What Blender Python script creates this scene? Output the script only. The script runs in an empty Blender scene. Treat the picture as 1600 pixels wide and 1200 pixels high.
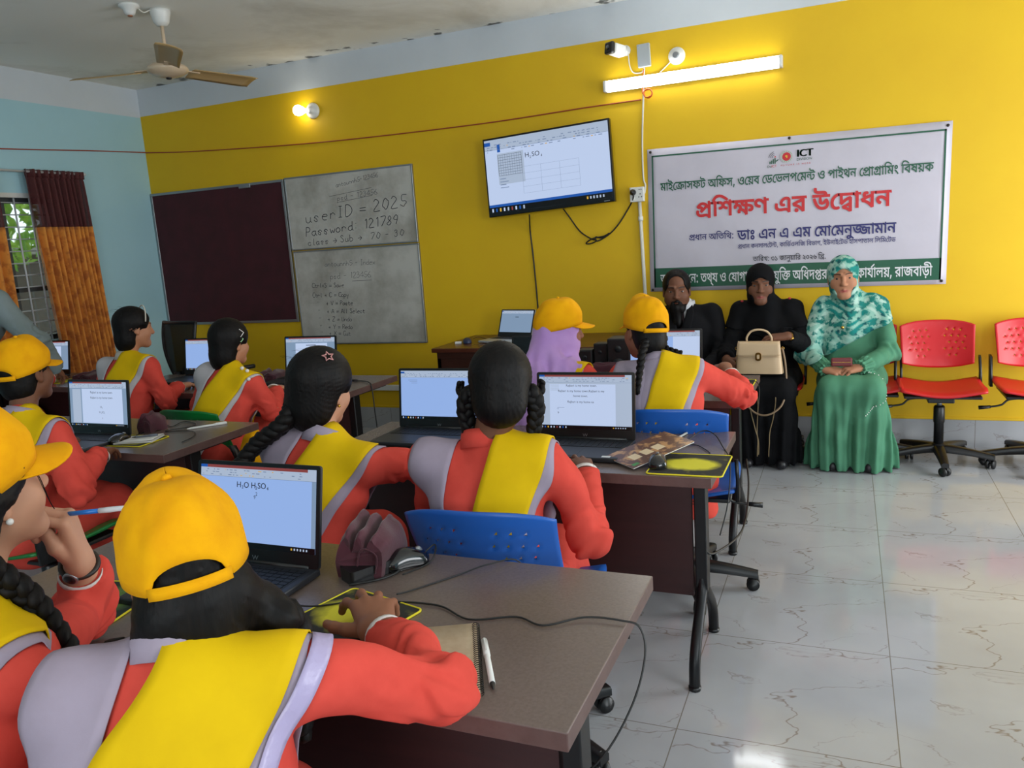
import bpy, math, random
import numpy as np
from mathutils import Vector, Matrix
from mathutils.geometry import delaunay_2d_cdt
random.seed(7)
SC = bpy.context.scene
COL = SC.collection
R = math.radians
PI = math.pi

# ------------------------------------------------------------------ camera, sky, lights, exposure
CAM_H = 1.48
cam_data = bpy.data.cameras.new('camera')
cam = bpy.data.objects.new('camera', cam_data)
COL.objects.link(cam)
cam_data.sensor_fit = 'HORIZONTAL'
cam_data.sensor_width = 36.0
cam_data.lens = 1243.07 / 1600 * 36.0
cam_data.clip_start = 0.02
_ya, _pi, _ro = R(-23.1256), R(-10.1536), R(-3.8578)
_f = Vector((math.sin(_ya) * math.cos(_pi), math.cos(_ya) * math.cos(_pi), math.sin(_pi)))
_r = Vector((math.cos(_ya), -math.sin(_ya), 0))
_u = _r.cross(_f)
_r2 = math.cos(_ro) * _r + math.sin(_ro) * _u
_u2 = -math.sin(_ro) * _r + math.cos(_ro) * _u
cam.matrix_world = Matrix(((_r2.x, _u2.x, -_f.x, 0), (_r2.y, _u2.y, -_f.y, 0), (_r2.z, _u2.z, -_f.z, CAM_H), (0, 0, 0, 1)))
SC.camera = cam

world = bpy.data.worlds.new('daylight sky')
SC.world = world
world.use_nodes = True
_bg = world.node_tree.nodes['Background']
_bg.inputs[0].default_value = (0.86, 0.93, 1.0, 1)
_bg.inputs[1].default_value = 1.7

SC.view_settings.view_transform = 'Standard'
SC.view_settings.look = 'None'
SC.view_settings.gamma = 1.0
SC.view_settings.exposure = 0.06
SC.view_settings.use_curve_mapping = False


def area_light(name, loc, aim, sx, sy, power, color):
    d = bpy.data.lights.new(name, 'AREA')
    d.shape = 'RECTANGLE'
    d.size, d.size_y = sx, sy
    d.energy = power
    d.color = color
    o = bpy.data.objects.new(name, d)
    COL.objects.link(o)
    o.location = loc
    v = Vector(aim) - Vector(loc)
    o.rotation_euler = v.to_track_quat('-Z', 'Y').to_euler()
    return o


# room extents (metres): back wall y=WY, left wall x=WX, ceiling WZ
WX, WY, WZ = -5.83, 5.62, 3.02
EX, SY = 2.45, -3.2          # right wall and rear wall, beyond the frame
# daylight that enters by the doorway and the windows of the right and rear walls (the left window is lit by the sky)
area_light('doorway_daylight', (EX + 0.12, 4.35, 1.18), (0, 4.35, 1.18), 1.45, 2.2, 72, (0.95, 0.98, 1.0))
area_light('right_window_daylight', (EX + 0.12, 0.6, 1.75), (0, 0.6, 2.5), 1.9, 1.3, 62, (0.95, 0.98, 1.0))
area_light('rear_window_daylight', (-0.2, SY - 0.12, 1.75), (-0.2, 2.5, 3.6), 2.6, 1.25, 80, (0.95, 0.98, 1.0))


# ------------------------------------------------------------------ materials
def lin(c):
    if isinstance(c, str):
        c = c.lstrip('#')
        c = [int(c[i:i + 2], 16) / 255 for i in (0, 2, 4)]
    return tuple((v / 12.92 if v <= 0.04045 else ((v + 0.055) / 1.055) ** 2.4) for v in c)


MATS = {}


def mat(name, color, rough=0.6, metal=0.0, spec=0.5, vary=None, bump=None, emit=None, coat=0.0, sss=0.0, alpha=1.0,
        trans=0.0, sheen=0.0, attr=None, stretch=None):
    """procedural principled material. vary=(scale, colour2, lo, hi[, detail]); bump=(scale, strength[, distance])"""
    if name in MATS:
        return MATS[name]
    m = bpy.data.materials.new(name)
    m.use_nodes = True
    nt = m.node_tree
    b = nt.nodes['Principled BSDF']
    L = nt.links.new
    c = (*lin(color), 1)
    b.inputs['Base Color'].default_value = c
    b.inputs['Roughness'].default_value = rough
    b.inputs['Metallic'].default_value = metal
    b.inputs['Specular IOR Level'].default_value = spec
    b.inputs['Coat Weight'].default_value = coat
    b.inputs['Coat Roughness'].default_value = 0.12
    b.inputs['Alpha'].default_value = alpha
    b.inputs['Transmission Weight'].default_value = trans
    b.inputs['Sheen Weight'].default_value = sheen
    if sss:
        b.inputs['Subsurface Weight'].default_value = sss
        b.inputs['Subsurface Radius'].default_value = (0.012, 0.005, 0.003)
        b.inputs['Subsurface Scale'].default_value = 0.6
    if emit:
        b.inputs['Emission Color'].default_value = (*lin(emit[0]), 1)
        b.inputs['Emission Strength'].default_value = emit[1]
    tc = nt.nodes.new('ShaderNodeTexCoord')
    src = tc.outputs['Object']
    if stretch:
        mp = nt.nodes.new('ShaderNodeMapping')
        mp.inputs['Scale'].default_value = stretch
        L(src, mp.inputs[0])
        src = mp.outputs[0]
    col = None
    if attr:
        at = nt.nodes.new('ShaderNodeAttribute')
        at.attribute_name = attr
        col = at.outputs['Color']
        L(col, b.inputs['Base Color'])
    if vary:
        sc, c2, lo, hi = vary[:4]
        n = nt.nodes.new('ShaderNodeTexNoise')
        n.inputs['Scale'].default_value = sc
        n.inputs['Detail'].default_value = vary[4] if len(vary) > 4 else 4
        n.inputs['Roughness'].default_value = 0.6
        L(src, n.inputs['Vector'])
        r = nt.nodes.new('ShaderNodeMapRange')
        r.inputs[1].default_value = lo
        r.inputs[2].default_value = hi
        L(n.outputs[0], r.inputs[0])
        mx = nt.nodes.new('ShaderNodeMix')
        mx.data_type = 'RGBA'
        L(r.outputs[0], mx.inputs[0])
        if col:
            L(col, mx.inputs[6])
        else:
            mx.inputs[6].default_value = c
        mx.inputs[7].default_value = (*lin(c2), 1)
        L(mx.outputs[2], b.inputs['Base Color'])
    if bump:
        n = nt.nodes.new('ShaderNodeTexNoise')
        n.inputs['Scale'].default_value = bump[0]
        n.inputs['Detail'].default_value = 3
        L(src, n.inputs['Vector'])
        bp = nt.nodes.new('ShaderNodeBump')
        bp.inputs['Strength'].default_value = bump[1]
        bp.inputs['Distance'].default_value = bump[2] if len(bump) > 2 else 0.002
        L(n.outputs[0], bp.inputs['Height'])
        L(bp.outputs[0], b.inputs['Normal'])
    MATS[name] = m
    return m


# ------------------------------------------------------------------ mesh building
class MB:
    """collects shapes of ONE mesh object; each shape may carry its own material slot"""

    def __init__(self):
        self.v, self.f, self.m, self.sm = [], [], [], []

    def add(self, verts, faces, mi=0, smooth=False, M=None):
        o = len(self.v)
        if M is not None:
            verts = [M @ Vector(p) for p in verts]
        self.v.extend([tuple(p) for p in verts])
        self.f.extend([tuple(i + o for i in f) for f in faces])
        self.m.extend([mi] * len(faces))
        self.sm.extend([smooth] * len(faces))
        return self

    def box(self, lo, hi, mi=0, M=None):
        x0, y0, z0 = lo
        x1, y1, z1 = hi
        v = [(x0, y0, z0), (x1, y0, z0), (x1, y1, z0), (x0, y1, z0), (x0, y0, z1), (x1, y0, z1), (x1, y1, z1), (x0, y1, z1)]
        f = [(3, 2, 1, 0), (4, 5, 6, 7), (0, 1, 5, 4), (1, 2, 6, 5), (2, 3, 7, 6), (3, 0, 4, 7)]
        return self.add(v, f, mi, False, M)

    def prism(self, outline, z0, z1, mi=0, M=None, smooth=False):
        n = len(outline)
        v = [(x, y, z0) for x, y in outline] + [(x, y, z1) for x, y in outline]
        self.add(v, [tuple(range(n))[::-1], tuple(range(n, 2 * n))], mi, False, M)
        self.add(v, [(i, (i + 1) % n, n + (i + 1) % n, n + i) for i in range(n)], mi, smooth, M)
        return self

    def tube(self, pts, r, n=8, mi=0, closed=False, M=None, caps=True, flat=1.0):
        P = [Vector(p) for p in pts]
        k = len(P)
        rr = r if isinstance(r, (list, tuple)) else [r] * k
        rings = []
        up = None
        for i in range(k):
            if closed:
                t = P[(i + 1) % k] - P[i - 1]
            else:
                t = P[min(i + 1, k - 1)] - P[max(i - 1, 0)]
            t = t.normalized() if t.length > 1e-9 else Vector((0, 0, 1))
            if up is None:
                up = Vector((0, 0, 1)) if abs(t.z) < 0.9 else Vector((1, 0, 0))
            a = (up - t * up.dot(t))
            a = a.normalized() if a.length > 1e-6 else t.orthogonal().normalized()
            b = t.cross(a)
            up = a
            rings.append([P[i] + (a * math.cos(2 * PI * j / n) * flat + b * math.sin(2 * PI * j / n)) * rr[i] for j in range(n)])
        v = [p for g in rings for p in g]
        f = []
        for i in range(k if closed else k - 1):
            for j in range(n):
                a, b = i * n + j, i * n + (j + 1) % n
                c, d = ((i + 1) % k) * n + (j + 1) % n, ((i + 1) % k) * n + j
                f.append((a, d, c, b)[::-1])
        if caps and not closed:
            f.append(tuple(range(n))[::-1])
            f.append(tuple(range((k - 1) * n, k * n)))
        return self.add(v, f, mi, True, M)

    def lathe(self, prof, n=24, mi=0, M=None, smooth=True):
        v, f = [], []
        for r, z in prof:
            for j in range(n):
                a = 2 * PI * j / n
                v.append((r * math.cos(a), r * math.sin(a), z))
        for i in range(len(prof) - 1):
            for j in range(n):
                a, b = i * n + j, i * n + (j + 1) % n
                f.append((a, b, b + n, a + n))
        f.append(tuple(range(n))[::-1])
        f.append(tuple(range((len(prof) - 1) * n, len(prof) * n)))
        return self.add(v, f, mi, smooth, M)

    def grid(self, rows, mi=0, smooth=True, M=None):
        nu, nv = len(rows), len(rows[0])
        v = [p for r in rows for p in r]
        f = [(i * nv + j, i * nv + j + 1, (i + 1) * nv + j + 1, (i + 1) * nv + j) for i in range(nu - 1) for j in range(nv - 1)]
        return self.add(v, f, mi, smooth, M)

    def sheet(self, rows, th, mi=0, smooth=True, M=None):
        """a sheet with thickness: offset along the grid normals, closed round the rim"""
        A = np.array(rows, float)
        nu, nv = A.shape[:2]
        du = np.gradient(A, axis=0)
        dv = np.gradient(A, axis=1)
        N = np.cross(du, dv)
        N /= np.maximum(np.linalg.norm(N, axis=2, keepdims=True), 1e-9)
        B = A - N * th
        v = [tuple(p) for p in A.reshape(-1, 3)] + [tuple(p) for p in B.reshape(-1, 3)]
        o = nu * nv
        f = []
        for i in range(nu - 1):
            for j in range(nv - 1):
                a, b, c, d = i * nv + j, i * nv + j + 1, (i + 1) * nv + j + 1, (i + 1) * nv + j
                f.append((d, c, b, a))
                f.append((a + o, b + o, c + o, d + o))
        rim = [j for j in range(nv)] + [i * nv + nv - 1 for i in range(1, nu)] + [(nu - 1) * nv + j for j in range(nv - 2, -1, -1)] + [i * nv for i in range(nu - 2, 0, -1)]
        for k in range(len(rim)):
            a, b = rim[k], rim[(k + 1) % len(rim)]
            f.append((a, b, b + o, a + o))
        return self.add(v, f, mi, smooth, M)

    def ball(self, c, r, mi=0, nu=12, nv=8, M=None):
        rx, ry, rz = r if isinstance(r, (tuple, list)) else (r, r, r)
        v = [(c[0], c[1], c[2] - rz)]
        for i in range(1, nv):
            t = -PI / 2 + PI * i / nv
            for j in range(nu):
                a = 2 * PI * j / nu
                v.append((c[0] + rx * math.cos(t) * math.cos(a), c[1] + ry * math.cos(t) * math.sin(a), c[2] + rz * math.sin(t)))
        v.append((c[0], c[1], c[2] + rz))
        f = [(0, 1 + (j + 1) % nu, 1 + j) for j in range(nu)]
        for i in range(nv - 2):
            for j in range(nu):
                a, b = 1 + i * nu + j, 1 + i * nu + (j + 1) % nu
                f.append((a, b, b + nu, a + nu))
        t = len(v) - 1
        o = 1 + (nv - 2) * nu
        f += [(o + j, o + (j + 1) % nu, t) for j in range(nu)]
        return self.add(v, f, mi, True, M)

    def mesh(self, name, mats):
        me = bpy.data.meshes.new(name)
        me.from_pydata(self.v, [], self.f)
        for m in (mats if isinstance(mats, (list, tuple)) else [mats]):
            me.materials.append(m)
        me.polygons.foreach_set('material_index', self.m)
        me.polygons.foreach_set('use_smooth', self.sm)
        me.update()
        return me

    def build(self, name, mats, parent=None, bevel=0, seg=2):
        o = bpy.data.objects.new(name, self.mesh(name, mats))
        COL.objects.link(o)
        if parent:
            o.parent = parent
        if bevel:
            b = o.modifiers.new('bevel', 'BEVEL')
            b.width = bevel
            b.segments = seg
            b.limit_method = 'ANGLE'
            b.angle_limit = R(40)
        return o


def tag(o, label=None, cat=None, group=None, kind=None):
    if label:
        o['label'] = label
    if cat:
        o['category'] = cat
    if group:
        o['group'] = group
    if kind:
        o['kind'] = kind
    return o


def thing(name, label, cat, loc=(0, 0, 0), rz=0.0, group=None):
    o = bpy.data.objects.new(name, None)
    COL.objects.link(o)
    o.empty_display_size = 0.1
    o.location = loc
    o.rotation_euler = (0, 0, rz)
    return tag(o, label, cat, group)


def copy_tree(o, parent=None):
    c = o.copy()
    COL.objects.link(c)
    if parent:
        c.parent = parent
    for ch in list(o.children):
        copy_tree(ch, c)
    return c


def T(x=0, y=0, z=0, rx=0, ry=0, rz=0):
    return Matrix.Translation((x, y, z)) @ Matrix.Rotation(rz, 4, 'Z') @ Matrix.Rotation(ry, 4, 'Y') @ Matrix.Rotation(rx, 4, 'X')


def spline(pts, n=8, closed=False):
    """Catmull-Rom through the points"""
    P = [Vector(p) for p in pts]
    k = len(P)
    out = []
    for i in range(k if closed else k - 1):
        if closed:
            a, b, c, d = P[i - 1], P[i], P[(i + 1) % k], P[(i + 2) % k]
        else:
            a, b, c, d = P[max(i - 1, 0)], P[i], P[i + 1], P[min(i + 2, k - 1)]
        for s in range(n):
            t = s / n
            out.append(0.5 * ((2 * b) + (c - a) * t + (2 * a - 5 * b + 4 * c - d) * t * t + (3 * b - a - 3 * c + d) * t ** 3))
    if not closed:
        out.append(P[-1])
    return out


def rrect(w, h, r, n=5, cx=0, cy=0):
    """rounded rectangle outline, counter-clockwise"""
    o = []
    for qx, qy, a0 in ((1, 1, 0), (-1, 1, 90), (-1, -1, 180), (1, -1, 270)):
        for i in range(n + 1):
            a = R(a0 + 90 * i / n)
            o.append((cx + qx * (w / 2 - r) + r * math.cos(a), cy + qy * (h / 2 - r) + r * math.sin(a)))
    return o


_txt_cache = {}


def text_geo(s, size=1.0, align='CENTER'):
    """flat lettering in the built-in font -> (verts, faces, width)"""
    key = (s, align)
    if key not in _txt_cache:
        c = bpy.data.curves.new('lettering', 'FONT')
        c.body = s
        c.align_x = align
        c.resolution_u = 3
        o = bpy.data.objects.new('lettering', c)
        COL.objects.link(o)
        dg = bpy.context.evaluated_depsgraph_get()
        me = bpy.data.meshes.new_from_object(o.evaluated_get(dg))
        v = [tuple(p.co) for p in me.vertices]
        f = [tuple(p.vertices) for p in me.polygons]
        bpy.data.objects.remove(o)
        bpy.data.curves.remove(c)
        bpy.data.meshes.remove(me)
        _txt_cache[key] = (v, f)
    v, f = _txt_cache[key]
    return [(x * size, y * size, 0) for x, y, _ in v], f


def put_text(mb, s, size, x, y, z, mi=0, align='CENTER', M=None, sx=1.0):
    """lettering lying in the xy plane of M at (x, y, z)"""
    v, f = text_geo(s, size, align)
    mb.add([(p[0] * sx + x, p[1] + y, z) for p in v], f, mi, False, M)


# ------------------------------------------------------------------ smooth solids for bodies, hair and clothes
A3 = lambda p: np.array(p, np.float32)


def smin(a, b, k):
    h = np.clip(0.5 + 0.5 * (b - a) / k, 0, 1)
    return b + (a - b) * h - k * h * (1 - h)


class Solid:
    """smoothly blended cones and ellipsoids"""

    def __init__(self):
        self.it = []
        self.post = None

    def cone(self, a, b, ra, rb, k=0.02, op=1):
        self.it.append(('c', A3(a), A3(b), ra, rb, k, op))
        return self

    def chain(self, pts, rad, k=0.02):
        for i in range(len(pts) - 1):
            self.cone(pts[i], pts[i + 1], rad[i], rad[i + 1], k)
        return self

    def ell(self, c, r, F=None, k=0.02, op=1):
        self.it.append(('e', A3(c), A3(r), None if F is None else np.array(F, np.float32), 0, k, op))
        return self

    def cut(self, p, n, k=0.004):
        """keep the side the normal n points away from"""
        n = A3(n)
        self.it.append(('p', A3(p), n / np.linalg.norm(n), 0, 0, k, -2))
        return self

    def ext(self, other):
        self.it += other.it
        return self

    def __call__(self, P):
        d = None
        for t, a, b, c, e, k, op in self.it:
            if t == 'c':
                ab = b - a
                pa = P - a
                h = np.clip(pa @ ab / max(float(ab @ ab), 1e-9), 0, 1)
                q = np.linalg.norm(pa - h[:, None] * ab, axis=1) - (c + h * (e - c))
            elif t == 'e':
                q = P - a
                if c is not None:
                    q = q @ c
                k0 = np.linalg.norm(q / b, axis=1)
                k1 = np.linalg.norm(q / (b * b), axis=1)
                q = np.where(k1 > 1e-6, k0 * (k0 - 1) / np.maximum(k1, 1e-6), -float(b.min()))
            else:
                q = (P - a) @ b
            if d is None:
                d = q
            elif op == 1:
                d = smin(d, q, k)
            elif op == -1:
                d = -smin(-d, q, k)
            elif op == -2:
                d = -smin(-d, -q, k)
        if self.post is not None:
            d = d + self.post(P)
        return d


def wrinkles(amp, f=28.0, seed=0, squash=(1, 1, 1)):
    rs = np.random.RandomState(seed)
    D = rs.randn(5, 3).astype(np.float32)
    D /= np.linalg.norm(D, axis=1, keepdims=True)
    D *= np.array(squash, np.float32)
    ph = rs.rand(5) * 6.28
    fr = f * (0.6 + rs.rand(5))

    def fn(P):
        s = 0
        w = 0.6 * np.sin(P @ D[0] * fr[0] * 0.5 + ph[0])
        for i in range(1, 5):
            s = s + np.sin(P @ D[i] * fr[i] + ph[i] + 1.6 * w)
        return (amp * 0.5) * s
    return fn


def nets(fn, lo, hi, h, lip=1.25):
    """surface nets over the solid fn inside the box lo..hi -> (verts, quads)"""
    B = 8
    lo = np.array(lo, np.float32)
    n = np.ceil((np.array(hi) - lo) / h).astype(int) + 2
    nb = np.maximum(1, -(-n // B))
    n = nb * B
    bi = np.stack(np.meshgrid(*[np.arange(k) for k in nb], indexing='ij'), -1).reshape(-1, 3)
    cen = lo + (bi * B + (B - 1) / 2) * h
    d = fn(cen.astype(np.float32))
    keep = np.abs(d) < lip * (B * h * 0.87) + h
    V = np.repeat(np.repeat(np.repeat(d.reshape(nb), B, 0), B, 1), B, 2).astype(np.float32)
    loc = np.stack(np.meshgrid(*[np.arange(B)] * 3, indexing='ij'), -1).reshape(-1, 3)
    kb = bi[keep]
    for s in range(0, len(kb), 512):
        ii = (kb[s:s + 512, None, :] * B + loc[None]).reshape(-1, 3)
        V[ii[:, 0], ii[:, 1], ii[:, 2]] = fn((lo + ii * h).astype(np.float32))
    S = (V < 0)
    c = np.zeros(tuple(n - 1), np.int8)
    for a in (0, 1):
        for b in (0, 1):
            for e in (0, 1):
                c += S[a:n[0] - 1 + a, b:n[1] - 1 + b, e:n[2] - 1 + e]
    act = (c > 0) & (c < 8)
    ids = np.full(act.shape, -1, np.int32)
    cells = np.argwhere(act)
    ids[act] = np.arange(len(cells))
    acc = np.zeros((len(cells), 3), np.float32)
    cnt = np.zeros(len(cells), np.float32)
    for ax in range(3):
        o1, o2 = [k for k in range(3) if k != ax]
        for a in (0, 1):
            for b in (0, 1):
                p = cells.copy()
                p[:, o1] += a
                p[:, o2] += b
                q = p.copy()
                q[:, ax] += 1
                v0 = V[p[:, 0], p[:, 1], p[:, 2]]
                v1 = V[q[:, 0], q[:, 1], q[:, 2]]
                m = (v0 < 0) != (v1 < 0)
                t = np.where(m, v0 / np.where(m, v0 - v1, 1), 0)
                pt = p.astype(np.float32)
                pt[:, ax] += t
                acc += pt * m[:, None]
                cnt += m
    verts = lo + acc / np.maximum(cnt, 1)[:, None] * h
    quads = []
    for ax in range(3):
        o1, o2 = [(1, 2), (2, 0), (0, 1)][ax]
        sl0 = [slice(None)] * 3
        sl1 = [slice(None)] * 3
        sl0[ax] = slice(0, -1)
        sl1[ax] = slice(1, None)
        a, b = S[tuple(sl0)], S[tuple(sl1)]
        e = np.argwhere(a != b)
        ok = (e[:, o1] > 0) & (e[:, o2] > 0) & (e[:, o1] < n[o1] - 1) & (e[:, o2] < n[o2] - 1)
        e = e[ok]
        if not len(e):
            continue
        ins = S[e[:, 0], e[:, 1], e[:, 2]]
        def cid(d1, d2):
            q = e.copy()
            q[:, o1] += d1
            q[:, o2] += d2
            return ids[q[:, 0], q[:, 1], q[:, 2]]
        Q = np.stack([cid(-1, -1), cid(0, -1), cid(0, 0), cid(-1, 0)], 1)
        Q[~ins] = Q[~ins][:, ::-1]
        quads.append(Q)
    Q = np.concatenate(quads) if quads else np.zeros((0, 4), int)
    Q = Q[(Q >= 0).all(1)]
    return verts, Q


def solid_object(name, pieces, mats, parent=None, origin=(0, 0, 0), color=None, slot=None, extra=None):
    """pieces: list of (verts, quads) in world space -> ONE smooth mesh object"""
    vs, qs, o = [], [], 0
    for v, q in pieces:
        vs.append(v)
        qs.append(q + o)
        o += len(v)
    V = np.concatenate(vs)
    Q = np.concatenate(qs)
    W = V - np.array(origin, np.float32)
    verts = W.tolist()
    faces = Q.tolist()
    mi = [0] * len(faces)
    if slot is not None:
        mi = slot(V[Q].mean(1)).astype(int).tolist()
    if extra is not None:
        k = len(verts)
        verts += [tuple(np.array(p) - np.array(origin)) for p in extra.v]
        faces += [tuple(i + k for i in f) for f in extra.f]
        mi += list(extra.m)
    me = bpy.data.meshes.new(name)
    me.from_pydata(verts, [], faces)
    for m in (mats if isinstance(mats, (list, tuple)) else [mats]):
        me.materials.append(m)
    me.polygons.foreach_set('material_index', mi)
    me.polygons.foreach_set('use_smooth', [True] * len(faces))
    if color is not None:
        c = color(V)
        if len(verts) > len(V):
            c = np.concatenate([c, np.repeat(c[:1], len(verts) - len(V), 0)])
        at = me.color_attributes.new('tint', 'FLOAT_COLOR', 'POINT')
        at.data.foreach_set('color', np.concatenate([c, np.ones((len(c), 1))], 1).astype(np.float32).ravel())
    me.update()
    ob = bpy.data.objects.new(name, me)
    COL.objects.link(ob)
    if parent:
        ob.parent = parent
    return ob


def project(fn, P, off, it=6):
    """slide points onto the surface of the solid, off metres outside it"""
    P = np.array(P, np.float32).copy()
    e = 0.002
    for _ in range(it):
        d = fn(P)
        g = np.stack([fn(P + A3(v)) - d for v in ((e, 0, 0), (0, e, 0), (0, 0, e))], 1) / e
        g /= np.maximum(np.linalg.norm(g, axis=1, keepdims=True), 1e-6)
        P -= g * (d - off)[:, None] * 0.9
    return P, g


def ribbon(mb, fn, pts, width, off=0.004, th=0.003, nv=9, n=8, mi=0, pinch=None, smooth=3):
    """a cloth band laid on the solid along pts (width may vary)"""
    C = np.array([tuple(p) for p in spline(pts, n)], np.float32)
    C, g = project(fn, C, off)
    for _ in range(smooth):
        C[1:-1] = (C[:-2] + C[2:] + 2 * C[1:-1]) / 4
    C, g = project(fn, C, off, 3)
    t = np.gradient(C, axis=0)
    t /= np.linalg.norm(t, axis=1, keepdims=True)
    w = np.cross(g, t)
    for _ in range(4):
        w[1:-1] = (w[:-2] + w[2:] + 2 * w[1:-1]) / 4
    w /= np.linalg.norm(w, axis=1, keepdims=True)
    k = len(C)
    W = np.interp(np.linspace(0, 1, k), np.linspace(0, 1, len(width)), width) if isinstance(width, (list, tuple)) else np.full(k, width)
    s = np.linspace(-0.5, 0.5, nv)
    P = C[:, None, :] + w[:, None, :] * (s[None, :, None] * W[:, None, None])
    Q, g = project(fn, P.reshape(-1, 3), off, 7)
    Q = Q.reshape(k, nv, 3)
    for _ in range(2):
        Q[1:-1] = (Q[:-2] + Q[2:] + 2 * Q[1:-1]) / 4
        Q[:, 1:-1] = (Q[:, :-2] + Q[:, 2:] + 2 * Q[:, 1:-1]) / 4
    g = g.reshape(k, nv, 3)
    rows = [[tuple(p) for p in r] for r in Q]
    # orient so the thickness goes inward
    du = Q[k // 2 + 1, nv // 2] - Q[k // 2, nv // 2]
    dv = Q[k // 2, nv // 2 + 1] - Q[k // 2, nv // 2]
    if np.dot(np.cross(du, dv), g[k // 2, nv // 2]) < 0:
        rows = [r[::-1] for r in rows]
    mb.sheet(rows, th, mi)
    return mb


def frame(up, right):
    up = np.array(up, float)
    up /= np.linalg.norm(up)
    r = np.array(right, float)
    r -= up * (r @ up)
    r /= np.linalg.norm(r)
    f = np.cross(up, r)
    return np.stack([r, f, up], 1)      # columns: right, forward, up


def rot_frame(yaw, pitch=0, roll=0):
    """yaw: degrees to the left of +Y; pitch: degrees up; roll: degrees of tilt to the right"""
    m = Matrix.Rotation(R(yaw), 3, 'Z') @ Matrix.Rotation(R(pitch), 3, 'X') @ Matrix.Rotation(R(roll), 3, 'Y')
    return np.array(m)


def ik(S, W, l1, l2, pole):
    S, W, pole = np.array(S, float), np.array(W, float), np.array(pole, float)
    d = W - S
    L = np.linalg.norm(d)
    l = min(L, (l1 + l2) * 0.999)
    if L > l:
        sc = L / l
        l1, l2, l = l1 * sc, l2 * sc, L
    u = d / L
    x = (l1 * l1 - l2 * l2 + l * l) / (2 * l)
    hgt = math.sqrt(max(l1 * l1 - x * x, 1e-6))
    p = pole - u * (pole @ u)
    p /= np.linalg.norm(p)
    return S + u * x + p * hgt


# ------------------------------------------------------------------ people
SKIN = {'a': lin('#b07a5c'), 'b': lin('#8a5a42'), 'c': lin('#6e4632'), 'd': lin('#c49074')}
M_SKIN = mat('skin', '#a87458', rough=0.6, spec=0.35, sss=0.12, attr='tint', bump=(900, 0.08, 0.0005))
M_EYE = mat('eye white', '#b9b0aa', rough=0.2)
M_IRIS = mat('dark iris', '#1c100c', rough=0.12)
M_HAIR = mat('black hair', '#0a0808', rough=0.55, spec=0.18, vary=(90, '#17110f', 0.45, 0.75), bump=(220, 0.45, 0.001), stretch=(1, 1, 0.10))
M_CORAL = mat('coral cotton', '#d34b3f', rough=0.9, spec=0.2, vary=(14, '#c84338', 0.35, 0.7), bump=(420, 0.2, 0.0006))
M_YELLOW = mat('yellow sash cloth', '#dab200', rough=0.8, spec=0.2, vary=(9, '#d1a900', 0.35, 0.7), bump=(500, 0.18, 0.0006))
M_LILAC = mat('lilac grey scarf cloth', '#9d90a0', rough=0.85, spec=0.25, vary=(10, '#958896', 0.4, 0.7), bump=(500, 0.18, 0.0006))
M_SATIN = mat('lilac satin', '#a79bbd', rough=0.35, bump=(60, 0.5, 0.004))
M_CAP = mat('yellow cap cotton', '#e5a200', rough=0.9, spec=0.2, vary=(16, '#dc9600', 0.4, 0.7), bump=(600, 0.25, 0.0006))
M_WHITEC = mat('white cotton trim', '#d8d2ce', rough=0.8)


def hand_on(S, W, d, n, side, curls, sc=1.0, thumb=None, fore=None, spread=8):
    """five fingers of different lengths on a palm. W wrist, d finger direction, n the way the palm faces"""
    y = np.array(d, float)
    y /= np.linalg.norm(y)
    z = -np.array(n, float)
    z -= y * (z @ y)
    z /= np.linalg.norm(z)
    x = np.cross(y, z)
    F = np.stack([x, y, z], 1)
    t = -1 if side == 'R' else 1
    W = np.array(W, float)
    P = lambda a, b, c: W + F @ (np.array((a * t, b, c)) * sc)
    if fore is not None:
        S.cone(W, fore, 0.025 * sc, 0.037 * sc, 0.015)
    S.cone(P(-0.012, -0.01, 0), P(0.014, -0.01, 0), 0.019 * sc, 0.019 * sc, 0.012)
    kn = [(0.031, 0.086, 0.0), (0.011, 0.091, 0.003), (-0.010, 0.087, 0.002), (-0.029, 0.077, -0.002)]
    ln = [(0.041, 0.025, 0.020), (0.046, 0.029, 0.021), (0.042, 0.027, 0.020), (0.032, 0.020, 0.018)]
    for i in range(4):
        kx, ky, kz = kn[i]
        S.cone(P(kx * 0.5, 0.005, 0), P(kx, ky, kz), 0.0165 * sc, 0.0112 * sc, 0.012)
    S.cone(P(0.012, 0.02, -0.006), P(0.02, 0.06, -0.006), 0.016 * sc, 0.012 * sc, 0.01)
    S.cone(P(-0.02, 0.02, -0.006), P(-0.022, 0.06, -0.005), 0.014 * sc, 0.011 * sc, 0.01)
    for i in range(4):
        c = curls[i] if isinstance(curls[0], (tuple, list)) else curls
        p = np.array(kn[i])
        a = 0
        az = R(spread * (1.3, 0.4, -0.5, -1.6)[i])
        rr = (0.0094, 0.0096, 0.0090, 0.0080)[i]
        for j in range(3):
            a += R(c[j])
            q = p + np.array((math.sin(az) * math.cos(a), math.cos(az) * math.cos(a), -math.sin(a))) * ln[i][j]
            S.cone(P(*p), P(*q), rr * sc * (1 - 0.07 * j), rr * sc * (0.97 - 0.08 * j), 0.0035)
            p = q
    th = thumb or [(0.020, 0.018, -0.008), (0.046, 0.046, -0.016), (0.056, 0.078, -0.02), (0.054, 0.100, -0.02)]
    rad = [0.0150, 0.0118, 0.0102, 0.0085]
    for j in range(3):
        S.cone(P(*th[j]), P(*th[j + 1]), rad[j] * sc, rad[j + 1] * sc, 0.006)
    return S


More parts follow.
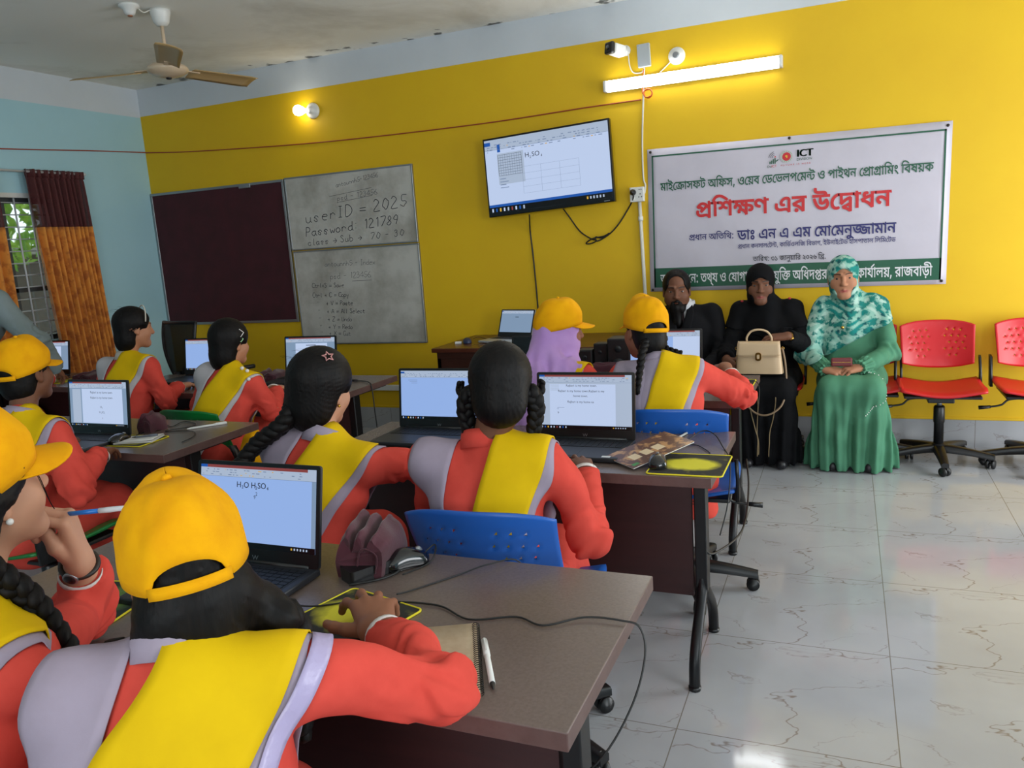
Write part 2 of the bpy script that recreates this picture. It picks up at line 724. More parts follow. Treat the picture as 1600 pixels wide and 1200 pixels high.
def head_on(S, C, F, sc=1.0, male=False):
    P = lambda x, y, z: np.array(C) + F @ (np.array((x, y, z)) * sc)
    E = lambda c, r, k=0.02, op=1: S.ell(P(*c), np.array(r) * sc, F, k, op)
    N = lambda a, b, ra, rb, k=0.012, op=1: S.cone(P(*a), P(*b), ra * sc, rb * sc, k, op)
    E((0, -0.016, 0.032), (0.073, 0.092, 0.083))
    E((0, 0.022, -0.035), (0.060, 0.066, 0.076), 0.03)
    j = 1.12 if male else 1.0
    N((-0.042 * j, 0.010, -0.055), (-0.016, 0.062, -0.093), 0.025, 0.020, 0.03)
    N((0.042 * j, 0.010, -0.055), (0.016, 0.062, -0.093), 0.025, 0.020, 0.03)
    N((-0.008, 0.070, -0.098), (0.008, 0.070, -0.098), 0.015, 0.015, 0.02)
    for s in (-1, 1):
        E((s * 0.039, 0.052, -0.030), (0.027, 0.026, 0.028), 0.03)
        N((s * 0.012, 0.083, 0.024), (s * 0.040, 0.069, 0.023), 0.010, 0.009, 0.016)
        E((s * 0.031, 0.0915, 0.003), (0.0155, 0.010, 0.0085), 0.012, -1)
        # eyelids
        N((s * 0.018, 0.0745, 0.0072), (s * 0.044, 0.0670, 0.0052), 0.0048, 0.0042, 0.006)
        N((s * 0.019, 0.074, -0.0065), (s * 0.043, 0.067, -0.006), 0.004, 0.0035, 0.006)
        N((s * 0.009, 0.0965, -0.033), (s * 0.013, 0.0895, -0.033), 0.0085, 0.006, 0.008)
        # ears
        E((s * 0.075, -0.012, -0.004), (0.008, 0.021, 0.032), 0.008)
        E((s * 0.083, -0.004, 0.002), (0.006, 0.011, 0.016), 0.006, -1)
        E((s * 0.075, -0.004, -0.030), (0.007, 0.009, 0.011), 0.008)
    N((0, 0.083, 0.014), (0, 0.1035, -0.026), 0.0085, 0.0105, 0.012)
    E((0, 0.1035, -0.030), (0.0115, 0.0115, 0.0095), 0.008)
    # mouth
    N((-0.023, 0.0705, -0.0665), (0, 0.0815, -0.0635), 0.0050, 0.0064, 0.008)
    N((0.023, 0.0705, -0.0665), (0, 0.0815, -0.0635), 0.0050, 0.0064, 0.008)
    N((-0.015, 0.0750, -0.0735), (0.015, 0.0750, -0.0735), 0.0062, 0.0062, 0.009)
    N((0, 0.0785, -0.074), (0, 0.078, -0.074), 0.0072, 0.0072, 0.009)
    N((-0.021, 0.0850, -0.0690), (0.021, 0.0850, -0.0690), 0.0022, 0.0022, 0.004, -1)
    return P


def cap_geo(P, sc, peak=0.0, opening=True, squash=1.0, seed=0):
    """baseball cap in the head frame: six-panel crown with back opening and strap / visor / button"""
    rs = random.Random(seed)
    crown = MB()
    nth, nt = 72, 14
    rows = []
    ph = [rs.random() * 6.28 for _ in range(6)]
    for i in range(nth + 1):
        th = 2 * PI * i / nth                      # 0 = front
        back = (th - PI)
        cx, cy = math.sin(th), math.cos(th)
        rim = 0.012 + 0.024 * cy
        if opening and abs(back) < 0.62:
            rim += 0.044 * math.sqrt(max(0, 1 - (back / 0.62) ** 2))
        row = []
        for j in range(nt + 1):
            t = j / nt
            a = t * PI / 2
            rr = math.cos(a) ** 0.72
            top = 0.142 * squash
            z = rim + (top - rim) * math.sin(a) ** 0.92
            front = max(0, cy)
            z += peak * front ** 1.5 * math.exp(-((t - 0.80) / 0.20) ** 2)
            bulge = 1 + 0.035 * math.sin(2 * PI * t) ** 2 + 0.02 * front * math.sin(PI * t)
            seam = 1 - 0.012 * math.exp(-((((th * 3 / PI) + 0.5) % 1 - 0.5) / 0.05) ** 2) * (t > 0.06)
            w = 0.0022 * (math.sin(3 * th + 9 * t + ph[0]) + math.sin(5 * th - 7 * t + ph[1]) + math.sin(8 * th + 13 * t + ph[2])) * math.sin(PI * min(1, t * 1.1))
            rx, ry = (0.090 + w) * rr * bulge * seam, (0.112 + w) * rr * bulge * seam
            row.append(P(cx * rx, -0.014 + cy * ry, z))
        rows.append(row)
    crown.sheet([r for r in rows], 0.0022 * sc)
    # strap across the opening
    if opening:
        st = []
        for i in range(13):
            th = PI + (-0.66 + 1.32 * i / 12)
            cx, cy = math.sin(th) * 0.0915, -0.014 + math.cos(th) * 0.1135
            st.append([P(cx, cy, -0.012), P(cx, cy, 0.006)])
        crown.sheet(st, 0.002 * sc)
    visor = MB()
    rows = []
    for i in range(19):
        u = -1 + 2 * i / 18
        th = u * 1.18
        row = []
        for j in range(8):
            v = j / 7
            L = 0.072 * math.sqrt(max(0.0, 1 - abs(u) ** 2.6))
            x = math.sin(th) * (0.087 + 0.004 * v)
            y = -0.014 + math.cos(th) * 0.108 + L * v
            z = 0.0125 + 0.024 * math.cos(th) - (0.017 + 0.012 * u * u) * v * (L / 0.072)
            row.append(P(x, y, z))
        rows.append(row)
    visor.sheet(rows, 0.0035 * sc)
    button = MB()
    c = P(0, -0.014, 0.144 * squash)
    button.ball(tuple(c), 0.0075 * sc)
    return crown, visor, button


def braid(mb, pts, r0, r1, n=6, turns=26, mi=0):
    """three plaited strands along pts"""
    C = spline(pts, n)
    k = len(C)
    C2 = []
    ln = [0]
    for i in range(1, k):
        ln.append(ln[-1] + (C[i] - C[i - 1]).length)
    tot = ln[-1]
    m = max(24, int(tot / 0.006))
    D = []
    for i in range(m + 1):
        s = tot * i / m
        j = max(0, min(k - 2, next((q for q in range(k - 1) if ln[q + 1] >= s), k - 2)))
        f = (s - ln[j]) / max(ln[j + 1] - ln[j], 1e-9)
        D.append(C[j].lerp(C[j + 1], f))
    for st in range(3):
        path, rad = [], []
        ref = None
        for i, p in enumerate(D):
            t = (D[min(i + 1, m)] - D[max(i - 1, 0)]).normalized()
            if ref is None:
                ref = t.orthogonal().normalized()
            ref = (ref - t * ref.dot(t)).normalized()
            b = t.cross(ref)
            u = i / m
            r = r0 + (r1 - r0) * u
            a = 2 * PI * (tot * i / m) * turns / 2 + st * 2 * PI / 3
            path.append(p + ref * (math.sin(a) * r * 0.55) + b * (math.sin(2 * a) * r * 0.30))
            rad.append(r * 0.66 * (0.95 + 0.1 * math.cos(a)))
        rad[0] *= 0.7
        rad[-1] *= 0.4
        mb.tube(path, rad, 8, mi)
    return mb


class Person:
    """builds the figure around a skeleton given in room coordinates"""

    def __init__(s, label, hip, shc, head, yaw=0, hyaw=0, hpitch=0, hroll=0, sc=1.0, skin='b', male=False, shw=0.165,
                 hands=None, poles=None, h=0.006, group=None, hh=None, cat='person', seat=True, shtilt=0, tors=1.0):
        s.label, s.group, s.cat = label, group, cat
        s.hip, s.shc, s.hc = np.array(hip, float), np.array(shc, float), np.array(head, float)
        s.sc, s.male, s.h = sc, male, h
        s.hh = hh or 0.0045
        r = (math.cos(R(yaw)), math.sin(R(yaw)), math.tan(R(shtilt)))
        s.F = frame(s.shc - s.hip, r)
        s.HF = rot_frame(hyaw, hpitch, hroll)
        s.skin = SKIN[skin]
        s.tors = tors
        s.shw = shw
        X = s.F
        s.len = float(np.linalg.norm(s.shc - s.hip))
        s.sh = {sd: s.shc + X @ np.array((t * shw, 0, -0.028)) for sd, t in (('L', -1), ('R', 1))}
        s.hands = hands or {}
        s.el, s.wr = {}, {}
        for sd in 'LR':
            hd = s.hands.get(sd)
            W = np.array(hd['w'], float) if hd else s.shc + X @ np.array(((-1 if sd == 'L' else 1) * 0.2, 0.12, -0.48))
            t = -1 if sd == 'L' else 1
            pole = hd.get('pole') if hd and 'pole' in hd else X @ np.array((t * 0.5, -0.3, -1.0))
            s.wr[sd] = W
            s.el[sd] = np.array(hd['e'], float) if hd and 'e' in hd else ik(s.sh[sd], W, 0.265 * sc, 0.235 * sc, pole)
        fw = np.array((-math.sin(R(yaw)), math.cos(R(yaw)), 0))
        rt = np.array((math.cos(R(yaw)), math.sin(R(yaw)), 0))
        s.fw, s.rt = fw, rt
        if seat:
            s.hj = {sd: s.hip + rt * (t * 0.085) for sd, t in (('L', -1), ('R', 1))}
            s.kn = {sd: s.hip + rt * (t * 0.10) + fw * 0.40 + np.array((0, 0, 0.0)) for sd, t in (('L', -1), ('R', 1))}
            s.an = {sd: np.array((*(s.kn[sd] - fw * 0.03)[:2], 0.075)) for sd in 'LR'}
        else:
            s.hj = {sd: s.hip + rt * (t * 0.085) for sd, t in (('L', -1), ('R', 1))}
            s.kn = {sd: np.array((*(s.hip + rt * (t * 0.1))[:2], 0.48)) for sd, t in (('L', -1), ('R', 1))}
            s.an = {sd: np.array((*(s.hip + rt * (t * 0.1))[:2], 0.075)) for sd, t in (('L', -1), ('R', 1))}
        s.L = lambda x, y, z: s.shc + s.F @ np.array((x, y, z))      # torso frame, origin between the shoulders
        s.H = lambda x, y, z: s.hc + s.HF @ (np.array((x, y, z)) * s.sc)
        s.body = None

    # -- skin
    def make_body(s, brow=True, lips=None, eyes=True, legs=True):
        S = Solid()
        s.P = head_on(S, s.hc, s.HF, s.sc, s.male)
        nb = s.L(0, -0.004, 0.0)
        S.cone(s.H(0, -0.022, -0.06), nb, 0.050 * s.sc, 0.050 * s.sc, 0.03)
        S.cone(nb, s.L(0, 0, -0.1), 0.044 * s.sc, 0.050, 0.02)
        T_ = Solid()
        T_.cone(nb, s.L(0, 0, -0.1), 0.046 * s.sc, 0.066, 0.02)
        T_.cone(s.L(0, 0, -0.1), s.hip, 0.07, 0.085, 0.04)
        for sd in 'LR':
            T_.cone(s.L(0, 0, -0.06), s.sh[sd], 0.045, 0.036, 0.03)
            T_.cone(s.sh[sd], s.el[sd], 0.040, 0.034, 0.02)
            m = s.el[sd] * 0.45 + s.wr[sd] * 0.55
            T_.cone(s.el[sd], m, 0.034, 0.030, 0.015)
            if legs:
                T_.cone(s.hj[sd], s.kn[sd], 0.075, 0.052, 0.04)
                T_.cone(s.kn[sd], s.an[sd], 0.052, 0.036, 0.03)
                T_.cone(s.an[sd], s.an[sd] + s.fw * 0.13 + np.array((0, 0, -0.045)), 0.034, 0.028, 0.02)
        pieces = []
        pts = np.array([s.hip, s.shc] + [s.el[k] for k in 'LR'] + [s.kn[k] for k in 'LR'] + [s.an[k] for k in 'LR'] + [s.sh[k] for k in 'LR'] + [s.wr[k] for k in 'LR'])
        lo, hi = pts.min(0) - 0.14, pts.max(0) + 0.16
        T_ = T_.cut(nb + s.F[:, 2] * 0.02, s.F[:, 2])
        pieces.append(nets(T_, lo, hi, 0.011))
        S.cut(nb - s.F[:, 2] * 0.07, -s.F[:, 2])
        c = (s.hc + nb) / 2
        lo = np.minimum(s.hc - 0.14 * s.sc, nb - 0.11)
        hi = s.hc + 0.15 * s.sc
        hi = np.maximum(hi, nb + 0.1)
        pieces.append(nets(S, lo, hi, s.hh))
        for sd, hd in s.hands.items():
            if 'd' not in hd:
                continue
            K = Solid()
            fore = s.el[sd] * 0.6 + s.wr[sd] * 0.4
            hand_on(K, s.wr[sd], hd['d'], hd['n'], sd, hd.get('c', (20, 25, 15)), hd.get('s', 0.92 * s.sc), hd.get('thumb'), fore, hd.get('spread', 8))
            p = np.array([s.wr[sd], fore, s.wr[sd] + np.array(hd['d']) / np.linalg.norm(hd['d']) * 0.11])
            pieces.append(nets(K, p.min(0) - 0.11, p.max(0) + 0.11, hd.get('h', 0.0036)))
        base = np.array(s.skin)
        lipc = np.array(lips) if lips is not None else base * np.array((0.90, 0.66, 0.64))
        HF, hc, scl = s.HF, s.hc, s.sc

        def color(V):
            q = ((V - hc) @ HF) / scl
            out = np.repeat(base[None], len(V), 0)
            m = np.clip(1.6 - np.sqrt((q[:, 0] / 0.028) ** 2 + ((q[:, 2] + 0.0690) / 0.0098) ** 2) * 1.35, 0, 1) * (q[:, 1] > 0.066)
            out = out * (1 - m[:, None]) + lipc * m[:, None]
            if brow:
                bx = np.abs(q[:, 0])
                zc = 0.0245 + 0.0028 * np.sin(np.clip((bx - 0.012) / 0.04, 0, 1) * 3.0)
                m = np.clip(1.7 - np.abs(q[:, 2] - zc) / 0.0030, 0, 1) * np.clip((bx - 0.010) / 0.004, 0, 1) * np.clip((0.052 - bx) / 0.006, 0, 1) * (q[:, 1] > 0.045)
                out = out * (1 - m[:, None]) + base * 0.12 * m[:, None]
            return out
        o = solid_object('person', pieces, M_SKIN, None, s.root0(), color)
        o.location = s.root0()
        s.body = o
        tag(o, s.label, s.cat, s.group)
        if eyes:
            for t in (-1, 1):
                e = MB()
                c = s.H(t * 0.031, 0.0668, 0.0008)
                e.ball(tuple(c), 0.0118 * s.sc, 0, 16, 12)
                f = s.HF @ np.array((0, 1, 0))
                for i, fa in enumerate(e.f):
                    p = np.mean([np.array(e.v[k]) for k in fa], 0) - c
                    if p @ f / np.linalg.norm(p) > 0.72:
                        e.m[i] = 1
                s.put(e, 'eye', [M_EYE, M_IRIS])
        return o

    def root0(s):
        return (float(s.hip[0]), float(s.hip[1]), 0.0)

    def twist(s, d):
        return s.HF @ np.array(d)

    def put(s, mb, name, mats, parent=None, bevel=0):
        o0 = np.array(s.root0())
        mb.v = [tuple(np.array(p) - o0) for p in mb.v]
        o = mb.build(name, mats, parent or s.body, bevel)
        return o

    def sol(s, name, pieces, mats, extra=None, slot=None, parent=None, color=None):
        return solid_object(name, pieces, mats, parent or s.body, s.root0(), color, slot, extra)

    # -- clothes
    def dress_solid(s, loose=0.0, cuff=0.0, skirt=True, hem=0.22, flare=0.06, sleeve=1.0, wr=0.006, collar=True, seed=1, belly=0.0):
        D = Solid()
        X, w = s.F, s.tors
        L = s.len
        lv = lambda x, z: s.L(x, 0, -z)
        for t in (-1, 1):
            D.chain([s.hip + X @ np.array((t * 0.068 * w, -0.015, 0.0)), s.L(t * 0.055 * w, 0.0 + belly, -L * 0.60), s.L(t * 0.068 * w, 0.008 + belly * .5, -L * 0.32), s.L(t * 0.060, 0, -0.075)],
                    [0.112 * w + loose, 0.094 * w + loose, 0.098 * w + loose, 0.072 + loose * .5], 0.05)
        D.chain([s.L(0, 0.005, -L * 0.7), s.L(0, 0.01, -0.12)], [0.10 * w + loose, 0.092 * w + loose], 0.05)
        D.cone(s.L(0, -0.006, 0.012), s.L(0, 0, -0.08), 0.062 * s.sc, 0.09, 0.03)
        for sd, t in (('L', -1), ('R', 1)):
            D.cone(s.L(t * 0.03, -0.004, -0.012), s.sh[sd] + X @ np.array((-t * 0.01, 0, 0.0)), 0.050, 0.056 + loose * .3, 0.035)
            e, wv = s.el[sd], s.wr[sd]
            ax = (wv - e) / np.linalg.norm(wv - e)
            q = wv - ax * (0.012 + cuff + (s.hands.get(sd) or {}).get('cut', 0))
            D.cone(s.sh[sd], e, 0.056 * sleeve + loose * .3, 0.050 * sleeve + loose * .3, 0.03)
            A = Solid()
            A.cone(e, q + ax * 0.06, 0.052 * sleeve + loose * .3, 0.040 * sleeve + loose * .3, 0.03)
            A.cut(q, ax)
            D.it.append(('s', A, None, 0, 0, 0.022, 1))
        if skirt:
            for sd in 'LR':
                k = s.kn[sd]
                hemp = np.array((*(s.an[sd] + s.fw * 0.02)[:2], hem))
                D.cone(s.hj[sd], k, 0.105 + loose, 0.075 + loose, 0.05)
                D.cone(k, hemp, 0.075 + loose, 0.075 + flare + loose, 0.05)
            D.cone((s.hj['L'] + s.hj['R']) / 2, (s.kn['L'] + s.kn['R']) / 2, 0.09 + loose, 0.075, 0.05)
            D.cone((s.kn['L'] + s.kn['R']) / 2, np.array((*((s.an['L'] + s.an['R']) / 2)[:2], hem)), 0.07, 0.08 + flare, 0.05)
            D.cut((0, 0, hem), (0, 0, -1), 0.01)
        base = wrinkles(wr, 30, seed)
        fine = wrinkles(wr * 0.55, 62, seed + 9)
        els = [(s.el[k], s.wr[k]) for k in 'LR']

        def post(P):
            d = base(P) * 1.0
            f = fine(P)
            for e, wv in els:
                g = np.exp(-((P - A3(e)) ** 2).sum(1) / 0.011) + 0.5 * np.exp(-((P - A3(wv)) ** 2).sum(1) / 0.006)
                ax = A3((wv - e) / np.linalg.norm(wv - e))
                rr = (P - A3(e)) @ ax
                d = d + g * (0.0075 * np.sin(rr * 105 + f * 700) + 1.5 * f)
            return d
        D.post = post
        return D

    def bounds(s, pts, pad=0.2):
        p = np.array(pts)
        return p.min(0) - pad, p.max(0) + pad

    def dress_mesh(s, D, h=None, skirt=True, zmin=None):
        pts = [s.hip, s.shc] + [s.el[k] for k in 'LR'] + [s.wr[k] for k in 'LR'] + [s.sh[k] for k in 'LR']
        if skirt:
            pts += [s.kn[k] for k in 'LR'] + [s.an[k] for k in 'LR']
        lo, hi = s.bounds(pts, 0.17)
        lo[2] = max(lo[2], 0.004)
        if zmin is not None:
            lo[2] = zmin
        return nets(D, lo, hi, h or s.h)

    def hair_solid(s, vol=0.009, nape=True, down=0.0, front=0.0, groove=True, seed=3):
        S = Solid()
        E = lambda c, r, k=0.02, op=1: S.ell(s.H(*c), np.array(r) * s.sc, s.HF, k, op)
        E((0, -0.018, 0.032), (0.076 + vol, 0.094 + vol, 0.085 + vol))
        if nape:
            E((0, -0.052, -0.045 - down * .3), (0.062 + vol, 0.050 + vol, 0.058 + vol + down * .5), 0.03)
        E((0, 0.098 + front, -0.036), (0.074, 0.072, 0.094), 0.012, -1)
        for t in (-1, 1):
            E((t * 0.092, 0.03, -0.03), (0.03, 0.042, 0.045), 0.012, -1)
        HF, hc = s.HF, s.hc

        def post(P):
            q = (P - A3(hc)) @ HF
            a = np.arctan2(q[:, 0], q[:, 2] - 0.02)
            return 0.0006 * np.sin(a * 46 + 3 * np.sin(q[:, 1] * 30)) + 0.0005 * np.sin(a * 83 + q[:, 1] * 20)
        if groove:
            S.post = post
        return S

    def hair_mesh(s, S, h=0.0045, pad=0.15):
        return nets(S, s.hc - pad * s.sc, s.hc + pad * s.sc, h)

    def cap(s, peak=0.01, opening=True, seed=0, squash=1.0):
        cr, vi, bu = cap_geo(s.H, s.sc, peak, opening, squash, seed)
        o = s.put(cr, 'cap', M_CAP)
        s.put(vi, 'visor', M_CAP, o)
        s.put(bu, 'button', M_CAP, o)
        return o

    def collar(s, m, r=0.064, z0=0.010, z1=0.048, name='collar', open_=False, tilt=0.012):
        mb = MB()
        rows = []
        for i in range(33):
            a = 2 * PI * i / 32
            x, y = math.sin(a) * r * s.sc, math.cos(a) * r * s.sc * 0.98
            lift = -tilt * math.cos(a)
            rows.append([tuple(s.L(x * 1.08, y * 1.08 - 0.006, z0 + lift - 0.012)), tuple(s.L(x, y - 0.006, (z0 + z1) / 2 + lift)), tuple(s.L(x * 0.97, y * 0.97 - 0.006 + 0.006, z1 + lift))])
        mb.sheet(rows, 0.003)
        return s.put(mb, name, m)

    def cuff(s, sd, m, r=0.036, off=0.012, w=0.016, name='cuff'):
        e, wv = s.el[sd], s.wr[sd]
        ax = (wv - e) / np.linalg.norm(wv - e)
        c = Vector(wv - ax * off)
        a = Vector(ax)
        mb = MB()
        n = a.orthogonal().normalized()
        b = a.cross(n)
        rows = []
        for i in range(25):
            q = 2 * PI * i / 24
            d = n * math.cos(q) + b * math.sin(q)
            rows.append([tuple(c - a * w / 2 + d * (r + .001)), tuple(c + a * w / 2 + d * r)])
        mb.sheet(rows, 0.002)
        return s.put(mb, name, m)


# teach Solid about nested solids (used for cut sleeves)
_old_call = Solid.__call__


def _solid_call(self, P):
    if not any(i[0] == 's' for i in self.it):
        return _old_call(self, P)
    plain = Solid()
    plain.it = [i for i in self.it if i[0] != 's' and i[0] != 'p']
    d = _old_call(plain, P)
    for i in self.it:
        if i[0] == 's':
            d = smin(d, i[1](P), i[5])
    for t, a, b, c, e, k, op in self.it:
        if t == 'p':
            d = -smin(-d, -((P - a) @ b), k)
    if self.post is not None:
        d = d + self.post(P)
    return d


Solid.__call__ = _solid_call


def flyaways(p, mb, n=40, seed=1, length=0.05):
    """a few loose hairs lifting off the crown"""
    rs = random.Random(seed)
    for _ in range(n):
        a, b = rs.uniform(0, 2 * PI), rs.uniform(0.5, 1.3)
        d = np.array((math.sin(a) * math.cos(b), math.cos(a) * math.cos(b) * 1.1, math.sin(b)))
        st = p.H(*(d * np.array((0.083, 0.100, 0.092)) + np.array((0, -0.018, 0.032))))
        side = p.HF @ np.array((rs.uniform(-1, 1), -1.0, 0.0))
        up = p.HF @ d
        pts = [st, st + side * .010 + up * .006, st + side * .022 + up * .008, st + side * .034 + up * .004]
        mb.tube(spline(pts, 3), 0.00035, 3)


# ------------------------------------------------------------------ the room
def paint_mat(name, c, c2, rough=0.55, stain=None):
    return mat(name, c, rough=rough, vary=(2.2, c2, 0.35, 0.75, 5), bump=(45, 0.12, 0.002))


M_WALLY = paint_mat('yellow wall paint', '#e0b600', '#dbaf00', 0.62)
M_WALLB = paint_mat('light blue wall paint', '#a6cdd7', '#a0c8d2', 0.5)
M_WHITEP = paint_mat('white wall paint', '#ccd2d8', '#c4cad0', 0.7)
M_FRAMEW = mat('white aluminium', '#d4d6d6', rough=0.35, metal=0.3)
M_FRAMEG = mat('grey aluminium', '#9a9da0', rough=0.35, metal=0.8)
M_BLACK = mat('black plastic', '#141416', rough=0.38, bump=(300, 0.1, 0.0004))
M_WHITE = mat('white plastic', '#dcdcd8', rough=0.35)
M_IRON = mat('white painted iron', '#c9ccd0', rough=0.4)


def ceiling_mat():
    m = mat('stained white ceiling', '#d6d6cf', rough=0.85, bump=(30, 0.2, 0.003))
    nt = m.node_tree
    L = nt.links.new
    tc = nt.nodes.new('ShaderNodeTexCoord')
    n1 = nt.nodes.new('ShaderNodeTexNoise')
    n1.inputs['Scale'].default_value = 0.9
    n1.inputs['Detail'].default_value = 8
    n1.inputs['Roughness'].default_value = 0.62
    n1.inputs['Distortion'].default_value = 0.4
    L(tc.outputs['Object'], n1.inputs['Vector'])
    r = nt.nodes.new('ShaderNodeValToRGB')
    r.color_ramp.elements[0].position = 0.30
    r.color_ramp.elements[0].color = (*lin('#cfccc2'), 1)
    r.color_ramp.elements[1].position = 0.52
    r.color_ramp.elements[1].color = (*lin('#f2f2ec'), 1)
    L(n1.outputs[0], r.inputs[0])
    # flaking damp edge close to the far wall
    n2 = nt.nodes.new('ShaderNodeTexNoise')
    n2.inputs['Scale'].default_value = 7
    n2.inputs['Detail'].default_value = 5
    L(tc.outputs['Object'], n2.inputs['Vector'])
    sp = nt.nodes.new('ShaderNodeSeparateXYZ')
    L(tc.outputs['Object'], sp.inputs[0])
    mr = nt.nodes.new('ShaderNodeMapRange')
    mr.inputs[1].default_value = WY - 0.28
    mr.inputs[2].default_value = WY - 0.02
    mr.inputs[3].default_value = 0.0
    mr.inputs[4].default_value = 0.26
    L(sp.outputs[1], mr.inputs[0])
    ad = nt.nodes.new('ShaderNodeMath')
    ad.operation = 'ADD'
    L(n2.outputs[0], ad.inputs[0])
    L(mr.outputs[0], ad.inputs[1])
    st = nt.nodes.new('ShaderNodeMapRange')
    st.inputs[1].default_value = 0.80
    st.inputs[2].default_value = 0.86
    L(ad.outputs[0], st.inputs[0])
    mx = nt.nodes.new('ShaderNodeMix')
    mx.data_type = 'RGBA'
    L(st.outputs[0], mx.inputs[0])
    L(r.outputs[0], mx.inputs[6])
    mx.inputs[7].default_value = (*lin('#6a6a66'), 1)
    L(mx.outputs[2], nt.nodes['Principled BSDF'].inputs['Base Color'])
    return m


def floor_mat(name='veined white floor tile', rough=0.09, tx=0.147, ty=3.39, pitch=0.61, skirting=False):
    m = mat(name, '#c2c0bd', rough=rough, spec=0.45)
    nt = m.node_tree
    L = nt.links.new
    tc = nt.nodes.new('ShaderNodeTexCoord')
    sp = nt.nodes.new('ShaderNodeSeparateXYZ')
    L(tc.outputs['Object'], sp.inputs[0])

    def op(o, a, b=None):
        n = nt.nodes.new('ShaderNodeMath')
        n.operation = o
        for i, q in enumerate((a, b)):
            if q is None:
                continue
            if isinstance(q, (int, float)):
                n.inputs[i].default_value = q
            else:
                L(q, n.inputs[i])
        return n.outputs[0]
    fx = op('FRACT', op('DIVIDE', op('SUBTRACT', sp.outputs[0], tx - 20 * pitch), pitch))
    fy = op('FRACT', op('DIVIDE', op('SUBTRACT', sp.outputs[2 if skirting else 1], ty - 20 * pitch), pitch))
    cb = nt.nodes.new('ShaderNodeCombineXYZ')
    L(fx, cb.inputs[0])
    L(fy, cb.inputs[1])

    def vein(scale, w, dist, det, dz, mask):
        n = nt.nodes.new('ShaderNodeTexNoise')
        n.inputs['Scale'].default_value = scale
        n.inputs['Detail'].default_value = det
        n.inputs['Distortion'].default_value = dist
        mp = nt.nodes.new('ShaderNodeMapping')
        mp.inputs['Location'].default_value = (dz, dz * 2, dz)
        mp.inputs['Rotation'].default_value = (0, 0, 0.7)
        mp.inputs['Scale'].default_value = (1, 1.9, 1)
        L(cb.outputs[0], mp.inputs[0])
        L(mp.outputs[0], n.inputs['Vector'])
        d = op('ABSOLUTE', op('SUBTRACT', n.outputs[0], 0.5))
        r = nt.nodes.new('ShaderNodeMapRange')
        r.inputs[1].default_value = 0
        r.inputs[2].default_value = w
        r.inputs[3].default_value = 1
        r.inputs[4].default_value = 0
        L(d, r.inputs[0])
        k = nt.nodes.new('ShaderNodeTexNoise')
        k.inputs['Scale'].default_value = 3.1
        L(mp.outputs[0], k.inputs['Vector'])
        kr = nt.nodes.new('ShaderNodeMapRange')
        kr.inputs[1].default_value = mask
        kr.inputs[2].default_value = mask + 0.1
        L(k.outputs[0], kr.inputs[0])
        return op('MULTIPLY', r.outputs[0], kr.outputs[0])
    v = op('MAXIMUM', op('MULTIPLY', vein(0.85, 0.0042, 0.25, 5, 3.3, 0.36), 0.8), op('MULTIPLY', vein(1.3, 0.0036, 0.3, 6, 8.1, 0.42), 0.5))
    mx = nt.nodes.new('ShaderNodeMix')
    mx.data_type = 'RGBA'
    L(v, mx.inputs[0])
    cl = nt.nodes.new('ShaderNodeTexNoise')
    cl.inputs['Scale'].default_value = 1.7
    cl.inputs['Detail'].default_value = 4
    L(tc.outputs['Object'], cl.inputs['Vector'])
    cr = nt.nodes.new('ShaderNodeValToRGB')
    cr.color_ramp.elements[0].position = 0.35
    cr.color_ramp.elements[0].color = (*lin('#a2a3a7'), 1)
    cr.color_ramp.elements[1].position = 0.65
    cr.color_ramp.elements[1].color = (*lin('#b0b1b4'), 1)
    L(cl.outputs[0], cr.inputs[0])
    L(cr.outputs[0], mx.inputs[6])
    mx.inputs[7].default_value = (*lin('#77685c'), 1)
    # joints
    jw = 0.0028
    ex = op('MINIMUM', fx, op('SUBTRACT', 1.0, fx))
    ey = op('MINIMUM', fy, op('SUBTRACT', 1.0, fy))
    e = op('LESS_THAN', ex if skirting else op('MINIMUM', ex, ey), jw)
    mj = nt.nodes.new('ShaderNodeMix')
    mj.data_type = 'RGBA'
    L(e, mj.inputs[0])
    L(mx.outputs[2], mj.inputs[6])
    mj.inputs[7].default_value = (*lin('#7d7871'), 1)
    L(mj.outputs[2], nt.nodes['Principled BSDF'].inputs['Base Color'])
    return m


M_CEIL = ceiling_mat()
M_FLOOR = floor_mat()
M_SKIRT = floor_mat('veined white skirting tile', 0.2, skirting=True)


def struct(name, mb, mats, parent=None, bevel=0):
    o = mb.build(name, mats, parent, bevel)
    if parent is None:
        o['kind'] = 'structure'
    return o


BAND = 2.79
struct('floor', MB().box((WX - 0.2, SY - 0.2, -0.1), (EX + 0.9, WY + 0.2, 0)), M_FLOOR)
struct('ceiling', MB().box((WX - 0.2, SY - 0.2, WZ), (EX + 0.2, WY + 0.2, WZ + 0.12)), M_CEIL)
struct('wall_back', MB().box((WX - 0.2, WY, 0), (EX + 0.2, WY + 0.2, BAND), 0).box((WX - 0.2, WY, BAND), (EX + 0.2, WY + 0.2, WZ), 1), [M_WALLY, M_WHITEP])
WIN = (2.95, 4.62, 0.95, 2.06)    # window of the left wall: y0, y1, z0, z1
m = MB()
m.box((WX - 0.2, SY, 0), (WX, WIN[0], BAND - 0.01)).box((WX - 0.2, WIN[1], 0), (WX, WY, BAND - 0.01))
m.box((WX - 0.2, WIN[0], 0), (WX, WIN[1], WIN[2])).box((WX - 0.2, WIN[0], WIN[3]), (WX, WIN[1], BAND - 0.01))
m.box((WX - 0.2, SY, BAND - 0.01), (WX, WY, WZ), 1)
struct('wall_left', m, [M_WALLB, M_WHITEP])
m = MB()
D0, D1, DZ = 3.58, 5.12, 2.32
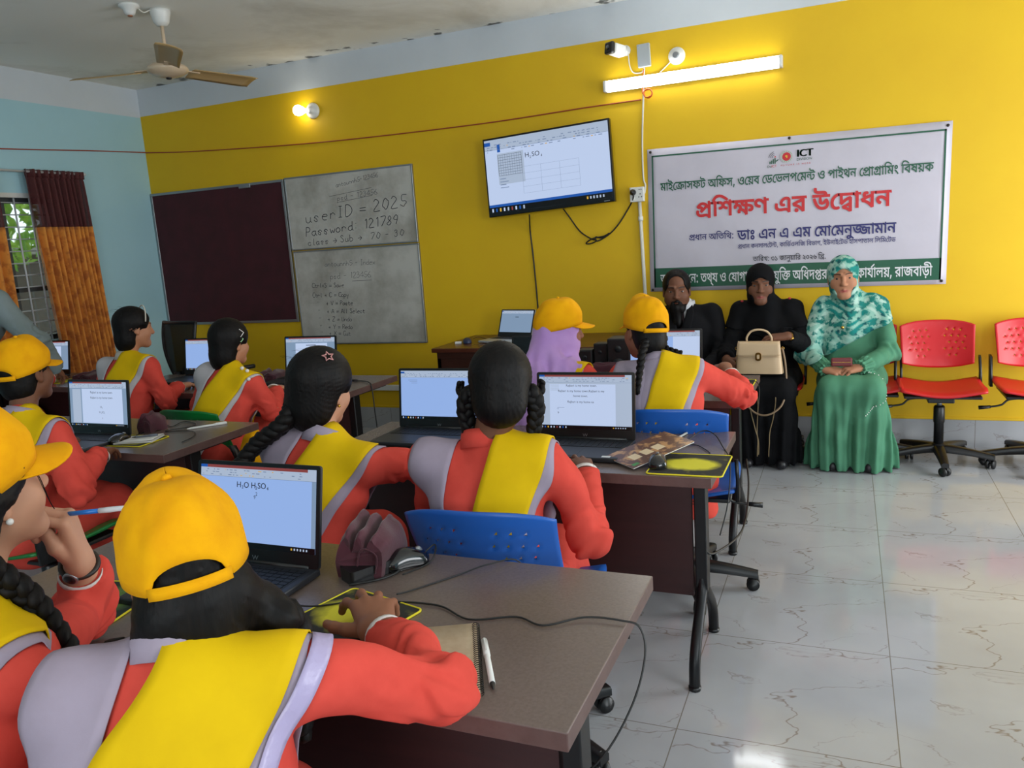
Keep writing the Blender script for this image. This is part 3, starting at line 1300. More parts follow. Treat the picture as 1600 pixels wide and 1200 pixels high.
m.box((EX, SY, 0), (EX + 0.2, -0.4, WZ)).box((EX, 1.6, 0), (EX + 0.2, D0, WZ)).box((EX, D1, 0), (EX + 0.2, WY, WZ))
m.box((EX, -0.4, 0), (EX + 0.2, 1.6, 1.05)).box((EX, -0.4, 2.45), (EX + 0.2, 1.6, WZ)).box((EX, D0, DZ), (EX + 0.2, D1, WZ))
struct('wall_right', m, M_WALLB)
m = MB()
m.box((WX, SY - 0.2, 0), (-1.6, SY, WZ)).box((1.2, SY - 0.2, 0), (EX, SY, WZ)).box((-1.6, SY - 0.2, 0), (1.2, SY, 1.05)).box((-1.6, SY - 0.2, 2.45), (1.2, SY, WZ))
struct('wall_rear', m, M_WALLB)
m = MB().box((WX, WY - 0.012, 0), (EX, WY, 0.178))
struct('baseboard_back', m, M_SKIRT)
struct('baseboard_left', MB().box((WX, SY, 0), (WX + 0.012, WY - 0.012, 0.178)), M_SKIRT)
struct('trim_1', MB().box((WX, WY - 0.010, 0.178), (EX, WY, 0.196)), M_WALLY, bevel=0.003)      # painted ridge over the skirting

# window of the left wall
m = MB()
y0, y1, z0, z1 = WIN
fx = WX - 0.13
for a, b in (((fx, y0, z0), (fx + 0.06, y0 + 0.04, z1)), ((fx, y1 - 0.04, z0), (fx + 0.06, y1, z1)), ((fx, y0, z0), (fx + 0.06, y1, z0 + 0.04)), ((fx, y0, z1 - 0.04), (fx + 0.06, y1, z1)),
             ((fx + 0.01, 3.76, z0), (fx + 0.05, 3.81, z1)), ((fx + 0.01, 4.20, z0), (fx + 0.05, 4.26, z1)), ((fx + 0.01, y0, 1.34), (fx + 0.05, y1, 1.38))):
    m.box(a, b)
win = struct('window_1', m, mat('dark window frame', '#4c4f50', rough=0.4, metal=0.4))
m = MB().box((fx + 0.025, y0 + 0.04, z0 + 0.04), (fx + 0.031, y1 - 0.04, z1 - 0.04))
M_GLASS = mat('window glass', '#e8f4f2', rough=0.03, trans=1.0)
m.build('glass_pane', M_GLASS, win)
m = MB()
for k in range(13):
    m.tube([(WX - 0.035, y0 + 0.07 + k * 0.129, z0), (WX - 0.035, y0 + 0.07 + k * 0.129, z1)], 0.007, 6)
for k in range(12):
    m.tube([(WX - 0.045, y0, z0 + 0.06 + k * 0.092), (WX - 0.045, y1, z0 + 0.06 + k * 0.092)], 0.0045, 6)
g = m.build('window_grille', M_IRON, win)
m = MB().box((WX - 0.02, y0 - 0.02, z1 - 0.005), (WX + 0.008, y1 + 0.02, z1 + 0.03))
m.build('window_frame_strip', M_FRAMEW, win)

# what stands outside the window
t = thing('neighbour_building', 'dark building outside seen low through the window grille', 'building', (WX - 4.6, 6.1, 0))
MB().box((-0.8, -3.6, -1.0), (0.8, 3.4, 1.72)).build('wall', mat('dark weathered plaster', '#4b463e', rough=0.9, vary=(3, '#3a362f', 0.4, 0.7)), t)
MB().box((-0.95, -3.75, 1.72), (0.95, 3.55, 1.82)).build('roof_slab', mat('grey concrete', '#7c7a72', rough=0.9), t)
rs = random.Random(4)
m = MB()
for _ in range(900):
    a, b, r = rs.uniform(0, 6.28), rs.uniform(-1, 1), rs.uniform(0.75, 1.0)
    c = Vector((math.cos(a) * math.sqrt(1 - b * b) * 0.9 * r, math.sin(a) * math.sqrt(1 - b * b) * 1.2 * r, 3.2 + b * 0.8 * r))
    u = Vector((rs.uniform(-1, 1), rs.uniform(-1, 1), rs.uniform(-1, 1))).normalized()
    w = u.orthogonal().normalized()
    s = rs.uniform(0.06, 0.13)
    m.add([c - u * s, c + w * s * .4 + u * .01, c + u * s, c - w * s * .4 - u * .01], [(0, 1, 2, 3)], 0)
t = thing('leafy_tree', 'sunlit leafy tree outside seen at the top of the window', 'tree', (WX - 2.6, 5.6, -0.9))
m.build('foliage', mat('bright leaves', '#8fae3c', rough=0.6, vary=(5, '#5f8a2c', 0.4, 0.6)), t)
MB().tube([(0, 0, 0), (0.05, 0.03, 1.4), (0, 0, 3.2)], [0.12, 0.1, 0.05], 10).build('trunk', mat('brown bark', '#5e4a38', rough=0.9, bump=(20, 0.6, 0.02)), t)
struct('ground_outside', MB().box((WX - 9, -4, -1.2), (WX - 0.2, 12, -0.9)), mat('outside soil', '#8a8470', rough=0.9))

# curtains on a rod
M_MAROONV = mat('sheer maroon voile', '#571c1c', rough=0.7, alpha=0.74, sheen=0.2, bump=(250, 0.2, 0.0008))
M_ORANGEC = mat('orange brown velvet', '#db8a2e', rough=0.75, sheen=0.3, vary=(13, '#b5641c', 0.46, 0.60, 3), bump=(200, 0.25, 0.001))


def curtain(name, label, ya, yb, ybot_a, ybot_b, seed, zb=0.30):
    rs = random.Random(seed)
    t = thing(name, label, 'curtain', (WX + 0.06, (ya + yb) / 2, 0), group=None)
    base = (WX + 0.06, (ya + yb) / 2)
    ph = rs.random() * 6
    nf = 9

    def col(z, j, n):
        k = j / n
        s = (z - zb) / (2.245 - zb)
        y = (ya + (yb - ya) * k) * s + (ybot_a + (ybot_b - ybot_a) * k) * (1 - s)
        amp = 0.040 * (0.55 + 0.45 * (1 - s))
        x = amp * math.sin(nf * 2 * PI * k * (0.85 + 0.3 * k) + ph + 0.5 * math.sin(3 * s)) + 0.008 * math.sin(23 * k + 5 * s)
        if z > 2.2:
            x *= 0.6
        return (WX + 0.06 + x - base[0], y - base[1], z)
    n = 110
    split = 1.825
    rows = [[col(split + (2.245 - split) * i / 14, j, n) for j in range(n + 1)] for i in range(15)]
    MB().sheet(rows, 0.0015).build('upper_panel', M_MAROONV, t)
    # gathered heading over the rod
    rows = [[(lambda p: (p[0] * 1.0 + (0.012 if (j % 4) < 2 else -0.006), p[1], 2.205 + 0.06 * i / 4))(col(2.2, j, n)) for j in range(n + 1)] for i in range(5)]
    MB().sheet(rows, 0.0015).build('heading', M_MAROONV, t)
    rows = [[col(zb + (split + 0.004 - zb) * i / 20, j, n) for j in range(n + 1)] for i in range(21)]
    MB().sheet(rows, 0.002).build('lower_panel', M_ORANGEC, t)
    return t


curtain('curtain', 'maroon and orange curtain at the right side of the barred window', 4.355, 4.865, 4.44, 4.935, 3, 0.42)
curtain('curtain', 'orange curtain at the left frame edge, other side of the barred window', 3.2, 4.13, 3.2, 4.15, 8, 0.42)
t = thing('curtain_rod', 'thin white curtain rod over the barred window', 'curtain rod', (WX + 0.06, 3.8, 2.248))
MB().tube([(0, -1.1, 0), (0, 1.085, 0)], 0.009, 10).ball((0, 1.09, 0), 0.014).build('rod', M_FRAMEW, t)
for y in (-1.0, 1.05):
    MB().tube([(-0.06, y, 0), (0, y, 0)], 0.006, 8).build('bracket', M_FRAMEW, t)

# ------------------------------------------------------------------ notice board and white boards
M_FELT = mat('maroon felt', '#43101c', rough=0.95, sheen=0.1, vary=(6, '#380c16', 0.4, 0.65), bump=(350, 0.3, 0.001))
BY = WY - 0.022


def board(name, label, cat, x0, x1, z0, z1, m, fr=0.022):
    t = thing(name, label, cat, ((x0 + x1) / 2, WY, z0))
    w, h = (x1 - x0) / 2, z1 - z0
    MB().box((-w + 0.008, -0.018, 0.008), (w - 0.008, 0, h - 0.008)).build('panel', m, t)
    for a, b in (((-w, -0.024, 0), (w, 0, fr)), ((-w, -0.024, h - fr), (w, 0, h)), ((-w, -0.024, fr), (-w + fr, 0, h - fr)), ((w - fr, -0.024, fr), (w, 0, h - fr))):
        MB().box(a, b).build('frame_bar', M_FRAMEG, t, bevel=0.003)
    return t


M_WBOARD = mat('smudged white board', '#bfbdb6', rough=0.45, vary=(2.6, '#98948a', 0.42, 0.66, 7))
nb = board('notice_board', 'large maroon felt notice board on the yellow wall', 'notice board', -5.825, -4.34, 0.92, 2.115, M_FELT)
MB().box((0.28, -0.034, 1.155), (0.40, -0.018, 1.19)).build('clip_plate', M_FRAMEG, nb, bevel=0.004)
wb1 = board('white_board', 'upper white board with a user ID and password written on it', 'white board', -4.33, -3.11, 1.522, 2.122, M_WBOARD, 0.012)
wb2 = board('white_board', 'lower white board with a handwritten list of keyboard shortcuts', 'white board', -4.32, -3.108, 0.722, 1.516, M_WBOARD, 0.012)

HW = {  # single stroke handwriting: x 0-6, y 0-9, baseline 3, x-height 6, capitals 9
    'a': '46 26 15 14 23 33 45/46 44 53', 'b': '19 13 33 44 45 36 16', 'c': '45 36 26 15 14 23 33 44', 'd': '46 26 15 14 23 33 44/49 44 53', 'e': '15 45 46 36 26 15 14 23 43',
    'h': '19 13/15 26 36 45 43', 'i': '26 24 33/28 28.2', 'l': '29 24 33', 'n': '16 13/15 26 36 45 43', 'o': '36 26 15 14 23 33 44 45 36', 'p': '16 10/15 26 36 45 44 33 23 14',
    'r': '16 13/15 26 36 45', 's': '45 36 26 15 25 34 33 23 14', 't': '28 24 33 43/16 46', 'u': '16 14 23 33 44/46 44 53', 'v': '16 23 46', 'w': '16 23 35 43 56', 'x': '16 43/46 13', 'y': '16 24/46 20',
    'A': '13 39 53/25 45', 'C': '58 49 29 17 15 23 43 54', 'D': '19 13 33 55 57 39 19', 'I': '29 23/19 39/13 33', 'P': '19 13/19 39 48 47 36 16', 'R': '19 13/19 39 48 47 36 16/26 53', 'S': '48 39 29 18 27 36 45 44 33 23 14',
    'U': '19 14 23 33 44 49', 'V': '19 33 59', 'X': '19 53/59 13', 'Y': '19 36 59/36 33', 'Z': '19 59 13 53',
    '0': '39 28 15 24 33 44 57 48 39', '1': '28 39 33', '2': '18 29 39 48 47 13 53', '3': '18 29 39 48 37 26/37 46 44 33 23 14', '4': '49 15 55/49 43', '5': '59 29 26 46 55 44 33 14', '6': '49 27 15 23 43 54 45 26 15',
    '7': '19 59 23', '8': '39 28 27 36 45 44 33 23 14 25 47 48 39', '9': '46 26 17 28 39 48 46 33', '=': '16 56/14.5 54.5', ':': '27 27.4/24 24.4', '-': '16 46', '+': '15 45/37 33', '>': '15 55/37 55 33', '"': '28 27/48 47', '.': '23 23.3',
}


def handwrite(mb, s, x, z, size, w=0.0035, slope=0.0, seed=0, y=-0.0195, adv=5.2):
    rs = random.Random(seed)
    k = size / 6.0
    cx = 0.0
    for ch in s:
        if ch == ' ':
            cx += 3.6
            continue
        for st in HW[ch].split('/'):
            pts = []
            for q in st.split(' '):
                px, py = float(q[0]), float(q[1:])
                pts.append((x + (cx + px + (py - 3) * 0.10 + rs.uniform(-.12, .12)) * k, y, z + ((py - 3) + rs.uniform(-.12, .12)) * k + slope * (cx * k)))
            if len(pts) > 2:
                pts = [tuple(p) for p in spline(pts, 4)]
            # a flat marker stroke
            rows = []
            for i, p in enumerate(pts):
                a, b = pts[max(i - 1, 0)], pts[min(i + 1, len(pts) - 1)]
                dx, dz = b[0] - a[0], b[2] - a[2]
                l = math.hypot(dx, dz) or 1
                ox, oz = -dz / l * w / 2, dx / l * w / 2
                rows.append([(p[0] - ox, y, p[2] - oz), (p[0] + ox, y, p[2] + oz)])
            mb.grid(rows)
        cx += adv if ch not in 'il1:.I' else adv * 0.8
    return mb


M_MARKER = mat('dark marker ink', '#3b3c46', rough=0.7)
M_MARKF = mat('faded marker ink', '#6d6c70', rough=0.8)


def note(board_, ox, oz, s_, x, z, size, w, slope, seed, adv, m, name='writing', under=None):
    mb = MB()
    handwrite(mb, s_, x - ox, z - oz, size, w, slope, seed, adv=adv)
    o = mb.build(name, m, board_)
    if under:
        u = MB()
        u.grid([[(under[0] - ox, -0.0195, under[1] - oz), (under[0] - ox, -0.0195, under[1] + .003 - oz)], [(under[2] - ox, -0.0195, under[3] - oz), (under[2] - ox, -0.0195, under[3] + .003 - oz)]])
        u.build('underline', m, board_)
    return o


for a in (('userID = 2025', -4.17, 1.742, 0.088, 0.0055, 0.07, 1, 5.6, M_MARKER), ('Password: 121789', -4.18, 1.632, 0.072, 0.0055, 0.05, 2, 5.0, M_MARKER), ('class > Sub >', -4.165, 1.556, 0.052, 0.0042, 0.03, 3, 5.2, M_MARKER),
          ('70 - 30', -3.55, 1.57, 0.05, 0.0042, 0.04, 4, 6.4, M_MARKER)):
    note(wb1, -3.72, 1.522, *a)
note(wb1, -3.72, 1.522, 'antounnh5-123456', -3.83, 2.005, 0.035, 0.0032, 0.12, 5, 4.4, M_MARKF, 'faint_writing', (-3.9, 1.935, -3.49, 1.972))
note(wb1, -3.72, 1.522, 'psd - 123456', -3.83, 1.898, 0.04, 0.0032, 0.06, 6, 5.2, M_MARKF, 'faint_writing', (-3.83, 1.882, -3.49, 1.912))
for i, (s_, x, z) in enumerate((('Ctrl+S = Save', -4.17, 1.205), ('Ctrl + C = Copy', -4.175, 1.125), ('"   + V = Paste', -4.14, 1.055), ('"   + A = All Select', -4.14, 0.987), ('"   + Z = Undo', -4.14, 0.920), ('"   + Y = Redo', -4.14, 0.855), ('"   + X = Cut', -4.14, 0.800))):
    note(wb2, -3.714, 0.722, s_, x, z, 0.036, 0.0036, -0.02, 20 + i, 4.3, M_MARKER)
note(wb2, -3.714, 0.722, 'antounnh5 - Index', -4.02, 1.375, 0.042, 0.003, -0.01, 40, 4.3, M_MARKF, 'faint_writing')
note(wb2, -3.714, 0.722, 'psd - 123456', -3.98, 1.27, 0.046, 0.003, 0.0, 41, 4.6, M_MARKF, 'faint_writing', (-3.76, 1.243, -3.57, 1.243))

# ------------------------------------------------------------------ banner
# letter outlines of the banner script: advance, then contours of (dx*2+on, dy) steps in quarter units
GLYPHS = {3: (260, []),
6: (438, [[63,78,30,-9,58,-26,46,-30,17,-15,-31,-8,-20,16,-42,25,-48,21,-33,10],[41,122,0,10,18,15,32,9,21,0,20,0,32,-9,18,-15,1,-10,0,-11,-18,-15,-32,-9,-19,0,-20,0,-32,9,-18,15],[75,122,0,-9,20,-9,17,0,16,0,20,9,1,9,0,8,-20,9,-15,0,-16,0,-20,-9]]),
7: (438, [[41,122,0,10,18,15,32,9,21,0,20,0,32,-9,18,-15,1,-10,0,-11,-18,-15,-32,-9,-19,0,-20,0,-32,9,-18,15],[75,122,0,-9,20,-9,17,0,16,0,20,9,1,9,0,8,-20,9,-15,0,-16,0,-20,-9],[41,34,0,10,18,16,32,8,21,0,20,0,32,-8,18,-15,1,-11,0,-10,-18,-16,-32,-8,-19,0,-20,0,-32,8,-18,16],[75,34,0,-8,20,-10,17,0,16,0,20,10,1,8,0,8,-20,10,-15,0,-16,0,-20,-10]]),
8: (893, [[453,156,1,-18,-51,0,1,-138,-39,0,-14,15,-42,22,-25,8,15,17,18,-6,42,-19,11,-10,0,4,-2,7,0,6,1,4,1,90,-363,0,1,18],[189,23,-34,0,-62,16,-54,38,-23,33,39,6,16,-26,40,-33,50,-15,31,0,28,0,34,8,14,16,1,9,0,15,-30,18,-23,0,-16,0,-18,-8,1,-7,0,-2,2,-6,3,-2,-37,-4,-2,5,-4,9,1,4,0,9,20,13,32,6,19,0,30,0,44,-13,24,-23,1,-15,0,-14,-26,-23,-50,-14],[173,116,-2,8,-26,12,-21,3,13,11,23,-3,28,-5,26,-14,3,-11]]),
9: (1158, [[449,156,1,-18,-47,0,1,-138,-39,0,-14,15,-42,22,-25,8,15,17,18,-6,42,-19,11,-10,0,4,-2,7,0,6,1,4,1,90,-363,0,1,18],[189,23,-34,0,-62,16,-54,38,-23,33,39,6,16,-26,40,-33,50,-15,31,0,28,0,34,8,14,16,1,9,0,15,-30,18,-23,0,-16,0,-18,-8,1,-7,0,-2,2,-6,3,-2,-37,-4,-2,5,-4,9,1,4,0,9,20,13,32,6,19,0,30,0,44,-13,24,-23,1,-15,0,-14,-26,-23,-50,-14],[173,116,-2,8,-26,12,-21,3,13,11,23,-3,28,-5,26,-14,3,-11],[585,156,1,-18,-51,0,1,-138,-39,0,1,120,-8,10,-20,8,-15,0,-3,0,1,18,5,0,14,0,26,-8,9,-8,-2,1,-2,9,1,3,1,19,29,0,13,-16]]),
10: (530, [[181,156,-2,10,-18,9,-19,0,-35,0,-34,0,-36,4,-11,5,-14,5,-12,16,1,10,0,3,0,6,3,4,37,-1,0,-3,-2,-5,1,-2,0,-5,4,-9,7,-3,6,-4,28,-3,25,0,29,0,28,0,30,-4,11,-5,10,-4,8,-14,3,-10],[121,125,40,0,48,-13,24,-20,1,-11,0,-20,-58,-24,-55,-2,7,3,22,-3,50,-12,50,-16,25,-9,-21,-14,-32,12,-52,16,-50,13,-56,9,-33,4,7,18,18,-3,32,-2,25,0,36,0,38,9,14,13,1,7,0,13,-38,15,-29,0,-18,0,-22,-4,-10,-7,1,-5,0,-2,2,-4,1,-2,-35,-3,-2,3,-2,9,1,3,0,9,20,13,40,7],[89,116,-4,8,-24,12,-23,3,13,11,25,-3,28,-5,24,-14,5,-11],[271,156,1,-18,-273,0,1,18]]),
12: (712, [[255,156,0,10,-18,9,-21,0,-69,0,-32,0,-36,4,-11,5,-14,5,-14,16,1,10,0,3,2,6,3,4,37,-1,0,-3,-2,-5,1,-2,0,-5,4,-9,7,-3,6,-4,26,-3,27,0,63,0,26,0,30,-4,13,-5,8,-4,10,-14,1,-10],[361,156,1,-18,-181,0,1,-45,0,-7,10,-7,9,0,10,0,20,6,24,13,15,10,31,2,16,-11,18,-25,1,-13,0,-15,-28,-26,-52,-14,-39,0,-32,0,-58,12,-48,25,-40,43,-15,30,39,5,18,-35,44,-42,56,-19,37,0,40,0,44,20,1,16,0,11,-12,16,-9,5,23,5,-14,-13,-32,-16,-32,-9,-15,0,-10,0,-20,4,-7,3,-8,3,-10,13,1,15,1,40,-143,0,1,18]]),
16: (758, [[257,157,20,0,28,-4,9,-5,10,-4,12,-11,1,-11,1,-122,-37,0,-4,8,-16,9,-20,5,-15,0,-18,0,-30,-2,-34,-2,-21,0,-16,0,-40,3,-36,11,-20,20,1,18,0,6,4,13,1,5,41,-2,-2,-4,-4,-11,1,-7,0,-11,14,-13,20,-8,28,-2,15,0,26,0,40,4,27,0,22,0,32,-6,13,-8,1,90,0,9,-6,8,-5,3,-8,3,-19,0,-16,0,-34,-8,-26,-12,-14,-15,1,-6,0,-2,4,-6,14,-4,13,0,6,0,10,1,5,0,5,-17,-4,-2,-16,0,-11,0,-24,0,-36,14,1,16,0,10,20,21,36,17,46,11]]),
18: (738, [[255,157,38,0,44,-19,1,-17,0,-12,-24,-19,-44,-14,-27,-6,-15,18,34,6,38,15,1,11,0,10,-22,10,-19,0,-18,0,-32,-6,-24,-10,-14,-10,1,-4,0,-4,10,-6,17,-1,-9,-19,-28,3,-28,14,1,11,0,8,20,18,36,14,46,9],[341,56,0,-20,-60,-26,-53,0,-34,0,-64,13,-52,27,-46,45,-15,32,39,5,20,-36,48,-45,66,-21,43,0,32,0,40,13,1,14,0,10,-26,13,-19,4,41,9,22,-6,24,-19]]),
20: (807, [[409,156,1,-18,-161,0,1,-16,1,-4,1,-118,-37,0,-16,15,-52,26,-66,17,-35,3,-19,24,50,14,96,22,55,8,-9,-10,1,19,-211,0,1,18],[209,117,11,-7,-26,-4,-54,-12,-52,-12,-21,-6,28,-3,60,-15,50,-22,13,-14,-3,0,-2,6,0,11,1,8],[381,72,0,-8,-12,-15,-30,-9,-25,0,-8,0,-14,0,-5,1,3,18,2,-1,10,0,7,0,24,0,14,10,1,6,0,13,-52,19,-49,4,1,18,40,-2,62,-15,38,-24]]),
21: (696, [[353,156,1,-18,-51,0,1,-138,-37,0,-14,10,-36,19,-44,16,-52,12,-31,3,-11,23,25,-9,46,-4,64,-16,44,-20,15,-10,-2,6,0,12,1,6,1,124,27,0,13,-16],[225,118,0,-15,-30,-20,-54,-12,-35,-2,-23,2,-7,12,40,1,52,9,24,14,1,9,0,8,-14,13,-15,6,29,13,16,-8,22,-19],[93,108,-32,0,-36,15,1,14,0,6,8,10,5,4,39,-5,-4,-3,-6,-7,1,-4,0,-6,16,-7,13,0,8,0,24,4,22,12,13,12,29,3,1,-12,-10,-11,-28,-17,-36,-8]]),
22: (656, [[243,0,1,106,11,-16,-16,13,-32,18,-28,12,-28,6,-15,0,-28,0,-32,-14,-11,-9,-7,-2,8,4,28,4,21,0,24,0,28,-9,12,-14,1,-7,0,-14,-40,-24,-39,-11,-25,18,26,6,40,14,1,10,0,6,-16,7,-15,0,-12,0,-24,-3,-11,-3,-39,16,14,14,36,19,42,10,25,0,24,0,42,-9,40,-17,21,-13,-9,3,0,3,-2,15,1,7,1,26,27,0,13,-16,53,0,1,-18,-51,0,1,-138]]),
27: (917, [[201,16,-28,0,-56,10,-46,24,-40,38,-15,28,39,5,18,-31,42,-38,54,-17,37,0,38,0,36,16,1,16,0,8,-8,11,-3,4,33,0,-16,-8,-30,-11,-34,-7,-19,0,-20,0,-30,8,-18,14,1,10,0,11,32,23,37,8,-8,0,-26,0,-13,0,-151,0,1,18,469,0,1,-18,-155,0,-12,0,-20,0,-7,0,-42,-9,-44,-15,-14,-13,1,-6,0,-7,16,-6,11,0,18,0,30,9,21,8,43,-8,4,-5,8,-14,1,-8,0,-13,-24,-22,-50,-13],[401,51,0,-12,8,-23,11,-14,-37,-4,-8,15,-10,27,1,16,0,13,10,21,7,7,-38,0,-54,9,-36,18,-11,12,39,4,8,-8,24,-11,40,-6,29,0,6,0,14,0,9,1,19,-18,-12,-11,-10,-22]]),
30: (567, [[289,156,1,-18,-201,0,1,-87,0,-11,6,-9,3,-2,10,-5,19,0,20,0,34,10,15,6,14,8,16,18,1,9,0,8,-16,8,-19,0,-4,0,-16,-1,-5,-1,-5,18,10,1,22,2,11,0,18,0,30,-7,16,-15,1,-12,0,-15,-28,-28,-21,-9,-20,-8,-42,-10,-25,0,-20,0,-26,6,-7,4,-8,4,-10,14,1,14,1,90,-51,0,1,18],[199,156,-2,10,-18,9,-19,0,-47,0,-32,0,-36,4,-11,5,-14,5,-12,16,1,10,0,3,0,6,3,4,37,-1,0,-3,-2,-4,1,-3,0,-5,4,-9,7,-3,6,-4,28,-3,25,0,41,0,26,0,30,-4,13,-5,8,-4,8,-14,3,-10]]),
32: (712, [[361,156,1,-18,-181,0,1,-45,0,-7,10,-7,9,0,10,0,20,6,24,13,15,10,31,2,16,-11,18,-25,1,-13,0,-15,-28,-26,-52,-14,-39,0,-32,0,-58,12,-48,25,-40,43,-15,30,39,5,18,-35,44,-42,56,-19,37,0,40,0,44,20,1,16,0,11,-12,16,-9,5,23,5,-14,-13,-32,-16,-32,-9,-15,0,-10,0,-20,4,-7,3,-8,3,-10,13,1,15,1,40,-143,0,1,18]]),
34: (620, [[317,156,1,-18,-53,0,1,-138,-37,0,1,106,11,-15,-22,17,-42,21,-38,10,-19,0,-16,0,-24,-6,-12,-10,1,-7,0,-8,16,-11,34,-7,29,-1,-3,-21,-32,2,-52,11,-30,20,1,15,0,13,24,19,40,9,23,0,26,0,42,-9,40,-17,23,-13,-7,1,-2,5,-2,14,1,6,1,28,27,0,13,-16]]),
35: (707, [[205,12,-42,0,-70,21,-56,45,-21,38,39,6,18,-32,42,-40,54,-18,37,0,24,0,32,5,20,11,8,14,1,8,0,10,-16,17,-28,10,-19,0,-20,0,-18,-8,1,-7,0,-3,2,-5,3,-4,-37,-4,-2,5,-4,9,1,5,0,10,20,13,34,7,23,0,32,0,46,-14,26,-26,1,-17,0,-15,-26,-25,-54,-16],[359,156,1,-18,-361,0,1,18]]),
36: (645, [[329,156,1,-18,-51,0,1,-138,-39,0,-18,14,-52,24,-66,18,-41,4,-11,23,27,-9,42,-4,64,-16,46,-20,15,-10,-2,6,0,12,1,6,1,124,29,0,11,-16],[107,156,30,0,44,-10,20,-19,1,-11,0,-20,-64,-24,-55,-3,-23,2,-9,12,42,1,50,10,22,14,1,8,0,11,-28,12,-27,0,-24,0,-22,-10,1,-5,0,-4,8,-6,11,-2,-23,-16,-8,3,-16,8,-8,11,1,6,0,9,20,15,38,8]]),
37: (603, [[307,156,1,-18,-225,0,1,-75,-7,5,20,12,52,19,60,16,35,7,33,-16,-10,-9,-12,-17,-4,-18,1,-11,0,-12,8,-23,9,-14,-35,-4,-10,15,-10,27,1,16,0,10,6,18,10,14,7,4,7,-1,-28,-5,-54,-17,-52,-21,-27,-14,-29,10,1,84,-43,0,1,18]]),
38: (596, [[305,156,1,-18,-53,0,1,-138,-37,0,-16,15,-52,25,-68,18,-37,3,-19,24,48,14,102,24,57,8,-11,-11,1,36],[213,118,11,-6,-38,-7,-84,-18,-35,-11,28,-3,60,-15,52,-22,17,-14,-5,0,0,6,-2,11,1,8],[121,157,6,0,14,-1,7,0,-1,-18,-4,0,-8,0,-5,0,-16,0,-16,-6,1,-5,0,-6,22,-9,31,-6,-29,-12,-18,5,-28,11,-16,13,1,8,0,7,14,12,30,7]]),
39: (604, [[309,156,1,-18,-53,0,1,-138,-37,0,1,61,9,-14,-16,11,-40,19,-40,11,-19,0,-18,0,-26,-10,1,-10,0,-7,20,-11,25,-4,-19,-18,-30,6,-34,22,1,13,0,13,22,16,38,8,19,0,26,0,44,-9,36,-16,19,-10,-7,-1,-2,6,0,11,1,6,1,45,-219,0,1,18]]),
40: (716, [[365,156,1,-18,-53,0,1,-138,-37,0,1,99,13,-16,-22,15,-34,21,-30,14,-30,6,-19,0,-20,0,-32,-7,-26,-13,-11,-7,-3,-1,8,3,16,2,11,0,28,0,28,-16,1,-11,0,-3,-2,-5,-1,-1,-7,2,6,3,12,6,12,6,7,3,63,29,27,-13,-143,-67,-27,13,41,20,-17,-11,-13,-5,8,4,10,10,1,6,0,6,-16,8,-13,0,-8,0,-16,-2,-7,-3,-35,18,20,13,40,20,48,11,27,0,28,0,44,-10,42,-21,25,-16,-9,2,-2,6,0,14,1,8,1,32,27,0,13,-16]]),
41: (838, [[425,156,1,-18,-359,0,-7,2,22,-2,42,-12,36,-12,13,-6,3,-14,-18,-4,-40,-10,-36,-9,-13,-5,-5,4,40,-4,60,-12,46,-18,23,-11,0,4,-2,9,1,5,1,85,7,0,28,0,52,-5,44,-11,19,-8,12,-7,14,-15,1,-10,0,-8,-14,-15,-30,-9,-23,0,-8,0,-14,0,-7,1,3,17,4,0,8,0,7,0,24,0,14,10,1,6,0,13,-50,19,-45,2,1,-108,-37,0,-20,14,-50,21,-64,14,-45,4,-17,23,16,5,34,9,34,10,19,4,-18,7,-50,11,-33,4,17,16,1,-4,-43,0,1,18]]),
42: (596, [[305,156,1,-18,-53,0,1,-138,-37,0,-16,15,-52,25,-68,18,-37,3,-19,24,48,14,102,24,57,8,-11,-11,1,18,-215,0,1,18],[213,118,11,-6,-38,-7,-84,-18,-35,-11,28,-3,60,-15,52,-22,17,-14,-5,0,0,6,-2,11,1,8]]),
43: (721, [[213,11,-34,0,-56,10,-50,25,-40,40,-17,30,39,5,18,-33,46,-40,58,-18,37,0,26,0,38,9,20,17,1,11,0,7,-6,12,-10,10,-5,4,25,19,18,-14,18,-26,1,-13,0,-15,-28,-25,-54,-15],[193,71,-32,0,-36,16,1,13,0,6,8,12,5,4,41,-6,-4,-3,-6,-7,1,-4,0,-7,14,-6,13,0,12,0,20,4,24,11,17,12,33,3,-3,-13,-14,-12,-30,-15,-34,-8],[367,156,1,-18,-369,0,1,18]]),
44: (622, [[317,156,1,-18,-51,0,1,-138,-39,0,1,34,11,-14,-18,14,-36,22,-38,14,-23,0,-18,0,-26,-9,1,-10,0,-8,24,-11,25,-4,-13,-20,-26,5,-34,14,-16,16,1,9,0,12,24,16,36,8,21,0,30,0,46,-11,34,-18,15,-12,-7,-1,-2,6,-2,12,1,6,1,68,-227,0,1,18],[151,81,0,-2,-2,-3,1,-1,-37,5,0,15,-18,17,-40,10,-31,2,7,18,23,-4,24,-1,38,-7,26,-14,14,-21]]),
45: (626, [[319,156,1,-18,-51,0,1,-138,-37,0,-22,14,-50,21,-68,15,-45,3,-17,23,16,5,34,9,34,10,19,4,-18,7,-50,11,-33,4,17,16,1,-4,-43,0,1,18],[229,138,-159,0,-11,2,22,-2,42,-12,36,-12,13,-6,3,-14,-18,-4,-40,-10,-36,-9,-13,-5,-5,4,44,-3,64,-14,50,-20,23,-12,-7,-1,0,5,0,12,1,6]]),
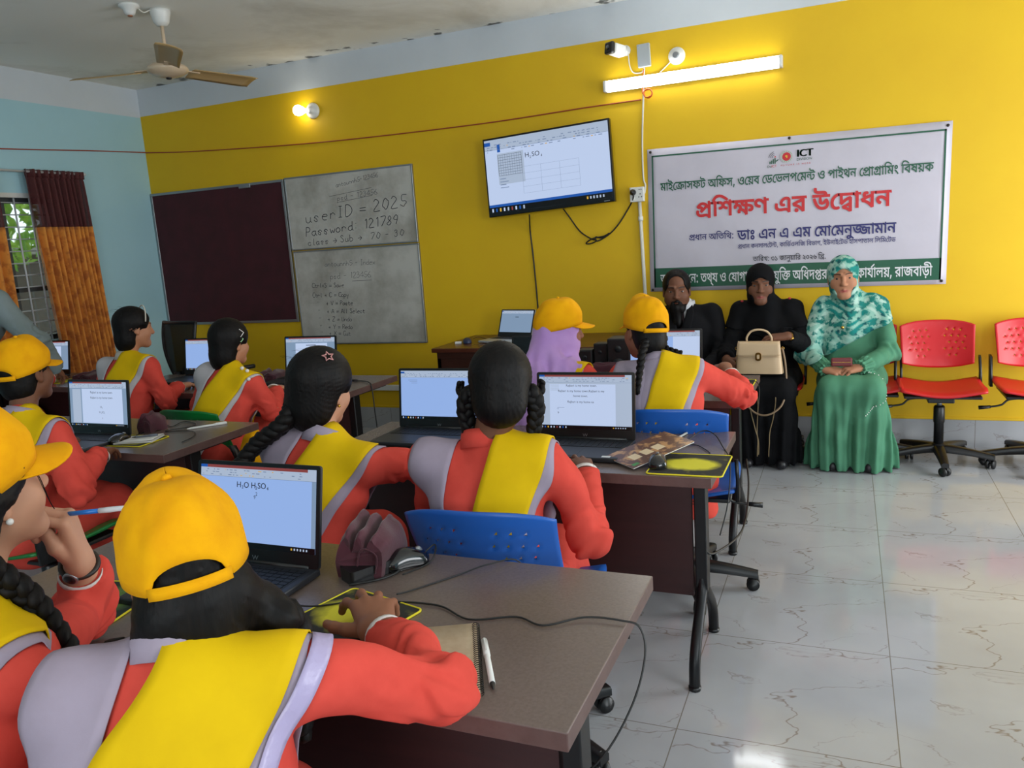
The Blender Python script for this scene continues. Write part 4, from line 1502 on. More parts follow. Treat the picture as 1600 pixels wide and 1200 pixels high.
46: (596, [[305,156,1,-18,-53,0,1,-138,-37,0,-16,15,-52,25,-68,18,-37,3,-19,24,48,14,102,24,57,8,-11,-11,1,18,-215,0,1,18],[213,118,11,-6,-38,-7,-84,-18,-35,-11,28,-3,60,-15,52,-22,17,-14,-5,0,0,6,-2,11,1,8],[93,-2,-12,0,-18,8,1,7,0,7,18,8,13,0,12,0,18,-8,1,-7,0,-7,-18,-8]]),
47: (731, [[371,156,1,-18,-51,0,1,-138,-37,0,1,84,3,-7,-10,8,-24,10,-15,0,-8,0,-14,-3,-10,-8,1,-7,0,-3,0,-4,1,-2,-31,-2,-2,11,-18,14,-26,7,-15,0,-14,0,-18,-5,-10,-9,1,-5,0,-10,30,-14,27,-5,-11,-18,-24,4,-40,12,-20,20,1,12,0,11,20,17,38,8,23,0,26,0,38,-9,17,-11,-7,0,6,8,28,9,17,0,18,0,26,-7,17,-7,-5,-3,0,5,0,10,1,6,1,21,-283,0,1,18]]),
48: (677, [[345,156,1,-18,-51,0,1,-138,-39,0,1,128,5,5,-2,4,-2,9,1,6,1,20,29,0,13,-16],[181,157,20,0,32,-7,28,-14,9,-9,-3,-26,-14,18,-42,20,-25,0,-20,0,-24,-11,1,-10,0,-10,32,-13,37,-1,-1,-19,-34,1,-42,12,-20,18,1,12,0,14,20,17,34,8],[39,157,22,0,36,-8,24,-19,1,-15,0,-10,-20,-19,-40,-11,-31,0,-3,19,26,0,28,7,12,11,1,5,0,10,-26,12,-25,0,-10,0,-16,-1,-11,-2,-3,19,12,1,20,1]]),
49: (633, [[323,156,1,-18,-53,0,1,-138,-37,0,-24,14,-52,22,-66,14,-45,3,-17,23,24,8,60,16,33,6,31,2,1,-14,-24,-6,-54,-13,-19,-6,36,-4,56,-13,48,-17,21,-10,0,4,-2,9,1,5,1,35,3,6,0,6,-2,12,1,6,1,30,-233,0,1,18],[39,142,23,-3,30,-5,64,-15,58,-19,23,-11,1,-23,-20,10,-50,20,-56,15,-56,12,-27,3]]),
50: (682, [[347,156,1,-18,-51,0,1,-138,-37,0,1,88,11,-16,-14,11,-24,11,-9,0,-6,0,-12,-4,-16,-12,-11,-11,-14,-12,-22,-16,-24,-7,-17,0,-14,0,-24,5,-24,13,-13,11,31,9,14,-12,18,-7,11,0,8,0,16,5,18,13,13,11,13,8,12,14,24,10,17,0,16,0,26,-9,19,-9,-9,-1,-2,6,0,10,1,5,1,24,-259,0,1,18],[137,68,-6,17,-10,20,-11,5,-14,6,-42,6,-31,2,7,19,29,-5,28,-2,38,-8,24,-11,12,-16,3,-12]]),
51: (530, [[121,125,40,0,48,-13,24,-20,1,-11,0,-20,-58,-24,-55,-2,7,3,22,-3,50,-12,50,-16,25,-9,-21,-14,-32,12,-52,16,-50,13,-56,9,-33,4,7,18,18,-3,32,-2,25,0,36,0,38,9,14,13,1,7,0,13,-38,15,-29,0,-18,0,-22,-4,-10,-7,1,-5,0,-2,2,-4,1,-2,-35,-3,-2,3,-2,9,1,3,0,9,20,13,40,7],[89,116,-4,8,-24,12,-23,3,13,11,25,-3,28,-5,24,-14,5,-11],[271,156,1,-18,-273,0,1,18]]),
54: (266, [[139,156,1,-18,-51,0,1,-138,-37,0,1,117,-8,9,-22,12,-17,0,-3,0,1,18,7,0,12,0,26,-8,9,-8,0,1,0,9,1,3,1,19,27,0,11,-16]]),
55: (266, [[139,156,1,-18,-51,0,1,-138,-37,0,1,138,-51,0,1,18,45,0,-8,4,-16,11,-5,5,18,15,38,24,54,14,37,0,28,0,48,-6,46,-13,48,-17,27,-10,-19,-14,-36,14,-54,19,-50,9,-29,0,-26,0,-42,-9,-30,-18,-11,-11,4,-3,16,-10,9,-4]]),
56: (266, [[139,138,-51,0,1,-138,-37,0,1,138,-51,0,1,18,53,0,-4,16,-28,22,-48,12,-60,6,-33,0,-30,0,-42,-3,-22,-6,1,-5,0,-5,24,-2,15,0,49,0,26,0,32,-5,9,-5,10,-5,8,-12,1,-10,-33,0,0,6,-4,8,-5,2,-6,2,-14,1,-13,0,-47,0,-20,0,-32,3,-9,2,-12,4,-10,10,1,5,0,15,64,17,69,0,100,0,110,-35,7,-38,51,0]]),
57: (0, [[-143,-66,-12,0,-32,5,-24,13,1,10,0,13,40,15,37,0,30,0,58,-11,60,-20,33,-13,-21,-14,-34,14,-54,19,-50,9,-23,0,-18,0,-18,-7,1,-5,0,-7,20,-6,13,0,20,0,22,8,12,11,4,12,1,5,1,17,39,0,1,-13,0,-7,-6,-19,-20,-18,-38,-11]]),
68: (712, [[361,156,1,-18,-181,0,1,-45,0,-7,10,-7,9,0,10,0,20,6,24,13,15,10,31,2,16,-11,18,-25,1,-13,0,-15,-28,-26,-52,-14,-39,0,-32,0,-58,12,-48,25,-40,43,-15,30,39,5,18,-35,44,-42,56,-19,37,0,40,0,44,20,1,16,0,11,-12,16,-9,5,23,5,-14,-13,-32,-16,-32,-9,-15,0,-10,0,-20,4,-7,3,-8,3,-10,13,1,15,1,40,-143,0,1,18],[183,-37,-14,0,-16,8,1,6,0,7,16,8,15,0,12,0,18,-8,1,-7,0,-6,-18,-8]]),
70: (626, [[319,156,1,-18,-51,0,1,-138,-37,0,-22,14,-50,21,-68,15,-45,3,-17,23,16,5,34,9,34,10,19,4,-18,7,-50,11,-33,4,17,16,1,-4,-43,0,1,18],[229,138,-159,0,-11,2,22,-2,42,-12,36,-12,13,-6,3,-14,-18,-4,-40,-10,-36,-9,-13,-5,-5,4,44,-3,64,-14,50,-20,23,-12,-7,-1,0,5,0,12,1,6],[91,-2,-12,0,-18,8,1,7,0,7,18,8,13,0,12,0,18,-8,1,-7,0,-7,-18,-8]]),
75: (592, [[145,23,-30,0,-50,12,-28,25,1,18,0,15,24,26,50,17,41,0,40,0,48,-16,22,-25,1,-15,0,-15,-24,-26,-52,-16],[151,118,-20,0,-34,-9,-20,-19,1,-12,0,-10,14,-18,30,-10,27,0,22,0,34,11,18,18,1,12,0,11,-16,17,-30,9]]),
76: (592, [[145,0,-44,0,-38,18,1,12,0,10,24,17,31,4,17,-19,-16,-2,-14,-6,1,-4,0,-5,22,-6,21,0,30,0,34,15,1,11,0,8,-12,11,-28,14,-23,8,-32,11,-36,15,-14,13,1,7,0,6,14,14,13,6,35,-9,-8,-4,-8,-7,1,-4,0,-3,4,-6,12,-7,26,-10,21,-7,30,-10,34,-17,14,-17,1,-11,0,-14,-26,-21,-46,-11]]),
77: (592, [[65,135,0,5,10,11,11,7,33,-9,-6,-3,-4,-6,1,-3,0,-3,8,-5,22,-3,23,-2,52,-5,40,-20,1,-15,0,-17,-56,-23,-49,-2,-4,0,-10,1,-5,1,21,2,22,-4,46,-12,44,-14,21,-9,-21,-13,-30,12,-50,16,-50,12,-56,8,-35,4,9,18,18,-2,36,-4,27,0,52,0,38,14,1,11,0,6,-10,9,-28,6,-27,3,-28,3,-36,7,-16,11]]),
78: (592, [[277,74,0,-18,-20,-29,-46,-17,-35,0,-28,0,-46,9,-40,24,-32,45,-13,34,39,6,16,-38,32,-43,44,-18,29,0,24,0,30,12,12,20,1,13,0,15,-18,24,-28,14,-17,0,-14,0,-14,-7,1,-6,0,-4,4,-8,7,-4,-39,-6,-6,6,-6,13,1,6,0,10,20,13,30,5,15,0,36,0,48,-19,24,-33]]),
81: (592, [[175,10,-26,0,-48,10,-40,23,-36,40,-13,30,39,6,10,-25,26,-34,28,-22,38,-9,23,0,32,0,38,19,1,20,0,11,-14,15,-3,4,21,0,-8,-11,-22,-15,-28,-8,-15,0,-10,0,-18,3,-5,3,-8,4,-10,12,1,14,1,13,0,6,-6,7,-14,3,-13,0,5,19,20,0,28,-4,9,-4,6,-4,6,-11,1,-7,1,-23,0,-7,8,-6,11,0,8,0,16,4,16,12,9,12,29,3,10,-6,12,-16,8,-17,1,-7,0,-16,-24,-26,-46,-15]]),
129: (919, [[465,156,1,-18,-155,0,1,-138,-39,0,1,21,5,7,-2,2,-2,14,1,6,1,55,1,3,1,30,-271,0,1,18],[439,68,0,-8,-12,-14,-30,-9,-23,0,-6,0,-14,1,-7,0,5,18,2,0,10,0,5,0,22,0,14,8,1,5,0,5,-8,7,-5,3,-12,4,-44,5,-33,0,-15,0,-30,0,-46,7,-26,18,1,15,0,2,2,6,1,3,39,-1,-2,-3,0,-4,1,-2,0,-15,34,-9,31,0,17,0,50,0,54,-8,17,-7,12,-5,10,-14],[175,66,22,0,36,-9,32,-16,13,-9,1,-18,-3,-6,-16,13,-32,18,-32,9,-15,0,-8,0,-12,-2,-6,-5,1,-4,0,-4,4,-6,3,-2,-39,-4,-2,3,-6,9,1,5,0,6,10,11,18,7,24,4],[93,116,26,0,42,-12,26,-22,1,-16,0,-4,-2,-8,-1,-2,-37,0,2,3,2,7,1,2,0,8,-12,16,-22,10,-17,0,-16,0,-14,-7,1,-5,0,-2,2,-6,3,-2,-37,-4,-4,4,-4,8,1,3,0,7,10,10,18,8,24,4],[63,101,0,2,2,6,1,3,0,10,-20,20,-23,4,49,4,16,-6,16,-18,1,-14,0,-3,0,-6,-1,-3]]),
131: (0, [[-127,177,165,52,21,-14,-159,-54]]),
150: (645, [[329,156,1,-18,-51,0,1,-138,-39,0,-18,14,-52,24,-66,18,-41,4,-11,23,27,-9,42,-4,64,-16,46,-20,15,-10,-2,6,0,12,1,6,1,124,29,0,11,-16],[107,156,30,0,44,-10,20,-19,1,-11,0,-20,-64,-24,-55,-3,-23,2,-9,12,42,1,50,10,22,14,1,8,0,11,-28,12,-27,0,-24,0,-22,-10,1,-5,0,-4,8,-6,11,-2,-23,-16,-8,3,-16,8,-8,11,1,6,0,9,20,15,38,8],[257,-4,125,-50,-21,-13,-127,47]]),
203: (930, [[471,156,1,-18,-473,0,1,18],[237,132,18,0,26,-4,9,-3,12,-4,10,-12,1,-12,1,-2,0,-3,0,-8,-1,-3,3,-5,1,-76,-37,0,-4,11,-24,11,-19,0,-16,0,-28,-2,-32,-2,-21,0,-16,0,-36,3,-30,10,-20,19,1,16,0,5,2,13,3,4,39,-3,-2,-4,-2,-8,1,-7,0,-13,20,-13,30,-4,15,0,18,0,28,2,28,2,17,0,18,0,28,-6,11,-8,1,70,0,6,-4,7,-5,2,-4,1,-12,2,-9,0,-16,0,-24,-6,-11,-4,-8,-4,-12,-10,1,-5,0,-4,8,-6,17,0,8,0,10,1,7,0,3,-18,-4,0,-18,-2,-11,0,-22,0,-34,13,1,14,0,9,16,17,17,7,16,7,40,9],[381,106,30,0,38,-17,1,-14,0,-7,-14,-16,-34,-14,-31,-4,-11,18,26,3,28,11,1,7,0,9,-20,7,-13,0,-18,0,-34,-15,-13,-14,-21,10,20,18,44,18]]),
204: (696, [[353,156,1,-18,-51,0,1,-138,-37,3,-16,10,-36,18,-42,15,-52,11,-31,3,-11,23,25,-9,46,-4,62,-15,44,-19,17,-9,-2,6,0,11,1,7,1,121,27,0,13,-16],[225,118,0,-15,-30,-20,-54,-12,-35,-2,-23,2,-7,12,40,1,52,9,24,14,1,9,0,8,-14,13,-15,6,29,13,16,-8,22,-19],[93,108,-32,0,-36,15,1,14,0,6,8,10,5,4,39,-5,-4,-3,-6,-7,1,-4,0,-6,16,-7,13,0,8,0,24,4,22,12,13,12,29,3,1,-12,-10,-11,-28,-17,-36,-8],[301,-29,-35,0,-8,11,-28,10,-23,0,-14,0,-28,-2,-30,-2,-15,0,-16,0,-32,4,-28,8,-16,16,1,11,0,5,2,9,3,3,39,-3,-2,-3,-2,-6,1,-4,0,-13,30,-9,25,0,22,0,34,4,21,0,24,0,34,-7,13,-7,1,25,39,5]]),
205: (727, [[369,156,1,-18,-51,0,1,-138,-37,0,1,106,11,-16,-18,13,-30,18,-28,12,-28,6,-15,0,-28,0,-32,-14,-11,-9,-7,-2,8,4,28,4,21,0,22,0,30,-9,12,-14,1,-7,0,-14,-38,-22,-37,-12,-25,18,26,6,36,13,1,10,0,6,-16,7,-15,0,-14,0,-22,-3,-11,-3,-41,16,16,14,34,19,42,10,27,0,24,0,42,-9,38,-17,21,-13,-7,3,0,3,-2,15,1,7,1,26,27,0,13,-16],[317,-11,-35,0,-8,11,-28,11,-19,0,-16,0,-32,-2,-30,-3,-19,0,-16,0,-36,4,-32,10,-18,18,1,15,0,5,0,10,5,4,39,-3,-2,-3,-2,-8,1,-5,0,-11,16,-12,30,-6,21,0,16,0,28,3,28,2,19,0,16,0,30,-6,15,-8,1,2,39,0]]),
224: (755, [[383,156,1,-18,-51,0,1,-138,-37,0,1,99,11,-16,-20,15,-34,21,-30,14,-32,6,-17,0,-20,0,-32,-7,-28,-13,-9,-7,-3,-1,8,3,14,2,11,0,30,0,26,-16,1,-11,0,-3,0,-5,-1,-1,-7,2,6,3,10,6,14,6,7,3,63,29,25,-13,-141,-67,-27,13,41,20,-17,-11,-13,-5,6,4,10,10,1,6,0,6,-14,8,-13,0,-8,0,-16,-2,-7,-3,-37,18,20,13,42,20,46,11,27,0,28,0,46,-10,42,-21,25,-16,-9,2,-2,6,0,14,1,8,1,32,27,0,13,-16],[331,-11,-37,0,-4,8,-16,9,-20,5,-13,0,-26,0,-48,-5,-29,0,-18,0,-38,4,-34,10,-22,18,1,15,0,4,2,10,5,5,39,-3,-2,-3,-2,-8,1,-5,0,-11,18,-12,32,-6,23,0,24,0,46,5,25,0,20,0,32,-7,13,-7,1,23,39,0]]),
262: (617, [[315,156,1,-18,-233,0,1,-75,-7,5,30,17,84,27,53,10,23,-12,1,-88,-37,-7,1,93,11,-7,-28,-5,-54,-17,-52,-21,-27,-14,-29,10,1,84,-43,0,1,18],[261,54,1,-83,-37,0,-18,9,-40,12,-42,8,-23,2,-17,20,18,5,50,12,52,12,23,3],[223,36,-16,-2,-38,-9,-36,-9,-11,-3,5,2,28,-3,50,-11,23,-10,0,4,-2,11,1,4]]),
287: (930, [[245,132,36,0,40,-18,1,-15,0,-11,-24,-17,-40,-13,-27,-5,-13,17,32,6,36,12,1,10,0,8,-20,8,-19,0,-18,0,-30,-5,-24,-7,-14,-9,1,-3,0,-4,10,-4,17,-2,-9,-18,-28,2,-26,13,1,11,0,8,20,16,34,12,46,8],[329,42,0,-19,-60,-23,-51,0,-32,0,-60,11,-52,24,-42,40,-15,29,39,6,18,-32,46,-40,60,-19,41,0,32,0,38,11,1,13,0,9,-24,12,-19,3,41,9,22,-6,24,-17],[381,118,30,0,38,-17,1,-14,0,-7,-14,-16,-34,-14,-31,-4,-11,18,26,3,28,11,1,7,0,9,-22,7,-11,0,-18,0,-30,-10,-23,-14,-15,7,14,13,30,15,30,6],[471,156,1,-18,-473,0,1,18]]),
317: (1323, [[193,21,-28,0,-52,9,-44,22,-38,37,-15,27,39,5,16,-29,40,-36,52,-16,33,0,34,0,36,15,1,15,0,8,-6,10,-3,4,29,0,-12,-7,-30,-12,-34,-6,-19,0,-18,0,-28,7,-16,14,1,10,0,7,12,15,28,13,23,5,-8,0,-20,0,-15,0,-143,0,1,18,671,0,1,-18,-347,0,-8,0,-22,0,-22,0,-9,1,-40,-9,-40,-15,-16,-13,1,-5,0,-7,16,-6,9,0,18,0,28,9,19,9,43,-8,6,-5,4,-15,1,-7,0,-9,-12,-17,-28,-13,-40,-7],[605,49,0,-11,8,-22,11,-14,-37,-4,-8,14,-12,26,1,15,0,8,4,15,8,12,7,5,7,0,-12,-2,-24,-1,-13,0,-24,0,-44,4,-42,7,-19,5,-8,-2,-20,-1,-18,-1,-9,0,-24,0,-44,8,-36,15,-9,10,15,4,25,0,8,-7,26,-8,30,-5,19,0,10,0,18,1,18,2,11,2,18,-4,38,-8,42,-4,27,0,16,0,28,2,21,1,25,-17,-12,-11,-10,-21],[413,3,-28,0,-48,8,-44,19,-17,16,25,17,14,-15,34,-18,42,-8,25,0,36,0,36,15,1,15,0,8,-8,10,-3,4,31,0,-14,-7,-28,-12,-34,-6,-19,0,-28,0,-36,16,1,15,0,11,30,19,37,8,31,-7,-24,-7,-24,-11,-10,-9,1,-5,0,-7,16,-6,11,0,18,0,26,9,19,9,45,-8,4,-5,4,-15,1,-7,0,-9,-12,-17,-26,-13,-42,-7]]),
370: (848, [[97,118,22,0,36,-8,32,-12,15,-8,1,-23,-22,14,-50,19,-23,0,-16,0,-24,-9,1,-8,0,-7,18,-10,19,-4,-17,-17,-28,6,-30,20,1,13,0,11,20,15,34,8],[429,156,1,-18,-201,0,1,-87,0,-11,6,-9,3,-2,10,-5,19,0,20,0,34,10,15,6,14,8,16,18,1,9,0,8,-16,8,-19,0,-4,0,-16,-1,-5,-1,-5,18,10,1,22,2,11,0,18,0,30,-7,16,-15,1,-12,0,-15,-28,-28,-21,-9,-20,-8,-42,-10,-25,0,-20,0,-26,6,-7,4,-8,4,-10,14,1,14,1,36,3,7,-2,5,0,10,1,5,1,27,-191,0,1,18],[339,156,-2,10,-18,9,-19,0,-47,0,-32,0,-36,4,-11,5,-14,5,-12,16,1,10,0,3,0,6,3,4,37,-1,0,-3,-2,-4,1,-3,0,-5,4,-9,7,-3,6,-4,28,-3,25,0,41,0,26,0,30,-4,13,-5,8,-4,8,-14,3,-10]]),
378: (726, [[145,157,32,0,48,-12,46,-25,31,-20,-27,-10,-18,14,-30,18,-28,12,-32,5,-15,0,-20,0,-32,-5,-28,-10,-11,-4,-3,-1,8,3,20,2,13,0,26,0,22,-15,1,-10,0,-2,0,-4,1,-2,-55,-16,12,4,12,9,1,8,0,4,-12,8,-15,0,-8,0,-16,-2,-7,-3,-35,18,20,11,40,16,48,9],[249,118,-139,-58,-27,14,49,18,5,0,6,3,10,5,12,4,7,3,61,25],[369,156,1,-18,-57,0,1,-86,-37,11,1,36,3,13,-2,6,0,14,1,8,1,32,27,0,13,-16],[223,-15,-32,0,-58,8,-48,18,-40,29,-15,20,37,7,16,-20,42,-29,58,-14,43,0,32,0,34,7,16,11,1,8,0,10,-28,14,-23,0,-12,0,-14,-4,-6,-6,1,-4,0,-2,0,-5,3,-2,-35,-4,-4,5,-2,8,1,3,0,9,20,12,32,7,19,0,28,0,42,-12,20,-19,1,-11,0,-13,-24,-20,-52,-11]]),
450: (346, [[179,156,1,-18,-9,0,-16,-2,-36,-12,-32,-18,-20,-26,1,-14,0,-18,22,-22,32,-9,17,0,12,0,18,3,11,3,19,-15,-14,-5,-30,-4,-15,0,-32,0,-48,16,-28,30,1,20,0,19,24,30,40,23,46,15,23,4]]),
597: (263, [[97,29,3,-3,-4,-8,-14,-20,-16,-18,-7,-10,-31,0,6,15,14,31,3,13]]),
599: (268, [[37,14,0,9,18,7,13,0,14,0,18,-7,1,-9,0,-10,-18,-8,-13,0,-12,0,-18,8]]),
611: (294, [[75,104,-14,0,-18,8,1,8,0,10,18,8,15,0,12,0,18,-8,1,-10,0,-8,-18,-8],[75,-4,-14,0,-18,8,1,10,0,9,18,7,15,0,12,0,18,-7,1,-9,0,-10,-18,-8]])}
RUNS = {'topic': [44, 54, 10, 450, 203, 54, 50, 41, 30, 3, 8, 55, 41, 50, 597, 3, 18, 450, 70, 42, 3, 450, 32, 450, 43, 47, 40, 450, 44, 370, 3, 18, 3, 40, 54, 10, 36, 39, 3, 450, 224, 54, 205, 54, 55, 44, 6, 3, 55, 42, 49, 70, 20], 'title': [224, 55, 48, 129, 34, 3, 16, 46, 3, 12, 450, 262, 54, 38, 39], 'guest_role': [224, 38, 54, 39, 3, 8, 55, 35, 55, 36, 611], 'guest': [32, 54, 7, 3, 16, 39, 3, 16, 3, 16, 44, 3, 450, 44, 54, 450, 44, 39, 57, 317, 54, 44, 54, 39], 'post': [224, 38, 54, 39, 3, 20, 39, 50, 54, 47, 450, 30, 370, 597, 3, 20, 54, 55, 32, 131, 18, 47, 55, 27, 3, 55, 42, 43, 54, 22, 597, 3, 10, 12, 39, 54, 10, 450, 30, 32, 3, 51, 54, 50, 40, 54, 35, 54, 47, 3, 55, 47, 55, 44, 450, 30, 32], 'date': [35, 54, 55, 46, 21, 611, 3, 78, 76, 3, 27, 54, 39, 57, 70, 54, 55, 46, 3, 77, 75, 77, 81, 3, 55, 204, 599], 'host': [9, 450, 70, 54, 27, 450, 39, 611, 3, 35, 150, 45, 3, 18, 3, 450, 45, 54, 22, 54, 450, 45, 54, 22, 3, 224, 45, 57, 55, 287, 3, 8, 55, 38, 37, 378, 46, 597, 3, 450, 27, 47, 54, 3, 20, 54, 45, 131, 54, 47, 70, 597, 3, 46, 54, 27, 42, 54, 68, 56]}

_glyph_cache = {}


def glyph(g, bold):
    """outline letter -> filled triangles (non-zero winding), units of 1/1000 em"""
    if (g, bold) in _glyph_cache:
        return _glyph_cache[(g, bold)]
    cons = []
    for s in GLYPHS[g][1]:
        x = y = 0
        pts = []
        for i in range(0, len(s), 2):
            x += s[i] >> 1
            y += s[i + 1]
            pts.append((x * 4.0, y * 4.0, s[i] & 1))
        full = []
        for i, p in enumerate(pts):
            q = pts[(i + 1) % len(pts)]
            full.append(p)
            if not p[2] and not q[2]:
                full.append(((p[0] + q[0]) / 2, (p[1] + q[1]) / 2, 1))
        k = next(i for i, p in enumerate(full) if p[2])
        full = full[k:] + full[:k] + [full[k]]
        out = []
        i = 0
        while i < len(full) - 1:
            p = full[i]
            if full[i + 1][2]:
                out.append(p[:2])
                i += 1
            else:
                c, e = full[i + 1], full[i + 2]
                for u in (0, .25, .5, .75):
                    out.append(((1 - u) ** 2 * p[0] + 2 * u * (1 - u) * c[0] + u * u * e[0], (1 - u) ** 2 * p[1] + 2 * u * (1 - u) * c[1] + u * u * e[1]))
                i += 2
        if bold:
            n = len(out)
            o2 = []
            for i in range(n):
                a, b, c = out[i - 1], out[i], out[(i + 1) % n]
                dx, dy = c[0] - a[0], c[1] - a[1]
                l = math.hypot(dx, dy) or 1
                o2.append((b[0] - dy / l * bold, b[1] + dx / l * bold))
            out = o2
        cons.append(out)
    if not cons:
        _glyph_cache[(g, bold)] = ([], [])
        return [], []
    V, Ed = [], []
    for c in cons:
        o = len(V)
        V += [Vector(p) for p in c]
        Ed += [(o + i, o + (i + 1) % len(c)) for i in range(len(c))]
    r = delaunay_2d_cdt(V, Ed, [], 0, 1e-4)
    vs, fs = r[0], r[2]
    keep = []
    segs = [(np.array(c), np.roll(np.array(c), -1, 0)) for c in cons]
    for f in fs:
        cx, cy = sum(vs[i].x for i in f) / len(f), sum(vs[i].y for i in f) / len(f)
        wn = 0
        for a, b in segs:
            up = (a[:, 1] <= cy) & (b[:, 1] > cy)
            dn = (a[:, 1] > cy) & (b[:, 1] <= cy)
            cr = (b[:, 0] - a[:, 0]) * (cy - a[:, 1]) - (cx - a[:, 0]) * (b[:, 1] - a[:, 1])
            wn += int((up & (cr > 0)).sum()) - int((dn & (cr < 0)).sum())
        if wn:
            keep.append(tuple(f))
    _glyph_cache[(g, bold)] = ([(v.x, v.y) for v in vs], keep)
    return _glyph_cache[(g, bold)]


def bengali(mb, run, x0, x1, zt, zb, mi, y, slope=0.0, bold=0.0):
    """a line from x0 to x1; zt is the head stroke, zb the foot of the letters"""
    tot = sum(GLYPHS[g][0] for g in RUNS[run])
    kx = (x1 - x0) / tot
    kz = (zt - zb) / 640.0
    cx = 0
    for g in RUNS[run]:
        vs, fs = glyph(g, bold)
        mb.add([(x0 + (cx + a) * kx, y, zb + b * kz + slope * (cx + a) * kx) for a, b in vs], fs, mi)
        cx += GLYPHS[g][0]


BX0, BX1, BZ0, BZ1 = -1.276, 0.576, 1.052, 2.026
banner = thing('banner', 'white printed banner with red Bengali headline and green border on the yellow wall', 'banner', ((BX0 + BX1) / 2, WY, BZ0))
M_BAN = mat('white vinyl', '#c3bdc9', rough=0.42, vary=(3, '#bdb7c3', 0.4, 0.7), bump=(5, 0.35, 0.012))
M_BGREEN = mat('printed dark green', '#0b5238', rough=0.45)
M_BRED = mat('printed red', '#c4161c', rough=0.45)
M_BNAVY = mat('printed navy', '#1c1a63', rough=0.45)
M_BINK = mat('printed black', '#24222c', rough=0.45)
M_BWHITE = mat('printed white', '#d9d8dc', rough=0.45)
cx, bw, bh = (BX0 + BX1) / 2, (BX1 - BX0) / 2, BZ1 - BZ0
TILT = -0.014
BM = Matrix.Translation((0, 0, bh / 2)) @ Matrix.Rotation(0.012, 4, 'Y') @ Matrix.Translation((0, 0, -bh / 2))
rows = [[BM @ Vector((-bw + 2 * bw * i / 30, -0.006 - 0.0015 * math.sin(i * 0.9 + j), bh * j / 14)) for i in range(31)] for j in range(15)]
MB().sheet(rows, 0.0008).build('sheet', M_BAN, banner)
Y = -0.0105
m = MB()
for a, b in (((-bw + 0.030, 0.03), (-bw + 0.040, bh - 0.045)), ((bw - 0.040, 0.03), (bw - 0.030, bh - 0.045)), ((-bw + 0.030, bh - 0.055), (bw - 0.030, bh - 0.045)), ((-bw + 0.030, 0.027), (bw - 0.030, 0.162))):
    m.add([BM @ Vector(p) for p in ((a[0], Y, a[1]), (b[0], Y, a[1]), (b[0], Y, b[1]), (a[0], Y, b[1]))], [(0, 1, 2, 3)])
m.build('border', M_BGREEN, banner)
DX = -cx
Y2 = -0.0118
for run, x0, x1, zt, zb, mt, bold, nm in (('topic', -1.186, 0.486, 1.800, 1.748, M_BGREEN, 15, 'topic_line'), ('title', -0.950, 0.254, 1.648, 1.552, M_BRED, 26, 'headline'), ('guest_role', -1.0, -0.70, 1.438, 1.400, M_BNAVY, 9, 'guest_line'),
                                       ('guest', -0.677, 0.285, 1.446, 1.383, M_BNAVY, 18, 'guest_line'), ('post', -0.675, 0.284, 1.353, 1.326, M_BNAVY, 9, 'post_line'), ('date', -0.579, -0.123, 1.266, 1.236, M_BINK, 12, 'date_line'), ('host', -1.206, 0.492, 1.174, 1.114, M_BWHITE, 14, 'host_line')):
    m = MB()
    bengali(m, run, x0 + DX, x1 + DX, zt - BZ0 + 0.004, zb - BZ0 + 0.004, 0, Y2, TILT * 0.9, bold)
    m.build(nm, mt, banner)
# emblems
em = MB()


def disc(mb, x, z, r0, r1, mi, y=Y2, n=28, a0=0, a1=360):
    k = n
    v, f = [], []
    for i in range(k + 1):
        a = R(a0 + (a1 - a0) * i / k)
        v += [(x + r0 * math.cos(a), y, z + r0 * math.sin(a)), (x + r1 * math.cos(a), y, z + r1 * math.sin(a))]
    f = [(2 * i, 2 * i + 1, 2 * i + 3, 2 * i + 2) for i in range(k)]
    mb.add(v, f, mi)


ex, ez = -0.362 + DX, 1.900 - BZ0
disc(em, ex, ez, 0.0001, 0.026, 0)
disc(em, ex, ez, 0.028, 0.038, 1)
for k in range(16):
    a = 2 * PI * k / 16
    disc(em, ex + 0.033 * math.cos(a), ez + 0.033 * math.sin(a), 0.0001, 0.002, 2, Y2 - 0.001, 6)
em.add([(ex - 0.003 + a * .0068, Y2 - .001, ez + b * .0068) for a, b in ((-.6, 1.2), (0.3, 1.5), (1.2, 0.8), (1.6, 0), (0.9, -.2), (1.4, -1.2), (0.4, -1.5), (0.1, -.5), (-.8, 0))], [tuple(range(9))], 3)
em.build('round_emblem', [M_BRED, mat('printed pale grey', '#b9bcb4', rough=.45), M_BGREEN, mat('printed gold', '#d8a92c', rough=.45)], banner)
lg = MB()
for k, (hh, wd) in enumerate(((0.016, .007), (0.022, .007), (0.030, .007), (0.036, .007))):
    x = -0.468 + DX + k * 0.0105
    lg.add([(x, Y2, 1.862 - BZ0), (x + wd, Y2, 1.862 - BZ0), (x + wd, Y2, 1.862 - BZ0 + hh), (x, Y2, 1.862 - BZ0 + hh)], [(0, 1, 2, 3)], 0)
lg.add([(-0.426 + DX, Y2, 1.872 - BZ0), (-0.410 + DX, Y2, 1.885 - BZ0), (-0.414 + DX, Y2, 1.888 - BZ0), (-0.430 + DX, Y2, 1.880 - BZ0)], [(0, 1, 2, 3)], 0)
for r in (0.018, 0.028, 0.038):
    disc(lg, -0.432 + DX, 1.898 - BZ0, r, r + 0.003, 2, Y2, 12, 100, 175)
disc(lg, -0.432 + DX, 1.905 - BZ0, 0.0001, 0.0045, 1, Y2, 10)
MX = Matrix(((1, 0, 0, 0), (0, 0, -1, Y2), (0, 1, 0, 0), (0, 0, 0, 1)))
put_text(lg, 'Do', 0.021, -0.482 + DX, 1.840 - BZ0, 0, 0, 'LEFT', MX)
